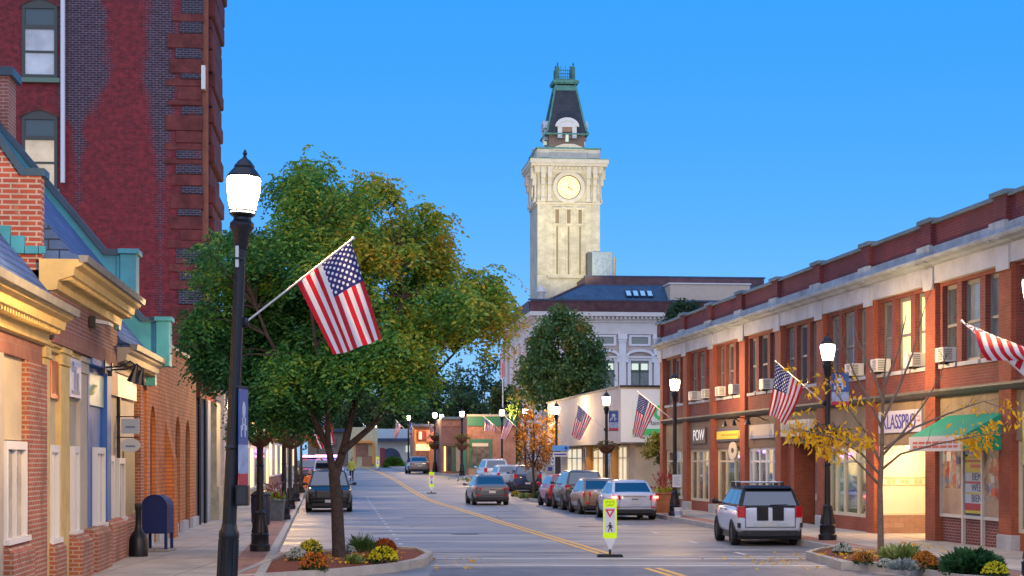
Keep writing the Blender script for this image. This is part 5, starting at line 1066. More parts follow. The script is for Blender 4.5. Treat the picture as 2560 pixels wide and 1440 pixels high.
pb = thing('post_box_cabinet', 'black box fixed on the foreground lamp post below the banner', 'cabinet', W(605, 1264, 23.1))
m = MB(); m.box(-.07, .09, -.1, .1, 0, .27); m.build('casing', DKMET, pb, bevel=.015); m = MB(); m.box(-.05, .07, -.106, -.101, .03, .24); m.build('door', M('charcoal', (.03, .03, .035), .5), pb)
sb = thing('post_plate', 'narrow pale plate strapped on the upper foreground lamp post', 'plate', W(593, 668, 23.1)); m = MB(); m.box(-.02, .02, -.03, .03, 0, .28); m.build('plate', M('ac_white', (.66, .66, .62)), sb); m = MB(); m.box(-.022, .1, -.032, .02, .1, .13); m.build('strap', DKMET, sb)
# ================================================================ leaf helper
def leaves(P, D, size, wid, name, m, parent=None, rs=1, jit=.35):
    """one mesh of diamond leaves at points P pointing along D"""
    g = np.random.default_rng(rs); n = len(P); P = np.asarray(P, float); D = np.asarray(D, float)
    D = D/np.linalg.norm(D, axis=1, keepdims=True); r = g.normal(size=(n, 3)); Wd = np.cross(D, r); Wd /= np.linalg.norm(Wd, axis=1, keepdims=True)+1e-9
    l = size*g.uniform(1-jit, 1+jit, (n, 1)); w_ = wid*g.uniform(1-jit, 1+jit, (n, 1)); Nn = np.cross(D, Wd)*l*.12
    V = np.stack([P, P+D*l*.5+Wd*w_+Nn, P+D*l, P+D*l*.5-Wd*w_+Nn], 1).reshape(-1, 3)
    me = bpy.data.meshes.new(name); me.vertices.add(4*n); me.vertices.foreach_set('co', V.astype(np.float32).ravel())
    me.loops.add(4*n); me.loops.foreach_set('vertex_index', np.arange(4*n, dtype=np.int32)); me.polygons.add(n); me.polygons.foreach_set('loop_start', np.arange(0, 4*n, 4, dtype=np.int32))
    me.materials.append(m); me.update(calc_edges=True); me.validate()
    o = bpy.data.objects.new(name, me); COL.objects.link(o); o.parent = parent; return o
# ================================================================ hanging baskets
BSK = M('brown_basket', (.16, .06, .035), .8, var=.5, vs=12)
GRL = LEAF('basket_green', [(0, (.03, .09, .02)), (.5, (.12, .22, .03)), (1, (.35, .32, .05))], 3)
def flowers_m(nm, c): return LEAF('petal_'+nm, [(0, tuple(x*.5 for x in c)), (.45, c), (1, tuple(min(1, x*1.2) for x in c))], 6, trans=.25)
def basket(label, px, y, Z, r, cols, seed, droop=.25, n=260):
    t = thing('hanging_basket', label, 'hanging basket', W(px, y, Z-.02), 0, 'hanging flower baskets'); g = np.random.default_rng(seed)
    m = MB(); m.lathe([(.03, -.30*r/.32), (r*.5, -.24*r/.32), (r*.85, -.1*r/.32), (r, 0), (r*.9, .01), (r*.1, .01)], 16)
    for i in range(12): a = i*math.pi/6; m.tube([(r*1.01*math.cos(a), r*1.01*math.sin(a), 0), (r*.87*math.cos(a), r*.87*math.sin(a), -.1*r/.32), (r*.52*math.cos(a), r*.52*math.sin(a), -.24*r/.32)], .008, 4)
    m.build('basket', BSK, t, smooth=True)
    a = g.uniform(0, 6.28, n); q = r*1.35*np.sqrt(g.uniform(0, 1, n)); P = np.stack([q*np.cos(a), q*np.sin(a), g.uniform(0, .28, n)*(1-(q/r/1.4)**2)-np.maximum(0, q-r*.8)*1.1*g.uniform(.2, 1, n)], 1)
    D = np.stack([np.cos(a), np.sin(a), g.uniform(-.7, .8, n)], 1); leaves(P, D, .10, .03, 'foliage', GRL, t, seed)
    for nm, c in cols: k = n//3; ii = g.choice(n, k); leaves(P[ii]*1.06+[0, 0, .02], D[ii], .06, .03, 'flowers', flowers_m(nm, c), t, seed+1)
YL, OR_, RD, PK, PU, WH = ('yellow', (.75, .55, .02)), ('orange', (.62, .20, .02)), ('red', (.6, .05, .04)), ('pink', (.65, .1, .22)), ('purple', (.12, .03, .3)), ('white', (.72, .74, .70))
basket('round brown basket on the lamp behind the mailbox under the big tree', 650, 1088, 39.7, .31, [YL], 21)
basket('leafy basket with rusty flowers on the lamp beside the grey planter', 728, 1090, 61, .5, [OR_, RD], 22)
basket('purple flowered basket among yellow leaves behind the hatchback', 2066, 1083, 45.3, .42, [PU, RD], 23)
basket('basket with pink flowers on the lamp before the low grey building', 1516, 1115, 82.6, .42, [PK, RD], 24)
basket('upper basket with red and yellow flowers in front of the green trimmed shop', 1155, 1093, 138, .5, [RD, YL], 25); basket('lower basket with green foliage in front of the green trimmed shop', 1155, 1112, 138, .52, [RD], 26)
basket('upper yellow flowered basket left of the plum brick shop', 1089, 1090, 150, .5, [YL, OR_], 27); basket('lower green basket left of the plum brick shop', 1087, 1110, 150, .55, [RD], 28)
# ================================================================ street furniture
mbx = thing('mailbox', 'dark blue round-topped mailbox on the left pavement by the arched brick wall', 'mailbox', (PX(395, 39.9), 39.9, .15), R(-4))
BLU2 = M('mailbox_blue', (.004, .018, .13), .6)
m = MB(); m.prism([(-.29, .40), (.29, .40), (.29, .98)]+[(.29*math.cos(t), .98+.29*math.sin(t)) for t in np.linspace(0, math.pi, 15)[1:-1]]+[(-.29, .98)], 'y', -.3, .3); m.build('body', BLU2, mbx, bevel=.012)
m = MB(); m.prism([(-.305, .98)]+[(.305*math.cos(t), .98+.305*math.sin(t)) for t in np.linspace(math.pi, 0, 15)]+[(.28, .98)]+[(.28*math.cos(t), .98+.28*math.sin(t)) for t in np.linspace(0, math.pi, 15)], 'y', -.32, -.28); m.build('rim', BLU2, mbx)
for x in (-.25, .25):
    for y in (-.25, .25): m = MB(); m.box(x-.03, x+.03, y-.03, y+.03, 0, .42); m.build('leg', BLU2, mbx)
m = MB(); m.box(-.34, .34, -.34, .34, 0, .05); m.build('base_slab', CONC, mbx)
ar = thing('ash_receptacle', 'black bottle-shaped ash receptacle standing left of the mailbox', 'ash bin', (PX(346, 37.6), 37.6, .15))
m = MB(); m.lathe([(.20, 0), (.205, .03), (.20, .36), (.16, .46), (.085, .56), (.065, .66), (.065, .98), (.08, 1.0), (.08, 1.07), (.03, 1.09)], 18); m.build('body', DKMET, ar, smooth=True); m = MB(); m.lathe([(.07, 1.06), (.085, 1.08), (.085, 1.12), (.02, 1.14)], 14); m.build('cap', M('charcoal', (.03, .03, .035)), ar)
tc_ = thing('trash_can', 'dark cylindrical litter bin on the left pavement behind the basket lamp', 'litter bin', (PX(652, 56), 56, .15))
m = MB(); m.lathe([(.27, 0), (.30, .1), (.32, .85), (.30, .92)], 16); m.build('body', M('dark_navy_metal', (.02, .025, .05), .5), tc_, smooth=True); m = MB(); m.lathe([(.33, .92), (.33, .96), (.2, 1.08), (.08, 1.1)], 16); m.build('lid', DKMET, tc_, smooth=True)
def planter(label, px, Z, w_, h, mt, seed, cols, lean=0):
    t = thing('planter_box', label, 'planter', (PX(px, Z), Z, gz(Z)+.15)); m = MB(); m.add([(-w_*.42, -w_*.42, 0), (w_*.42, -w_*.42, 0), (w_*.42, w_*.42, 0), (-w_*.42, w_*.42, 0), (-w_/2, -w_/2, h), (w_/2, -w_/2, h), (w_/2, w_/2, h), (-w_/2, w_/2, h)], [(3, 2, 1, 0), (0, 1, 5, 4), (1, 2, 6, 5), (2, 3, 7, 6), (3, 0, 4, 7), (4, 5, 6, 7)]); m.box(-w_/2-.03, w_/2+.03, -w_/2-.03, w_/2+.03, h+.001, h+.06); m.build('tub', mt, t, bevel=.012)
    g = np.random.default_rng(seed)
    for nm, c, n, hh in cols:
        P = np.stack([g.normal(0, w_*.22, n), g.normal(0, w_*.22, n), h+.03+g.uniform(0, hh, n)], 1); D = np.stack([P[:, 0]*2+g.normal(0, .3, n), P[:, 1]*2+g.normal(0, .3, n), g.uniform(.2, 1.2, n)], 1); leaves(P, D, .2, .028, 'foliage', flowers_m(nm, c), t, seed)
planter('grey square planter with lime leaves and red grass on the left pavement', 688, 60, .62, .66, M('grey_planter', (.13, .14, .14), .7, var=.3, vs=6), 31, [('lime', (.32, .42, .03), 120, .15), ('burgundy', (.30, .06, .05), 90, .55)])
planter('brown planter with tall dark red plant at the corner of the brick block', 1660, 69.5, .95, .72, M('rust_planter', (.30, .12, .06), .8, var=.3, vs=4), 32, [('burgundy', (.30, .06, .05), 120, .75), ('lime', (.32, .42, .03), 90, .12)])
bk = thing('bucket', 'white bucket with a blue label at the foot of the lamp with the paper sign', 'bucket', (PX(1696, 63.9), 63.9, .15)); m = MB(); m.lathe([(.13, 0), (.15, .3), (.16, .31), (.16, .34), (.14, .34)], 16); m.build('body', WPT, bk, smooth=True); m = MB(); m.lathe([(.138, .06), (.152, .22)], 16); m.build('label_band', M('notice_blue_grey', (.38, .44, .58)), bk)
ps = thing('paper_sign', 'white paper notice taped on the lamp post at the brick corner', 'sign', W(1692, 1218, 64.78)); m = MB(); m.box(-.16, .17, -.01, .01, 0, .46); m.build('sheet', WPT, ps); m = MB()
for i in range(5): m.box(-.11, .12-.04*(i % 2), -.014, -.0105, .08+i*.07, .105+i*.07)
m.build('text_lines', M('sign_grey', (.34, .36, .44)), ps)
ss = thing('strip_sign', 'blue and white strip sign on the lamp at the far planted island', 'sign', W(1402, 1146, 99.8)); m = MB(); m.box(-.48, .46, -.02, .02, .42, .74); m.build('blue_board', M('sky_blue_sign', (.10, .38, .80), .5), ss); m = MB(); m.box(-.46, .42, -.02, .02, .1, .36); m.build('white_board', M('ac_white', (.66, .66, .62)), ss); m = MB(); m.box(-.4, .3, -.026, -.021, .19, .27); m.ball((.3, -.02, .58), (.1, .01, .1), 10, 5); m.build('print', M('royal_blue', (.02, .03, .36)), ss)
km = thing('parking_kiosk', 'grey parking pay station at the far planted island', 'pay station', (PX(1375, 101), 101, .2)); m = MB(); m.box(-.2, .2, -.14, .14, 0, 1.15); m.prism([(-.22, 1.15), (.22, 1.15), (.22, 1.55)]+[(.22*math.cos(t), 1.55+.22*math.sin(t)) for t in np.linspace(0, math.pi, 9)[1:-1]]+[(-.22, 1.55)], 'y', -.16, .16); m.build('cabinet', M('kiosk_grey', (.30, .35, .36), .5, metal=.3), km, bevel=.01); m = MB(); m.box(-.12, .12, -.17, -.161, 1.4, 1.62); m.build('screen', M('royal_blue', (.02, .03, .36)), km)
# in-street crossing signs
FY = M('fluorescent_yellow_green', (.62, .85, .0), .5, emit=(.55, .9, .0), es=.12); RDS = M('sign_red', (.72, .02, .03), .5); SGW = M('sign_white', (.72, .73, .76), .5); BLK = M('sign_ink', (.03, .03, .035))
is0 = thing('crossing_sign', 'in-street pedestrian crossing sign nearest the camera on a black rubber base', 'road sign', (PX(1525, 40.2), 40.2, 0), 0, 'in-street crossing signs down the centre line')
m = MB(); m.prism([(-.155, .42), (.155, .42), (.155, 1.27), (.135, 1.31), (-.135, 1.31), (-.155, 1.27)], 'y', -.012, .012); m.build('panel', FY, is0)
m = MB(); m.prism([(-.125, .555), (.125, .555), (.125, 1.125), (-.125, 1.125)], 'y', -.017, -.0125); m.build('white_field', SGW, is0)
m = MB(); m.prism([(-.115, 1.085), (0, .885), (.115, 1.085)], 'y', -.021, -.0175); y = m.build('yield_triangle', RDS, is0); m = MB(); m.prism([(-.052, 1.05), (0, .955), (.052, 1.05)], 'y', -.024, -.0215); m.build('triangle_centre', SGW, y)
m = MB(); m.ball((0, -.019, .765), (.022, .003, .024), 8, 6); m.prism([(-.03, .74), (.035, .735), (.045, .66), (.025, .65), (-.025, .65)], 'y', -.021, -.0175); m.prism([(-.025, .655), (.0, .655), (-.03, .575), (-.055, .575)], 'y', -.021, -.0175); m.prism([(.0, .655), (.025, .655), (.06, .58), (.035, .575)], 'y', -.021, -.0175); m.prism([(-.03, .735), (-.02, .72), (-.07, .665), (-.08, .675)], 'y', -.021, -.0175); m.prism([(.035, .735), (.04, .715), (.075, .665), (.065, .655)], 'y', -.021, -.0175); m.build('pedestrian_symbol', BLK, is0)
text_mesh('STATE', .075, 'lettering', M('olive_ink', (.16, .2, .0), .6), is0, (0, -.0135, 1.245), (R(90), 0, 0), .001); text_mesh('LAW', .075, 'lettering', M('olive_ink', (.16, .2, .0)), is0, (0, -.0135, 1.175), (R(90), 0, 0), .001)
m = MB(); m.prism([(-.13, .42), (.13, .42), (.02, .15), (-.02, .15)], 'y', -.01, .01); m.build('pointed_foot', SGW, is0); m = MB(); m.tube([(0, 0, .05), (0, 0, .17)], .025, 8); m.build('spring_post', DKMET, is0)
m = MB(); m.prism([(-.30, 0), (.30, 0), (.27, .055), (-.27, .055)], 'y', -.2, .2); m.build('rubber_base', M('black_rubber', (.015, .015, .017), .8), is0, bevel=.01)
dup(is0, (PX(1079, 107), 107, gz(107)), 0, 'in-street crossing sign in the middle distance on the yellow line'); dup(is0, (PX(944, 172), 172, gz(172)), 0, 'most distant in-street crossing sign before the arched white shop')
# ================================================================ vehicles
CGL = M('car_glass', (.010, .016, .028), .04); CGL.node_tree.nodes['Principled BSDF'].inputs['IOR'].default_value = 2.4
TYR = M('tyre_rubber', (.012, .012, .013), .85); RIM = M('wheel_rim', (.30, .31, .33), .3, metal=.8); RIMD = M('dark_rim', (.04, .04, .045), .35, metal=.6)
TLR = M('tail_light', (.38, .006, .012), .12, coat=.6, emit=(1, .02, .02), es=.04, var=.5, vs=9); TLON = M('brake_light', (.9, .05, .04), .2, emit=(1, .10, .07), es=5); HLT = M('headlight', (.10, .11, .13), .1, coat=.3); PLT = M('licence_plate', (.60, .60, .58), .5)
TRIM = M('black_trim', (.012, .012, .014), .5)
def paint(nm, c, metal=.25, rough=.28): return M('paint_'+nm, c, rough, metal=metal, coat=.7)
BODY = {
 'sedan': dict(L=4.7, W=1.80, H=1.46, wb=2.75, belt=.93, st=[(-.50, .40, .84, .80), (-.488, .30, 1.02, .90), (-.42, .23, 1.06, .97), (-.22, .21, .97, 1.), (.1, .20, .94, 1.), (.24, .20, .92, .99), (.40, .22, .84, .95), (.475, .26, .70, .87), (.50, .36, .56, .76)], cab=(-.42, -.24, .07, .30), tl=(.74, .92), hl=(.60, .72), r=.33),
 'hatch': dict(L=4.10, W=1.79, H=1.53, wb=2.6, belt=1.04, st=[(-.50, .42, .93, .86), (-.488, .34, .995, .94), (-.43, .28, 1.02, .985), (-.15, .26, 1.035, 1.), (.12, .26, 1.04, 1.), (.27, .26, 1.02, .99), (.40, .28, .95, .95), (.47, .32, .82, .88), (.50, .40, .64, .78)], cab=(-.485, -.415, .10, .27), tl=(.74, 1.03), hl=(.66, .84), r=.345),
 'suv': dict(L=4.8, W=1.90, H=1.76, wb=2.85, belt=1.14, st=[(-.50, .46, 1.04, .84), (-.49, .36, 1.16, .93), (-.44, .28, 1.18, .98), (-.2, .26, 1.15, 1.), (.12, .26, 1.12, 1.), (.26, .26, 1.10, .99), (.42, .28, 1.04, .95), (.48, .32, .92, .89), (.50, .42, .70, .80)], cab=(-.485, -.42, .09, .27), tl=(.86, 1.16), hl=(.78, .94), r=.37),
}
def carb(label, cat, X, Z, yaw, kind, pt, rear=True, group=None, roofm=None, pillar=None, L=None, W=None, H=None, lit=False, simple=False, name=None, tl=None, rim=RIM):
    """X,Z = middle of the end that faces the camera; yaw = heading of the length axis; rear=True shows its tail"""
    B = dict(BODY[kind]); L = L or B['L']; Wd = W or B['W']; H = H or B['H']; hw0 = Wd/2; belt = B['belt']
    u = Vector((-math.sin(yaw), math.cos(yaw), 0)); c = Vector((X, Z, 0))+u*L/2; zg = gz(c.y)
    root = thing(name or {'sedan': 'parked_sedan', 'hatch': 'parked_hatchback', 'suv': 'parked_suv'}[kind], label, cat, (c.x, c.y, zg), yaw if rear else yaw+math.pi, group)
    m = MB(); vs = []; st = B['st']
    for t, zb, zt, k in st:
        hw = hw0*k; h = zt-zb; half = [(.80, zb), (.965, zb+.10*h), (1., zb+.45*h), (.99, zb+.72*h), (.955, zt-.035), (.84, zt)]
        pts = [(x*hw, z) for x, z in half]+[(0, zt+.012)]+[(-x*hw, z) for x, z in reversed(half)]+[(0, zb)]
        vs += [(x, t*L, z) for x, z in pts]
    n = 14; k = len(st); fs = [(i*n+j, i*n+(j+1) % n, (i+1)*n+(j+1) % n, (i+1)*n+j) for i in range(k-1) for j in range(n)]+[tuple(range(n)), tuple((k-1)*n+j for j in range(n-1, -1, -1))]
    m.add(vs, fs); body = m.build('body', pt, root, smooth=True, ang=60, sub=2)
    cb = [q*L for q in B['cab']]; hb, ht = hw0*.93, hw0*.72; zt = H-.04; z0_ = belt-.03
    lo = [(-hb*.96, cb[0], z0_), (hb*.96, cb[0], z0_), (hb*.97, cb[3], z0_-.02), (-hb*.97, cb[3], z0_-.02)]; hi = [(-ht, cb[1], zt-.02), (ht, cb[1], zt-.02), (ht*.98, cb[2], zt), (-ht*.98, cb[2], zt)]
    m = MB(); m.add(lo+hi, [(0, 1, 5, 4), (1, 2, 6, 5), (2, 3, 7, 6), (3, 0, 4, 7), (4, 5, 6, 7)]); m.build('cabin', pillar or pt, root, bevel=.03)
    m = MB(); e = .012; m.add([(x*1.0, y+(.02 if i < 2 else -.02), z+.004) for i, (x, y, z) in enumerate(hi)]+[(hi[0][0]*.8, hi[0][1]+.12, H), (hi[1][0]*.8, hi[1][1]+.12, H), (hi[2][0]*.8, hi[2][1]-.12, H+.006), (hi[3][0]*.8, hi[3][1]-.12, H+.006)], [(4, 5, 6, 7), (0, 1, 5, 4), (1, 2, 6, 5), (2, 3, 7, 6), (3, 0, 4, 7)]); m.build('roof', roofm or pt, root, bevel=.02, smooth=True, ang=50)
    def pane(nm, A, Bq, C, D, cuts, mt=CGL, v0=.12, v1=.90):
        A, Bq, C, D = map(Vector, (A, Bq, C, D)); nrm = (Bq-A).cross(D-A).normalized()
        for u0, u1, du in cuts:
            P = lambda q, v: (A.lerp(Bq, q)).lerp(D.lerp(C, q), v)
            m = MB(); p4 = [P(u0, v0), P(u1, v0), P(u1-du[1], v1), P(u0+du[0], v1)]; m.add([p+nrm*-.01 for p in p4]+[p+nrm*.008 for p in p4], [(3, 2, 1, 0), (4, 5, 6, 7), (0, 1, 5, 4), (1, 2, 6, 5), (2, 3, 7, 6), (3, 0, 4, 7)]); m.build(nm, mt, root, bevel=.004)
    pane('rear_window', lo[0], lo[1], hi[1], hi[0], [(.06, .94, (0, 0))], v0=.07, v1=.93); pane('windshield', lo[2], lo[3], hi[3], hi[2], [(.05, .95, (0, 0))], v0=.06, v1=.94)
    sc = [(.05, .20, (.0, 0)), (.22, .52, (0, 0)), (.54, .93, (0, 0))] if kind != 'sedan' else [(.08, .49, (0, 0)), (.51, .93, (0, 0))]
    pane('side_window', lo[1], lo[2], hi[2], hi[1], sc); pane('side_window', lo[3], lo[0], hi[0], hi[3], [(1-b, 1-a, d_) for a, b, d_ in sc])
    r = B['r']
    for sx_ in (-1, 1):
        for sy_ in (-1, 1):
            y = sy_*B['wb']/2+.03; xo = sx_*(hw0-.02)
            m = MB(); ring = [(r-.015, -.11), (r, -.085), (r, .085), (r-.02, .11), (r*.64, .115), (r*.62, .06), (.02, .05)]
            M4 = Matrix.Translation((sx_*(hw0-.11), y, r)) @ Matrix.Rotation(sx_*math.pi/2, 4, 'Y'); a = MB(); a.lathe(ring, 20); m.add([M4 @ Vector(v) for v in a.v], a.f); wh = m.build('wheel', TYR, root, smooth=True)
            a = MB(); m = MB(); a.lathe([(r*.62, .095), (r*.56, .09), (r*.50, .065), (.02, .062)], 20)
            for i in range(5):
                t = i*2*math.pi/5; a.prism([(.0*math.cos(t)-.04*math.sin(t), .04*math.cos(t)), (r*.6*math.cos(t)-.03*math.sin(t), r*.6*math.sin(t)+.03*math.cos(t)), (r*.6*math.cos(t)+.03*math.sin(t), r*.6*math.sin(t)-.03*math.cos(t)), (.04*math.sin(t), -.04*math.cos(t))], 'z', .066, .10)
            m.add([M4 @ Vector(v) for v in a.v], a.f); m.build('rim', rim, wh, smooth=True)
            m = MB(); a = MB(); a.lathe([(r+.075, -.10), (r+.075, .0), (r+.055, .012), (r*.5, .012)], 24); M5 = Matrix.Translation((sx_*(hw0-.035), y, r+.01)) @ Matrix.Rotation(sx_*math.pi/2, 4, 'Y'); m.add([v for v in (M5 @ Vector(q) for q in a.v)], a.f)
            m.v = [(x, yy, max(z, .17)) for x, yy, z in m.v]; m.build('wheel_arch', TRIM, root, smooth=True)
    ta, tb_ = (tl or B['tl']); y0 = -L/2
    for s_ in (-1, 1):
        m = MB(); x0, x1 = sorted((s_*hw0*.60, s_*hw0*.93)); m.prism([(x0, y0-.012 if s_ > 0 else y0+.10), (x1, y0+.10 if s_ > 0 else y0-.012), (x1, y0+.25), (x0, y0+.25)] if kind == 'sedan' else [(min(s_*hw0*.72, s_*hw0*.93), y0-.03 if s_ > 0 else y0+.02), (max(s_*hw0*.72, s_*hw0*.93), y0+.02 if s_ > 0 else y0-.03), (max(s_*hw0*.72, s_*hw0*.93), y0+.25), (min(s_*hw0*.72, s_*hw0*.93), y0+.25)], 'z', ta, tb_); m.build('taillight', TLON if lit else TLR, root, bevel=.02)
        m = MB(); x0, x1 = s_*hw0*.56, s_*hw0*.92; ha, hb_ = B['hl']; m.prism([(x0, -y0-.02), (x1, -y0-.16), (x1, -y0-.30), (x0, -y0-.25)], 'z', ha, hb_); m.build('headlight', HLT, root, bevel=.02)
        m = MB(); m.ball((s_*(hw0+.10), cb[3]-.32, belt+.06), (.10, .07, .075), 10, 6); m.box(min(s_*(hw0*.9), s_*(hw0+.05)), max(s_*(hw0*.9), s_*(hw0+.05)), cb[3]-.34, cb[3]-.28, belt-.0, belt+.05); m.build('mirror', pillar or pt, root, smooth=True)
        if kind != 'hatch': m = MB(); m.box(min(s_*hw0*.66, s_*hw0*.84), max(s_*hw0*.66, s_*hw0*.84), y0-.012, y0+.15, .46, .51); m.build('reflector', TLR, root)
    m = MB(); m.box(-hw0*.78, hw0*.78, y0-.008, y0+.3, .24, .41); m.build('rear_bumper', TRIM, root, bevel=.03); m = MB(); m.box(-hw0*.72, hw0*.72, -y0-.3, -y0+.006, .25, .40); m.box(-hw0*.42, hw0*.42, -y0-.2, -y0+.01, .46, .62); m.build('front_grille', TRIM, root, bevel=.02)
    m = MB(); m.box(-.16, .16, y0-.028, y0+.05, .60 if kind == 'sedan' else .52, .72 if kind == 'sedan' else .64); m.build('licence_plate', PLT, root); m = MB(); m.box(-.16, .16, -y0, -y0+.028, .42, .54); m.build('licence_plate', PLT, root)
    if rear and not simple:
        q = .975*hw0*st[0][3]; zb_, zt_ = (.50, belt-.06)
        m = MB(); m.box(-q*.86, -q*.845, y0-.006, y0+.04, zb_, zt_); m.box(q*.845, q*.86, y0-.006, y0+.04, zb_, zt_); m.box(-q*.86, q*.86, y0-.006, y0+.04, zb_-.015, zb_); m.build('boot_seam', TRIM, root)
        if kind != 'hatch': m = MB(); m.box(-.12, .12, y0-.02, y0+.04, (.76 if kind == 'sedan' else .70), (.79 if kind == 'sedan' else .73)); m.build('boot_handle', TRIM, root)
    for s_ in (-1, 1):
        for yy in (-.08*L, .10*L): m = MB(); m.box(min(s_*hw0*.98, s_*(hw0+.012)), max(s_*hw0*.98, s_*(hw0+.012)), yy-.09, yy+.09, belt-.14, belt-.11); m.build('door_handle', TRIM, root)
    m = MB(); m.box(-hw0*.88, hw0*.88, y0+.25, -y0-.25, .17, .36); m.build('underbody', TRIM, root)
    return root, body, L, hw0, B
kg = 'cars parked along the right kerb'
# striped white hatchback
HW = paint('white', (.62, .66, .74), 0, .25); HBK = M('paint_black', (.004, .004, .006), .55)
mini, body, L, hw, B = carb('white hatchback with two black tailgate stripes and a roof rack at the right kerb', 'car', PX(1926, 45), 45, R(1.9), 'hatch', HW, pillar=HBK, roofm=HBK, rim=RIMD)
y0 = -L/2
for x in (-.20, .20): m = MB(); m.box(x-.145, x+.145, y0-.020, y0+.05, .66, 1.0); m.build('stripe', HBK, mini, bevel=.01)
m = MB()
for y in (-.55, .35): m.tube([(-.60, y, 1.62), (.60, y, 1.62)], .022, 8)
m.build('roof_bar', M('silver_bar', (.5, .5, .52), .3, metal=.8), mini)
m = MB()
for y in (-.55, .35):
    for x in (-.58, .58): m.box(x-.05, x+.05, y-.05, y+.05, 1.49, 1.63)
m.build('rack_foot', TRIM, mini)
for x in (-.55, .55): m = MB(); m.tube([(x, y0-.04, .34), (x, y0+.3, .34)], .055, 12); m.build('exhaust_pipe', RIMD, mini)
m = MB(); m.box(-.80, .80, y0-.004, y0+.2, .25, .37); m.build('bumper_skirt', TRIM, mini, bevel=.03)
m = MB(); m.box(-.42, .42, y0-.022, y0+.05, .50, .60); m.build('plate_recess', M('pale_plate', (.50, .58, .58), .4), mini)
for x in (-.80, .80): m = MB(); m.box(x-.035, x+.035, y0-.005, y0+.1, .48, .60); m.build('fog_lamp', TRIM, mini)
m = MB(); m.prism([(y0+.24, 1.485), (y0+.6, 1.545), (y0+.6, 1.50), (y0+.30, 1.465)], 'x', -.60, .60); m.build('roof_spoiler', HBK, mini, bevel=.01)
m = MB(); m.tube([(0, y0+.1, 1.02), (.0, y0-.005, 1.06), (.45, y0+.02, 1.07)], .012, 6); m.build('wiper', TRIM, mini)
# white sedan with lit tail lamps
sed, body, L, hw, B = carb('white sedan with glowing red tail lights parked in front of the brown planter', 'car', PX(1588, 64.6), 64.6, R(5.2), 'sedan', paint('pearl', (.60, .62, .70), 0, .22), lit=False, group=kg, L=4.6)
y0 = -L/2
for s_ in (-1, 1): m = MB(); m.box(min(s_*.68, s_*.86), max(s_*.68, s_*.86), y0-.03, y0+.1, .80, .89); m.build('brake_lamp', TLON, sed, bevel=.02)
m = MB(); m.box(-.42, .42, y0-.018, y0+.04, .86, .90); m.build('chrome_strip', RIM, sed)
carb('tan sedan squeezed between the white sedan and the dark grey vehicle', 'car', 3.72, 71, R(6), 'sedan', paint('tan', (.30, .20, .12)), group=kg)
carb('tall dark grey vehicle with red upper tail lights parked behind the bright red car', 'car', 3.2, 77, R(6.5), 'suv', paint('charcoal', (.05, .055, .06)), group=kg, tl=(1.0, 1.14), L=4.5, W=1.85)
carb('bright red car at the front end of the parked row by the planted island', 'car', 2.62, 83.2, R(7), 'hatch', paint('red', (.42, .01, .02)), group=kg, L=4.2)
cr, body, L, hw, B = carb('dark blue vehicle with a spare wheel on its tailgate behind the far planted island', 'car', PX(1320, 107), 107, R(4), 'suv', paint('blue', (.02, .05, .14)), group=kg, L=4.4, W=1.82, H=1.68)
m = MB(); a = MB(); a.lathe([(.02, 0), (.30, .0), (.34, .05), (.34, .17), (.2, .18)], 20); M4 = Matrix.Translation((.22, -L/2+.05, .98)) @ Matrix.Rotation(R(90), 4, 'X'); m.add([M4 @ Vector(v) for v in a.v], a.f); m.build('spare_wheel', M('grey_blue_cover', (.16, .22, .30), .4), cr, smooth=True)
carb('white car parked just beyond the blue vehicle with the spare wheel', 'car', PX(1274, 113.5), 113.5, R(8), 'hatch', paint('white2', (.56, .60, .68), 0), group=kg, L=4.3)
carb('white tall car at the far end of the parked row on the right', 'car', PX(1242, 120), 120, R(9), 'suv', paint('white3', (.56, .60, .68), 0), group=kg, L=4.6, W=1.85)
carb('dark grey sedan driving away in the right lane of the road', 'car', PX(1231, 86), 86, R(7.5), 'sedan', paint('gunmetal', (.10, .105, .12)), lit=False, name='moving_sedan', tl=(.74, .88))
carb('grey sedan stopped far up the road in front of the orange lit shop', 'car', PX(1050, 150), 150, R(9), 'sedan', paint('silver', (.22, .22, .22)), name='distant_sedan')
carb('pale car far up the left side of the road by the orange trimmed shop', 'car', PX(896, 192), 192, R(5), 'sedan', paint('white4', (.56, .62, .70), 0), name='distant_sedan')
# black police-type suv facing the camera
pol, body, L, hw, B = carb('black police utility vehicle facing the camera beside the left kerb behind the tree trunk', 'car', PX(822, 74.4), 74.4, R(5.6), 'suv', M('paint_black2', (.006, .007, .010), .3, coat=.15), rear=False, name='police_suv', L=5.0, W=1.98, H=1.78)
yf = L/2
m = MB(); m.box(-.52, .52, yf-.05, yf+.03, .62, .90); m.build('front_grille', M('dark_grille', (.05, .055, .06), .4, metal=.4), pol, bevel=.02)
m = MB(); m.tube([(-.55, yf+.14, .45), (-.55, yf+.16, .95)], .035, 8); m.tube([(.55, yf+.14, .45), (.55, yf+.16, .95)], .035, 8); m.tube([(-.75, yf+.1, .62), (.75, yf+.1, .62)], .035, 8); m.build('push_bar', TRIM, pol)
m = MB(); m.box(-.4, .4, -.9, -.6, 1.79, 1.86); m.build('roof_antenna_box', TRIM, pol)
EBL = EM('emergency_blue', (.30, .10, 1), 9); ERD = EM('emergency_red', (1, .10, .12), 8)
def lightbar(root, y, z, hw_):
    for x, mt in ((-hw_*.6, EBL), (hw_*.6, ERD), (0, EM('emergency_violet', (.7, .2, 1), 6))): m = MB(); m.box(x-hw_*.28, x+hw_*.28, y-.14, y+.14, z, z+.13); m.build('emergency_light', mt, root, bevel=.02)
    m = MB(); m.box(-hw_, hw_, y-.16, y+.16, z-.06, z-.001); m.build('light_bar', TRIM, root)
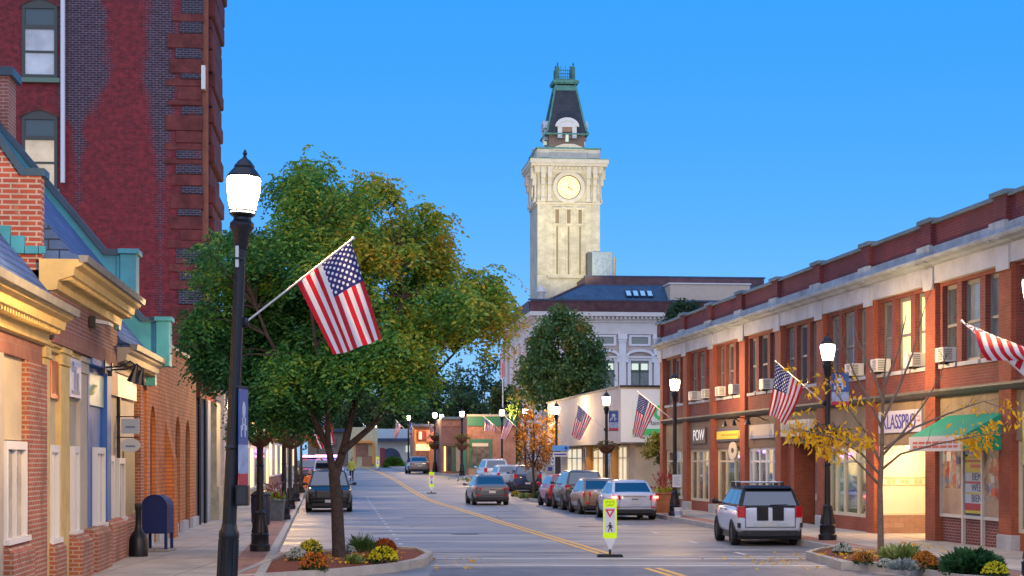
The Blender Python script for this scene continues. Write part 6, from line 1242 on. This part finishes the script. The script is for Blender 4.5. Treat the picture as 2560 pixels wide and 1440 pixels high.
van, body, L, hw, B = carb('white and blue emergency van with flashing roof lights behind the black police vehicle', 'van', PX(822, 97), 97, R(6), 'suv', paint('van_white', (.45, .48, .56), 0), rear=False, name='emergency_van', L=5.6, W=2.1, H=2.25)
lightbar(van, .9, 2.32, .85); m = MB(); m.box(-1.06, 1.06, -2.4, 1.9, .75, .98); m.build('blue_stripe', paint('stripe_blue', (.02, .05, .3)), van)
pv, body, L, hw, B = carb('emergency car with violet roof light on the left side far behind the lamp posts', 'car', PX(777, 122), 122, R(7), 'suv', paint('black3', (.012, .014, .02)), rear=False, name='police_suv')
lightbar(pv, .3, 1.84, .62)
point((PX(848, 95), 95, gz(95)+2.5), 14, (.75, .15, 1), .15); point((PX(765, 120), 119, gz(119)+2.4), 16, (.4, .15, 1), .15)
# ================================================================ flower plants in the islands
def gpx(px, yb, lift=.15):
    Z = (EYE-lift)*F/(yb-HY); return PX(px, Z), Z
MUMG = LEAF('mum_leaf', [(0, (.012, .035, .012)), (.6, (.04, .09, .02)), (1, (.08, .14, .03))], 4)
def mum(label, px, yb, rpx, col, seed, hk=.8, under=None, dens=1.):
    X, Z = gpx(px, yb); sc = F/Z; r = rpx/sc; g = np.random.default_rng(seed)
    t = thing('chrysanthemum', label, 'flower plant', (X, Z+r*.6, .15), 0, 'chrysanthemums in the planted islands'); h = r*2*hk*.62
    n = 420; d = g.normal(size=(n, 3)); d[:, 2] = np.abs(d[:, 2])*.9-.1; d /= np.linalg.norm(d, axis=1, keepdims=True); P = d*[r*.9, r*.9, h]*g.uniform(.5, .97, (n, 1))+[0, 0, h*.12]
    leaves(P, d+g.normal(0, .5, (n, 3)), r*.28, r*.075, 'foliage', under or MUMG, t, seed)
    n = int(520*dens); d = g.normal(size=(n, 3)); d[:, 2] = np.abs(d[:, 2])+.12; d /= np.linalg.norm(d, axis=1, keepdims=True); C = d*[r, r, h]*g.uniform(.93, 1.05, (n, 1))+[0, 0, h*.14]
    keep = C[:, 2] > h*.30; C, d = C[keep], d[keep]; k = 6; Pn = np.repeat(C, k, 0); Dn = np.repeat(d, k, 0)*.35+g.normal(0, .8, (len(C)*k, 3)); leaves(Pn, Dn, r*.10, r*.042, 'flowers', flowers_m(*col), t, seed+1)
    return t
DY = ('dark_orange', (.55, .22, .03)); RU = ('rust', (.50, .12, .02)); LEM = ('lemon', (.78, .72, .03)); PW = ('pale_white', (.66, .72, .66))
mum('pale white mum at the left end of the left island', 742, 1402, 27, PW, 1); mum('mixed yellow topped mum behind the orange one in the left island', 775, 1396, 32, LEM, 2, 1.0, dens=.5)
mum('orange mum in the front left of the left island', 782, 1428, 36, OR_, 3, .9, dens=.6); mum('small white mum just right of the big tree trunk', 872, 1386, 18, PW, 4)
mum('rusty orange mum at the back right of the left island', 960, 1383, 30, RU, 5); mum('bright yellow mum at the front right of the left island', 956, 1409, 36, LEM, 6)
mum('small ochre mum beside the bright yellow one in the left island', 925, 1404, 18, ('ochre', (.5, .30, .03)), 7)
mum('white mum at the far end of the right island', 2108, 1386, 24, PW, 8, .8); mum('dark orange mum left of the young tree in the right island', 2161, 1411, 26, DY, 9, dens=.6)
mum('white mum right of the young tree trunk', 2216, 1420, 20, PW, 10); mum('orange mum at the back of the right island', 2267, 1392, 21, OR_, 11)
mum('large orange mum in the middle of the right island', 2317, 1425, 33, DY, 12, .95); mum('bright yellow mum at the right end of the right island', 2493, 1443, 32, LEM, 13)
def clump(name, label, cat, px, yb, rpx, hpx, mt, n, ln, wd, seed, up=.8, group=None):
    X, Z = gpx(px, yb); sc = F/Z; r, h = rpx/sc, hpx/sc; g = np.random.default_rng(seed); a = g.uniform(0, 6.28, n); q = np.sqrt(g.uniform(0, 1, n))*r*.85
    P = np.stack([q*np.cos(a), q*np.sin(a), g.uniform(0, .75, n)*h*(1-.6*(q/r)**2)], 1); D = np.stack([np.cos(a)*(.3+q/r), np.sin(a)*(.3+q/r), g.uniform(.1, up*1.8, n)], 1)
    t = thing(name, label, cat, (X, Z+r*.6, .14), 0, group); leaves(P, D, ln, wd, 'foliage', mt, t, seed, .5); m = MB()
    for i in range(7): b = i*.9; m.tube([(0, 0, 0), (r*.4*math.cos(b), r*.4*math.sin(b), h*.5)], [.008, .004], 5)
    m.build('stem', M('plant_stem', (.06, .08, .03), .8), t); return t
GRS = LEAF('grass_green', [(0, (.02, .06, .015)), (.5, (.06, .14, .03)), (1, (.14, .22, .05))], 3); SIL = LEAF('silver_leaf', [(0, (.14, .20, .21)), (.5, (.30, .38, .38)), (1, (.46, .52, .5))], 4); HOS = LEAF('hosta_leaf', [(0, (.05, .12, .02)), (.5, (.20, .30, .07)), (1, (.45, .50, .22))], 5); SHR = LEAF('shrub_leaf', [(0, (.008, .035, .015)), (.5, (.025, .10, .03)), (1, (.06, .17, .06))], 4)
clump('ornamental_grass', 'green tufted grass at the back of the left island', 'grass plant', 905, 1384, 28, 40, GRS, 420, .22, .012, 41, 1.4)
clump('leafy_plant', 'small light green plant at the right foot of the big tree', 'plant', 884, 1410, 18, 22, HOS, 120, .12, .03, 42)
clump('leafy_plant', 'variegated green plant between the white and orange mums of the right island', 'plant', 2262, 1404, 46, 34, HOS, 320, .20, .04, 43)
clump('silver_plant', 'silvery plant in front of the variegated green one in the right island', 'plant', 2262, 1426, 32, 26, SIL, 420, .12, .03, 44, .9, 'silvery plants in the right island'); clump('silver_plant', 'silvery plant between the large orange mum and the green shrub', 'plant', 2362, 1424, 24, 28, SIL, 360, .12, .03, 45, .9, 'silvery plants in the right island')
clump('green_shrub', 'dark green bushy shrub beside the yellow mum of the right island', 'shrub', 2442, 1436, 74, 66, SHR, 1500, .16, .045, 46, .8)
for i, (px, yb, r, col, lab) in enumerate(((1290, 1242, 13, YL, 'yellow mum at the left end of the far island'), (1328, 1246, 9, RU, 'rusty mum in the middle of the far island'), (1383, 1252, 14, YL, 'yellow mum at the right end of the far island by the red car'))): mum(lab, px, yb, r, col, 60+i, .8, dens=.4)
clump('green_shrub', 'low green shrub in the middle of the far island', 'shrub', 1356, 1248, 16, 16, SHR, 260, .22, .07, 47); clump('leafy_plant', 'yellow-green plant near the left end of the far island', 'plant', 1311, 1246, 12, 13, HOS, 160, .18, .05, 48)
for i, (px, yb, col, lab) in enumerate(((1172, 1204, WH, 'white and yellow flowers at the foot of the stacked-basket lamp'), (1205, 1204, YL, 'low yellow flowers on the kerb near the driving sedan'), (905, 1172, YL, 'low yellow flowers beside the most distant pale car'))):
    Z = (125, 122, 196)[i]; g = np.random.default_rng(70+i); t = thing('flower_patch', lab, 'flowers', (PX(px, Z), Z, gz(Z)+.14)); n = 160; P = g.normal(0, 1, (n, 3))*[.5, .35, .10]; P[:, 2] = np.abs(P[:, 2])+.02; leaves(P, g.normal(0, 1, (n, 3))+[0, 0, .8], .12, .045, 'foliage', GRL, t, 70+i); leaves(P+[0, 0, .06], g.normal(0, 1, (n, 3))+[0, 0, .8], .10, .05, 'flowers', flowers_m(*col), t, 80+i)
t = thing('round_shrub', 'clipped green shrub before the arched white shop', 'shrub', (PX(985, 198), 198, gz(198))); g = np.random.default_rng(5); n = 900; d = g.normal(size=(n, 3)); d[:, 2] = np.abs(d[:, 2]); d /= np.linalg.norm(d, axis=1, keepdims=True); leaves(d*[1.15, .8, 1.15]*g.uniform(.6, 1, (n, 1)), d+g.normal(0, .5, (n, 3)), .3, .1, 'foliage', LEAF('hedge_leaf', [(0, (.03, .10, .01)), (1, (.16, .30, .02))], 2), t, 6); m = MB(); m.tube([(0, 0, 0), (0, 0, .6)], .05, 6); m.build('stem', M('plant_stem', (.06, .08, .03)), t)
# ================================================================ trees
BARK = M('dark_bark', (.055, .04, .035), .95, var=.45, vs=9, bump=1., bs=25); BARKG = M('grey_brown_bark', (.17, .13, .10), .9, var=.3, vs=12, bump=.6, bs=40)
def inpoly(x, y, poly):
    r = False; j = len(poly)-1
    for i in range(len(poly)):
        if (poly[i][1] > y) != (poly[j][1] > y) and x < (poly[j][0]-poly[i][0])*(y-poly[i][1])/(poly[j][1]-poly[i][1])+poly[i][0]: r = not r
        j = i
    return r
def cloudpts(poly, Z, n, rnd, depth, c0):
    """clump centres inside a crown outline with a round depth"""
    xs = [p[0] for p in poly]; ys = [p[1] for p in poly]; out = []; mn, mx = min(xs), max(xs); cy_ = (min(ys)+max(ys))/2; hx, hy = (mx-mn)/2, (max(ys)-min(ys))/2; cx_ = (mn+mx)/2
    while len(out) < n:
        x, y = rnd.uniform(mn, mx), rnd.uniform(min(ys), max(ys))
        if not inpoly(x, y, poly): continue
        e = max(.12, 1-((x-cx_)/hx)**2*.9-((y-cy_)/hy)**2*.8)**.5; out.append(W(x, y, Z)+Vector((0, rnd.uniform(-1, 1)*depth*e, 0))-c0)
    return out
def tree(name, label, base, poly, Z, n, depth, limbs, tr, mleaf, per, leaf, spread, droop, seed, bark=None, sprays=True, cat='tree', group=None, brr=.02, nb=None, lobes=None):
    rnd = random.Random(seed); g = np.random.default_rng(seed); c0 = Vector(base); root = thing(name, label, cat, base, 0, group)
    cl = cloudpts(poly, Z, n, rnd, depth, c0)
    if lobes: cl = [p+Vector((rnd.gauss(0, 1), rnd.gauss(0, 1), rnd.gauss(0, .62)))*lobes[1] for p in cl for _ in range(lobes[0])]
    m = MB(); nodes = []
    for lb_, (r0, r1) in limbs:
        pts = [Vector(p) for p in lb_]; k = len(pts); m.tube(pts, [r0+(r1-r0)*i/(k-1) for i in range(k)], 9)
        for i in range(k-1):
            for f in (0, .5): nodes.append((pts[i].lerp(pts[i+1], f), r0+(r1-r0)*i/(k-1)))
    m.build('trunk', bark or BARK, root, smooth=True, ang=70)
    m = MB(); nodes2 = [q for q in nodes if q[0].z > limbs[0][0][-1][2]*.9] or nodes
    for p in (cl if nb is None else cl[:nb]):
        a, r = min(nodes2, key=lambda q: (q[0]-p).length+(2 if q[0].z > p.z+.2 else 0)); md = a.lerp(p, .5)+Vector((rnd.uniform(-.15, .15), rnd.uniform(-.15, .15), .12))*min(1.5, (p-a).length); r_ = min(r*.6, brr*2)
        m.tube([a, a.lerp(md, .5)+Vector((0, 0, .04)), md, p], [r_, r_*.75, r_*.5, brr*.25], 5, cap=False)
    m.build('branch', bark or BARK, root, smooth=True, ang=80)
    P = []; D = []
    for p in cl:
        if sprays:
            ns = per
            for s in range(ns):
                o = np.array(p)+g.normal(0, 1, 3)*spread; a = g.uniform(0, 6.28); L_ = leaf[0]*g.uniform(2.6, 5.); k = int(g.integers(9, 14)); dh = np.array([math.cos(a), math.sin(a), .25]); t_ = np.linspace(0, 1, k)[:, None]
                pts = o+dh*L_*t_*.8+np.array([0, 0, -1])*L_*droop*t_**2; side = np.array([-math.sin(a), math.cos(a), 0])*np.where(np.arange(k) % 2, 1, -1)[:, None]
                P.append(pts); D.append(side*.8+dh*.4+np.array([0, 0, -.45*droop-.1])+g.normal(0, .25, (k, 3)))
        else: P.append(np.array(p)+g.normal(0, 1, (per, 3))*spread); D.append(g.normal(0, 1, (per, 3))+[0, 0, -droop])
    leaves(np.concatenate(P), np.concatenate(D), leaf[0], leaf[1], 'crown', mleaf, root, seed, .4); return root
# the big honey-locust in the left island
bz = 36.6; c0 = Vector((PX(848, bz), bz, .2)); q = lambda x, y, dz=0: W(x, y, bz)+Vector((0, dz, 0))-c0
HLOC = LEAF('locust_leaf', [(0, (.03, .14, .05)), (.28, (.07, .26, .05)), (.48, (.20, .38, .05)), (.68, (.38, .40, .04)), (.88, (.58, .38, .04)), (1, (.62, .28, .06))], .55, split=(.10, .065, -.56), trans=.4)
crown = [(485, 905), (480, 800), (490, 690), (515, 620), (505, 545), (560, 465), (640, 450), (690, 400), (760, 385), (830, 425), (875, 470), (885, 395), (925, 390), (965, 440), (1030, 490), (1060, 530), (1120, 520), (1180, 560), (1190, 640), (1250, 660), (1285, 735), (1260, 800), (1230, 870), (1180, 915), (1110, 960), (1050, 1005), (960, 1030), (900, 1010), (840, 1010), (760, 1040), (700, 1055), (620, 1055), (560, 1035), (520, 985), (495, 935)]
crown = [(862+(x-862)*.865, 742+(y-742)*.89) for x, y in crown]
limbs = [([(0, 0, -.05), q(846, 1370), q(842, 1260), q(834, 1180)], (.155, .115)), ([q(834, 1185), q(822, 1120, -.1), q(790, 1050, -.4), q(745, 960, -.9), q(690, 850, -1.3), q(640, 720, -1.4)], (.085, .025)), ([q(838, 1190), q(860, 1110, .2), q(880, 1020, .3), q(890, 900, .5), q(880, 760, .7), q(870, 580, .6)], (.10, .025)),
         ([q(855, 1130), q(930, 1060, .5), q(1000, 970, .9), q(1070, 850, 1.2), q(1120, 720, 1.3)], (.075, .02)), ([q(822, 1120, -.1), q(830, 1010, -.9), q(810, 880, -1.5), q(790, 720, -1.6), q(770, 540, -1.2)], (.06, .02)), ([q(790, 1050, -.4), q(700, 1000, .2), q(600, 930, .8), q(520, 850, 1.0)], (.045, .018)), ([q(1000, 970, .9), q(1090, 930, .2), q(1180, 840, -.3)], (.04, .016)), ([q(880, 1020, .3), q(960, 900, -.9), q(1020, 760, -1.4), q(1000, 600, -1.1)], (.05, .018))]
BIGTREE = tree('honey_locust_tree', 'large honey locust with green and yellowing leaves growing from the left island', c0, crown, bz, 98, 2.5, limbs, .15, HLOC, 30, (.11, .025), .13, 1.05, 5, lobes=(5, .31))
# maple in front of city hall
def simple(name, label, px, Z, ytop, ybot, wpx, mleaf, n, per, leaf, seed, poly=None, bark=None, gb=None, cat='tree', depth=None, group=None, spread=None):
    base = Vector((PX(px, Z), Z, gz(Z) if gb is None else gb)); sc = F/Z; rnd = random.Random(seed)
    poly = poly or [(px+wpx/2*math.cos(a)*rnd.uniform(.82, 1.1), (ytop+ybot)/2-(ybot-ytop)/2*math.sin(a)*rnd.uniform(.9, 1.05)) for a in np.linspace(0, 6.28, 15)[:-1]]
    h = (HY-ytop)/sc+EYE-base.z; hb = (HY-ybot)/sc+EYE-base.z; w_ = wpx/sc
    lim = [([(0, 0, -.1), (.03, 0, hb*.6), (-.03, .05, max(hb, .4)), (.05, 0, hb+(h-hb)*.45), (0, .05, hb+(h-hb)*.9)], (max(.05, h*.016), .02))]
    for i in range(4): a = i*1.57+seed; lim.append(([(0, 0, max(hb, .3)), (w_*.18*math.cos(a), w_*.18*math.sin(a), hb+(h-hb)*.3), (w_*.32*math.cos(a), w_*.32*math.sin(a), hb+(h-hb)*.6)], (h*.009, .012)))
    return tree(name, label, base, poly, Z, n, depth or w_*.42, lim, .1, mleaf, per, leaf, spread or w_*.055, .4, seed, bark, False, cat, group, .012, 40)
MAP = LEAF('maple_leaf', [(0, (.024, .075, .035)), (.35, (.06, .15, .05)), (.65, (.10, .20, .05)), (.88, (.24, .24, .05)), (1, (.40, .17, .05))], .5)
simple('maple_tree', 'dense dark green tree in front of the city hall facade', 1395, 128, 770, 1020, 230, MAP, 190, 95, (.30, .085), 21, poly=[(1396, 768), (1372, 800), (1340, 840), (1320, 890), (1302, 930), (1292, 975), (1270, 1010), (1290, 1030), (1490, 1020), (1515, 985), (1512, 940), (1498, 925), (1502, 880), (1475, 850), (1462, 815), (1445, 800), (1432, 790), (1412, 800)], spread=.32)
FOR = LEAF('far_leaf', [(0, (.014, .036, .026)), (.45, (.035, .085, .03)), (.75, (.09, .14, .035)), (1, (.22, .17, .03))], .25); FAY = LEAF('far_yellow_leaf', [(0, (.08, .09, .02)), (.5, (.30, .20, .02)), (1, (.55, .30, .03))], .3)
bgk = 'trees closing the far end of the street'
for i, (px, Z, yt, yb, wd, mt, lab) in enumerate(((1205, 232, 880, 1085, 170, FOR, 'dark bluish green tree left of the city hall tree'), (1120, 240, 935, 1090, 150, FOR, 'green tree rising behind the bright stacked-basket lamp'), (1040, 246, 960, 1095, 140, FOR, 'green tree behind the arched white shop'), (955, 236, 985, 1095, 130, FAY, 'yellow autumn tree seen under the right limbs of the big tree'), (1262, 165, 965, 1150, 95, FOR, 'green tree behind the dark trunk and lamp near the white cars'), (870, 240, 960, 1100, 120, FOR, 'green tree far up the street behind the big tree trunk'), (1165, 190, 985, 1080, 110, FOR, 'green tree behind the plum brick shop'), (905, 232, 990, 1095, 120, FOR, 'dark tree behind the orange trimmed shop'), (1000, 226, 985, 1090, 120, FOR, 'dark tree between the arched white shop and the orange lit shop'), (800, 236, 985, 1095, 130, FOR, 'dark tree behind the dull brown house'))):
    simple('broadleaf_tree', lab, px, Z, yt, yb, wd, mt, 75, 60, (.42, .13), 30+i, group=bgk)
simple('street_tree', 'yellow-green street tree among the left lamp posts', 740, 112, 1010, 1100, 110, LEAF('olive_leaf', [(0, (.06, .08, .015)), (.5, (.18, .19, .03)), (1, (.40, .26, .03))], .8), 60, 55, (.22, .06), 40)
simple('street_tree', 'orange red tree beside the emergency lights on the left pavement', 795, 140, 1035, 1120, 75, LEAF('rusty_leaf', [(0, (.18, .06, .02)), (.5, (.32, .15, .04)), (1, (.30, .24, .06))], .8), 40, 50, (.25, .07), 45)
simple('autumn_tree', 'slender orange autumn tree standing in the far planted island', 1333, 102.3, 1000, 1170, 105, LEAF('amber_leaf', [(0, (.10, .09, .02)), (.25, (.26, .11, .02)), (.55, (.42, .17, .02)), (.8, (.50, .27, .02)), (1, (.70, .42, .02))], .7, split=(.14, 0, -.06)), 90, 26, (.17, .05), 41, poly=[(1318, 1000), (1330, 1040), (1345, 1000), (1352, 1045), (1385, 1035), (1395, 1075), (1385, 1130), (1370, 1165), (1340, 1175), (1305, 1165), (1285, 1120), (1288, 1080), (1300, 1045), (1310, 1030)], gb=.18, spread=.16)
simple('small_tree', 'light green tree reaching out of the alley beside the white side panel', 1652, 84, 1085, 1152, 95, LEAF('alley_leaf', [(0, (.06, .11, .02)), (1, (.30, .28, .04))], .8), 34, 40, (.20, .045), 42, gb=.15, depth=1.2)
simple('evergreen_tree', 'dark green tree top rising behind the parapet of the brick block', 1712, 121, 748, 960, 120, LEAF('yew_leaf', [(0, (.010, .035, .022)), (1, (.05, .12, .04))], .6), 110, 60, (.26, .06), 43)
simple('broadleaf_tree', 'dark bushy tree behind the dark trunk lamp at the street end', 1275, 146, 1040, 1165, 70, FOR, 50, 45, (.3, .1), 44, group=bgk)
# nearly bare young tree in the right island
yz = 38.6; c1 = Vector((PX(2202, yz), yz, .2)); q = lambda x, y, dz=0: W(x, y, yz)+Vector((0, dz, 0))-c1
yt = thing('young_tree', 'young almost bare tree with clusters of yellow leaves in the right island', 'tree', c1)
m = MB(); m.tube([(0, 0, -.05), q(2201, 1300), q(2200, 1220), q(2204, 1150), q(2207, 1050, .05), q(2212, 960, .1), q(2218, 880, .1), q(2224, 770, .15)], [.075, .068, .06, .052, .036, .024, .014, .004], 10); m.build('trunk', BARKG, yt, smooth=True)
BRS = [([(2202, 1190), (2150, 1135), (2090, 1100), (2020, 1082), (1955, 1072)], -.9), ([(2203, 1160), (2170, 1085), (2135, 1030), (2095, 975), (2055, 925)], .6), ([(2206, 1075), (2170, 1000), (2130, 935), (2100, 870), (2082, 795)], -.5), ([(2209, 1010), (2185, 930), (2152, 855), (2137, 780)], .4), ([(2205, 1140), (2250, 1085), (2300, 1012), (2336, 945), (2352, 870)], -.7), ([(2207, 1050), (2250, 970), (2287, 885), (2312, 800), (2332, 740)], .5), ([(2206, 1125), (2280, 1070), (2360, 1035), (2440, 1005), (2500, 1030)], -.8), ([(2212, 960), (2242, 880), (2258, 790)], -.3), ([(2203, 1175), (2245, 1135), (2330, 1110), (2420, 1090), (2470, 1085)], -1.1), ([(2200, 1215), (2160, 1175), (2120, 1140), (2060, 1118)], -.5)]
m = MB(); rnd = random.Random(9); YP = []
for pts, dd in BRS:
    k = len(pts); P3 = [q(x, y, dd*i/(k-1)) for i, (x, y) in enumerate(pts)]; m.tube(P3, [.030*(1-i/(k-.6))+.003 for i in range(k)], 6)
    for i in range(1, k-1):
        for s in range(3):
            o = P3[i].lerp(P3[i+1], rnd.random()); dv = (P3[i+1]-P3[i]).normalized()+Vector((rnd.uniform(-.8, .8), rnd.uniform(-.8, .8), rnd.uniform(-.1, .7))); ln = rnd.uniform(.25, .75); e = o+dv.normalized()*ln; m.tube([o, o.lerp(e, .5)+Vector((0, 0, -.02)), e], [.008, .006, .002], 4)
m.build('branch', BARKG, yt, smooth=True)
g = np.random.default_rng(12); P = []
for x, y, n, s in ((1975, 1078, 26, .16), (2012, 1085, 34, .18), (2050, 1098, 40, .2), (2088, 1092, 40, .2), (2070, 1128, 30, .16), (2110, 1085, 22, .16), (2150, 1108, 18, .14), (2165, 1095, 12, .1), (2060, 955, 12, .2), (2092, 945, 10, .16), (1978, 915, 4, .06), (2000, 1050, 12, .2), (2425, 1098, 26, .14), (2452, 1115, 30, .13), (2400, 1088, 14, .14), (2492, 1062, 14, .15), (2505, 1010, 8, .12), (2540, 1040, 10, .16), (2440, 1025, 10, .2), (2475, 1078, 16, .14), (2160, 1000, 6, .2), (2110, 1010, 10, .2), (2030, 985, 5, .12), (2300, 1040, 4, .2)):
    n = int(n*1.7); P.append(np.array(q(x, y, g.uniform(-.6, .3)))+g.normal(0, 1, (n, 3))*s*[1, 1, .65])
P = np.concatenate(P); leaves(P, g.normal(0, .55, (len(P), 3))+[0, 0, -.8], .17, .028, 'leaves', LEAF('golden_leaf', [(0, (.66, .34, .005)), (.5, (.85, .50, .01)), (1, (.92, .66, .04))], 2, trans=.4), yt, 13)
# ================================================================ people
def person(name, label, X, Z, z, face, skin, top, legs, hair, arms, sc=1., cat='person', legpose=(.02, -.05)):
    """one continuous skinned body, hair and clothing as children"""
    t = thing(name, label, cat, (X, Z, z), face); t.scale = (sc,)*3
    J = [(0, 0, .93, .13), (0, -.01, 1.12, .135), (0, -.015, 1.32, .15), (0, 0, 1.47, .075), (0, -.02, 1.56, .075), (0, -.03, 1.66, .098), (0, -.02, 1.74, .075)]; E = [(0, 1), (1, 2), (2, 3), (3, 4), (4, 5), (5, 6)]; hands = []
    for s_ in (-1, 1):
        b = len(J); lp_ = legpose[0 if s_ < 0 else 1]; J += [(s_*.10, 0, .88, .10), (s_*.11, lp_, .48, .068), (s_*.11, lp_+.06, .09, .045), (s_*.12, lp_-.10, .035, .04)]; E += [(0, b), (b, b+1), (b+1, b+2), (b+2, b+3)]
        b = len(J); el, wr = arms[0 if s_ < 0 else 1]; J += [(s_*.19, 0, 1.40, .06), (s_*el[0], el[1], el[2], .045), (s_*wr[0], wr[1], wr[2], .033), (s_*wr[0]*1.0, wr[1]-.06, wr[2]-.06, .036)]; E += [(2, b), (b, b+1), (b+1, b+2), (b+2, b+3)]; hands.append((s_*wr[0], wr[1]-.07, wr[2]-.08))
        for f_ in range(5): k = len(J); J += [(s_*wr[0]+(f_-2)*.016, wr[1]-.10-.01*(2-abs(f_-2)), wr[2]-.12, .009), (s_*wr[0]+(f_-2)*.018, wr[1]-.115, wr[2]-.15-.01*(2-abs(f_-2)), .008)]; E += [(b+3, k), (k, k+1)]
    me = bpy.data.meshes.new('body'); me.from_pydata([j[:3] for j in J], E, []); o = bpy.data.objects.new('body', me); COL.objects.link(o); o.parent = t
    sk = o.modifiers.new('skin', 'SKIN'); sv = me.skin_vertices[0].data
    for i, j in enumerate(J): sv[i].radius = (j[3]*(1.25 if i in (1, 2) else 1), j[3])
    sv[0].use_root = True; sk.use_smooth_shade = True; md = o.modifiers.new('subdivision', 'SUBSURF'); md.levels = md.render_levels = 1; me.materials.append(legs)
    m = MB(); m.lathe([(.185, .80), (.18, .95), (.165, 1.1), (.20, 1.3), (.19, 1.42), (.09, 1.49)], 14); m.v = [(x*1.12, y*.82-.005, zz) for x, y, zz in m.v]
    for s_ in (-1, 1): el, wr = arms[0 if s_ < 0 else 1]; m.tube([(s_*.17, 0, 1.41), (s_*el[0], el[1], el[2]), (s_*wr[0]*.99, wr[1], wr[2]+.01)], [.078, .062, .048], 10)
    m.build('jacket', top, t, smooth=True)
    m = MB(); m.ball((0, -.03, 1.645), (.085, .10, .125), 14, 10); m.ball((0, -.135, 1.64), (.015, .02, .025), 8, 5); m.tube([(0, -.01, 1.45), (0, -.02, 1.56)], .056, 10)
    for s_ in (-1, 1): m.ball((s_*.086, -.02, 1.64), (.012, .025, .035), 8, 5)
    hd = m.build('head', skin, t, smooth=True); m = MB()
    for s_ in (-1, 1): m.ball((s_*.033, -.118, 1.665), (.013, .012, .009), 8, 5)
    m.box(-.025, .025, -.128, -.118, 1.578, 1.588); m.build('face_features', M('dark_feature', (.05, .03, .03), .5), hd)
    m = MB(); m.ball((0, .0, 1.685), (.098, .105, .105), 14, 8); m.v = [(x, y+.012, max(zz, 1.63+(.05 if y < -.04 else 0))) for x, y, zz in m.v]; m.build('hair', hair, hd, smooth=True); return t
SKN = M('skin', (.45, .26, .18), .55); HRD = M('dark_hair', (.03, .02, .015), .7); JNS = M('dark_trousers', (.03, .035, .06), .8); down = ((.25, .02, 1.14), (.27, -.05, .90))
person('person', 'person in an orange safety jacket standing left of the black police vehicle', PX(774, 84), 84, 0, R(10), SKN, M('orange_jacket', (.80, .18, .03), .7), JNS, HRD, (down, ((.27, -.08, 1.16), (.20, -.28, 1.08))))
person('person', 'person in a yellow-green safety jacket standing in the road right of the black police vehicle', PX(879, 128), 128, gz(128), R(-20), SKN, M('hivis_jacket', (.45, .48, .08), .7), JNS, HRD, (down, down))

g = np.random.default_rng(77); P = []
for cx_, cy_, sx_, sy_, n, z in ((7.6, 37.5, 1.2, 2.6, 150, .20), (5.6, 38, .9, 3, 60, .012), (-3.4, 36.5, 1.1, 2.6, 110, .19), (-1.2, 37.5, .8, 3, 40, .012), (9.6, 42, .5, 3, 50, .165)):
    P.append(np.stack([cx_+g.normal(0, .5, n)*sx_, cy_+g.normal(0, .5, n)*sy_, np.full(n, z)+g.uniform(0, .02, n)], 1))
P = np.concatenate(P); D = g.normal(0, 1, (len(P), 3)); D[:, 2] *= .12; tag(leaves(P, D, .09, .022, 'fallen_leaves', MATS['golden_leaf'], None, 78), 'scattered yellow fallen leaves on the islands and beside the kerbs', 'leaves', kind='stuff')
mq = rb.matrix_basis @ Vector((.75, SE[6]+2.35, .55))
person('mannequin', 'mannequin in a pale coat with orange hair in the display window', mq.x, mq.y, mq.z, R(10), M('mannequin_skin', (.62, .50, .40), .5), M('pale_grey_coat', (.46, .47, .42), .8), M('coat_trousers', (.36, .36, .34), .8), M('orange_hat', (.85, .28, .04), .7), (((.26, .02, 1.14), (.28, -.04, .90)), ((.30, -.02, 1.18), (.20, -.20, 1.05))), .92, 'mannequin')
bpy.context.view_layer.update()
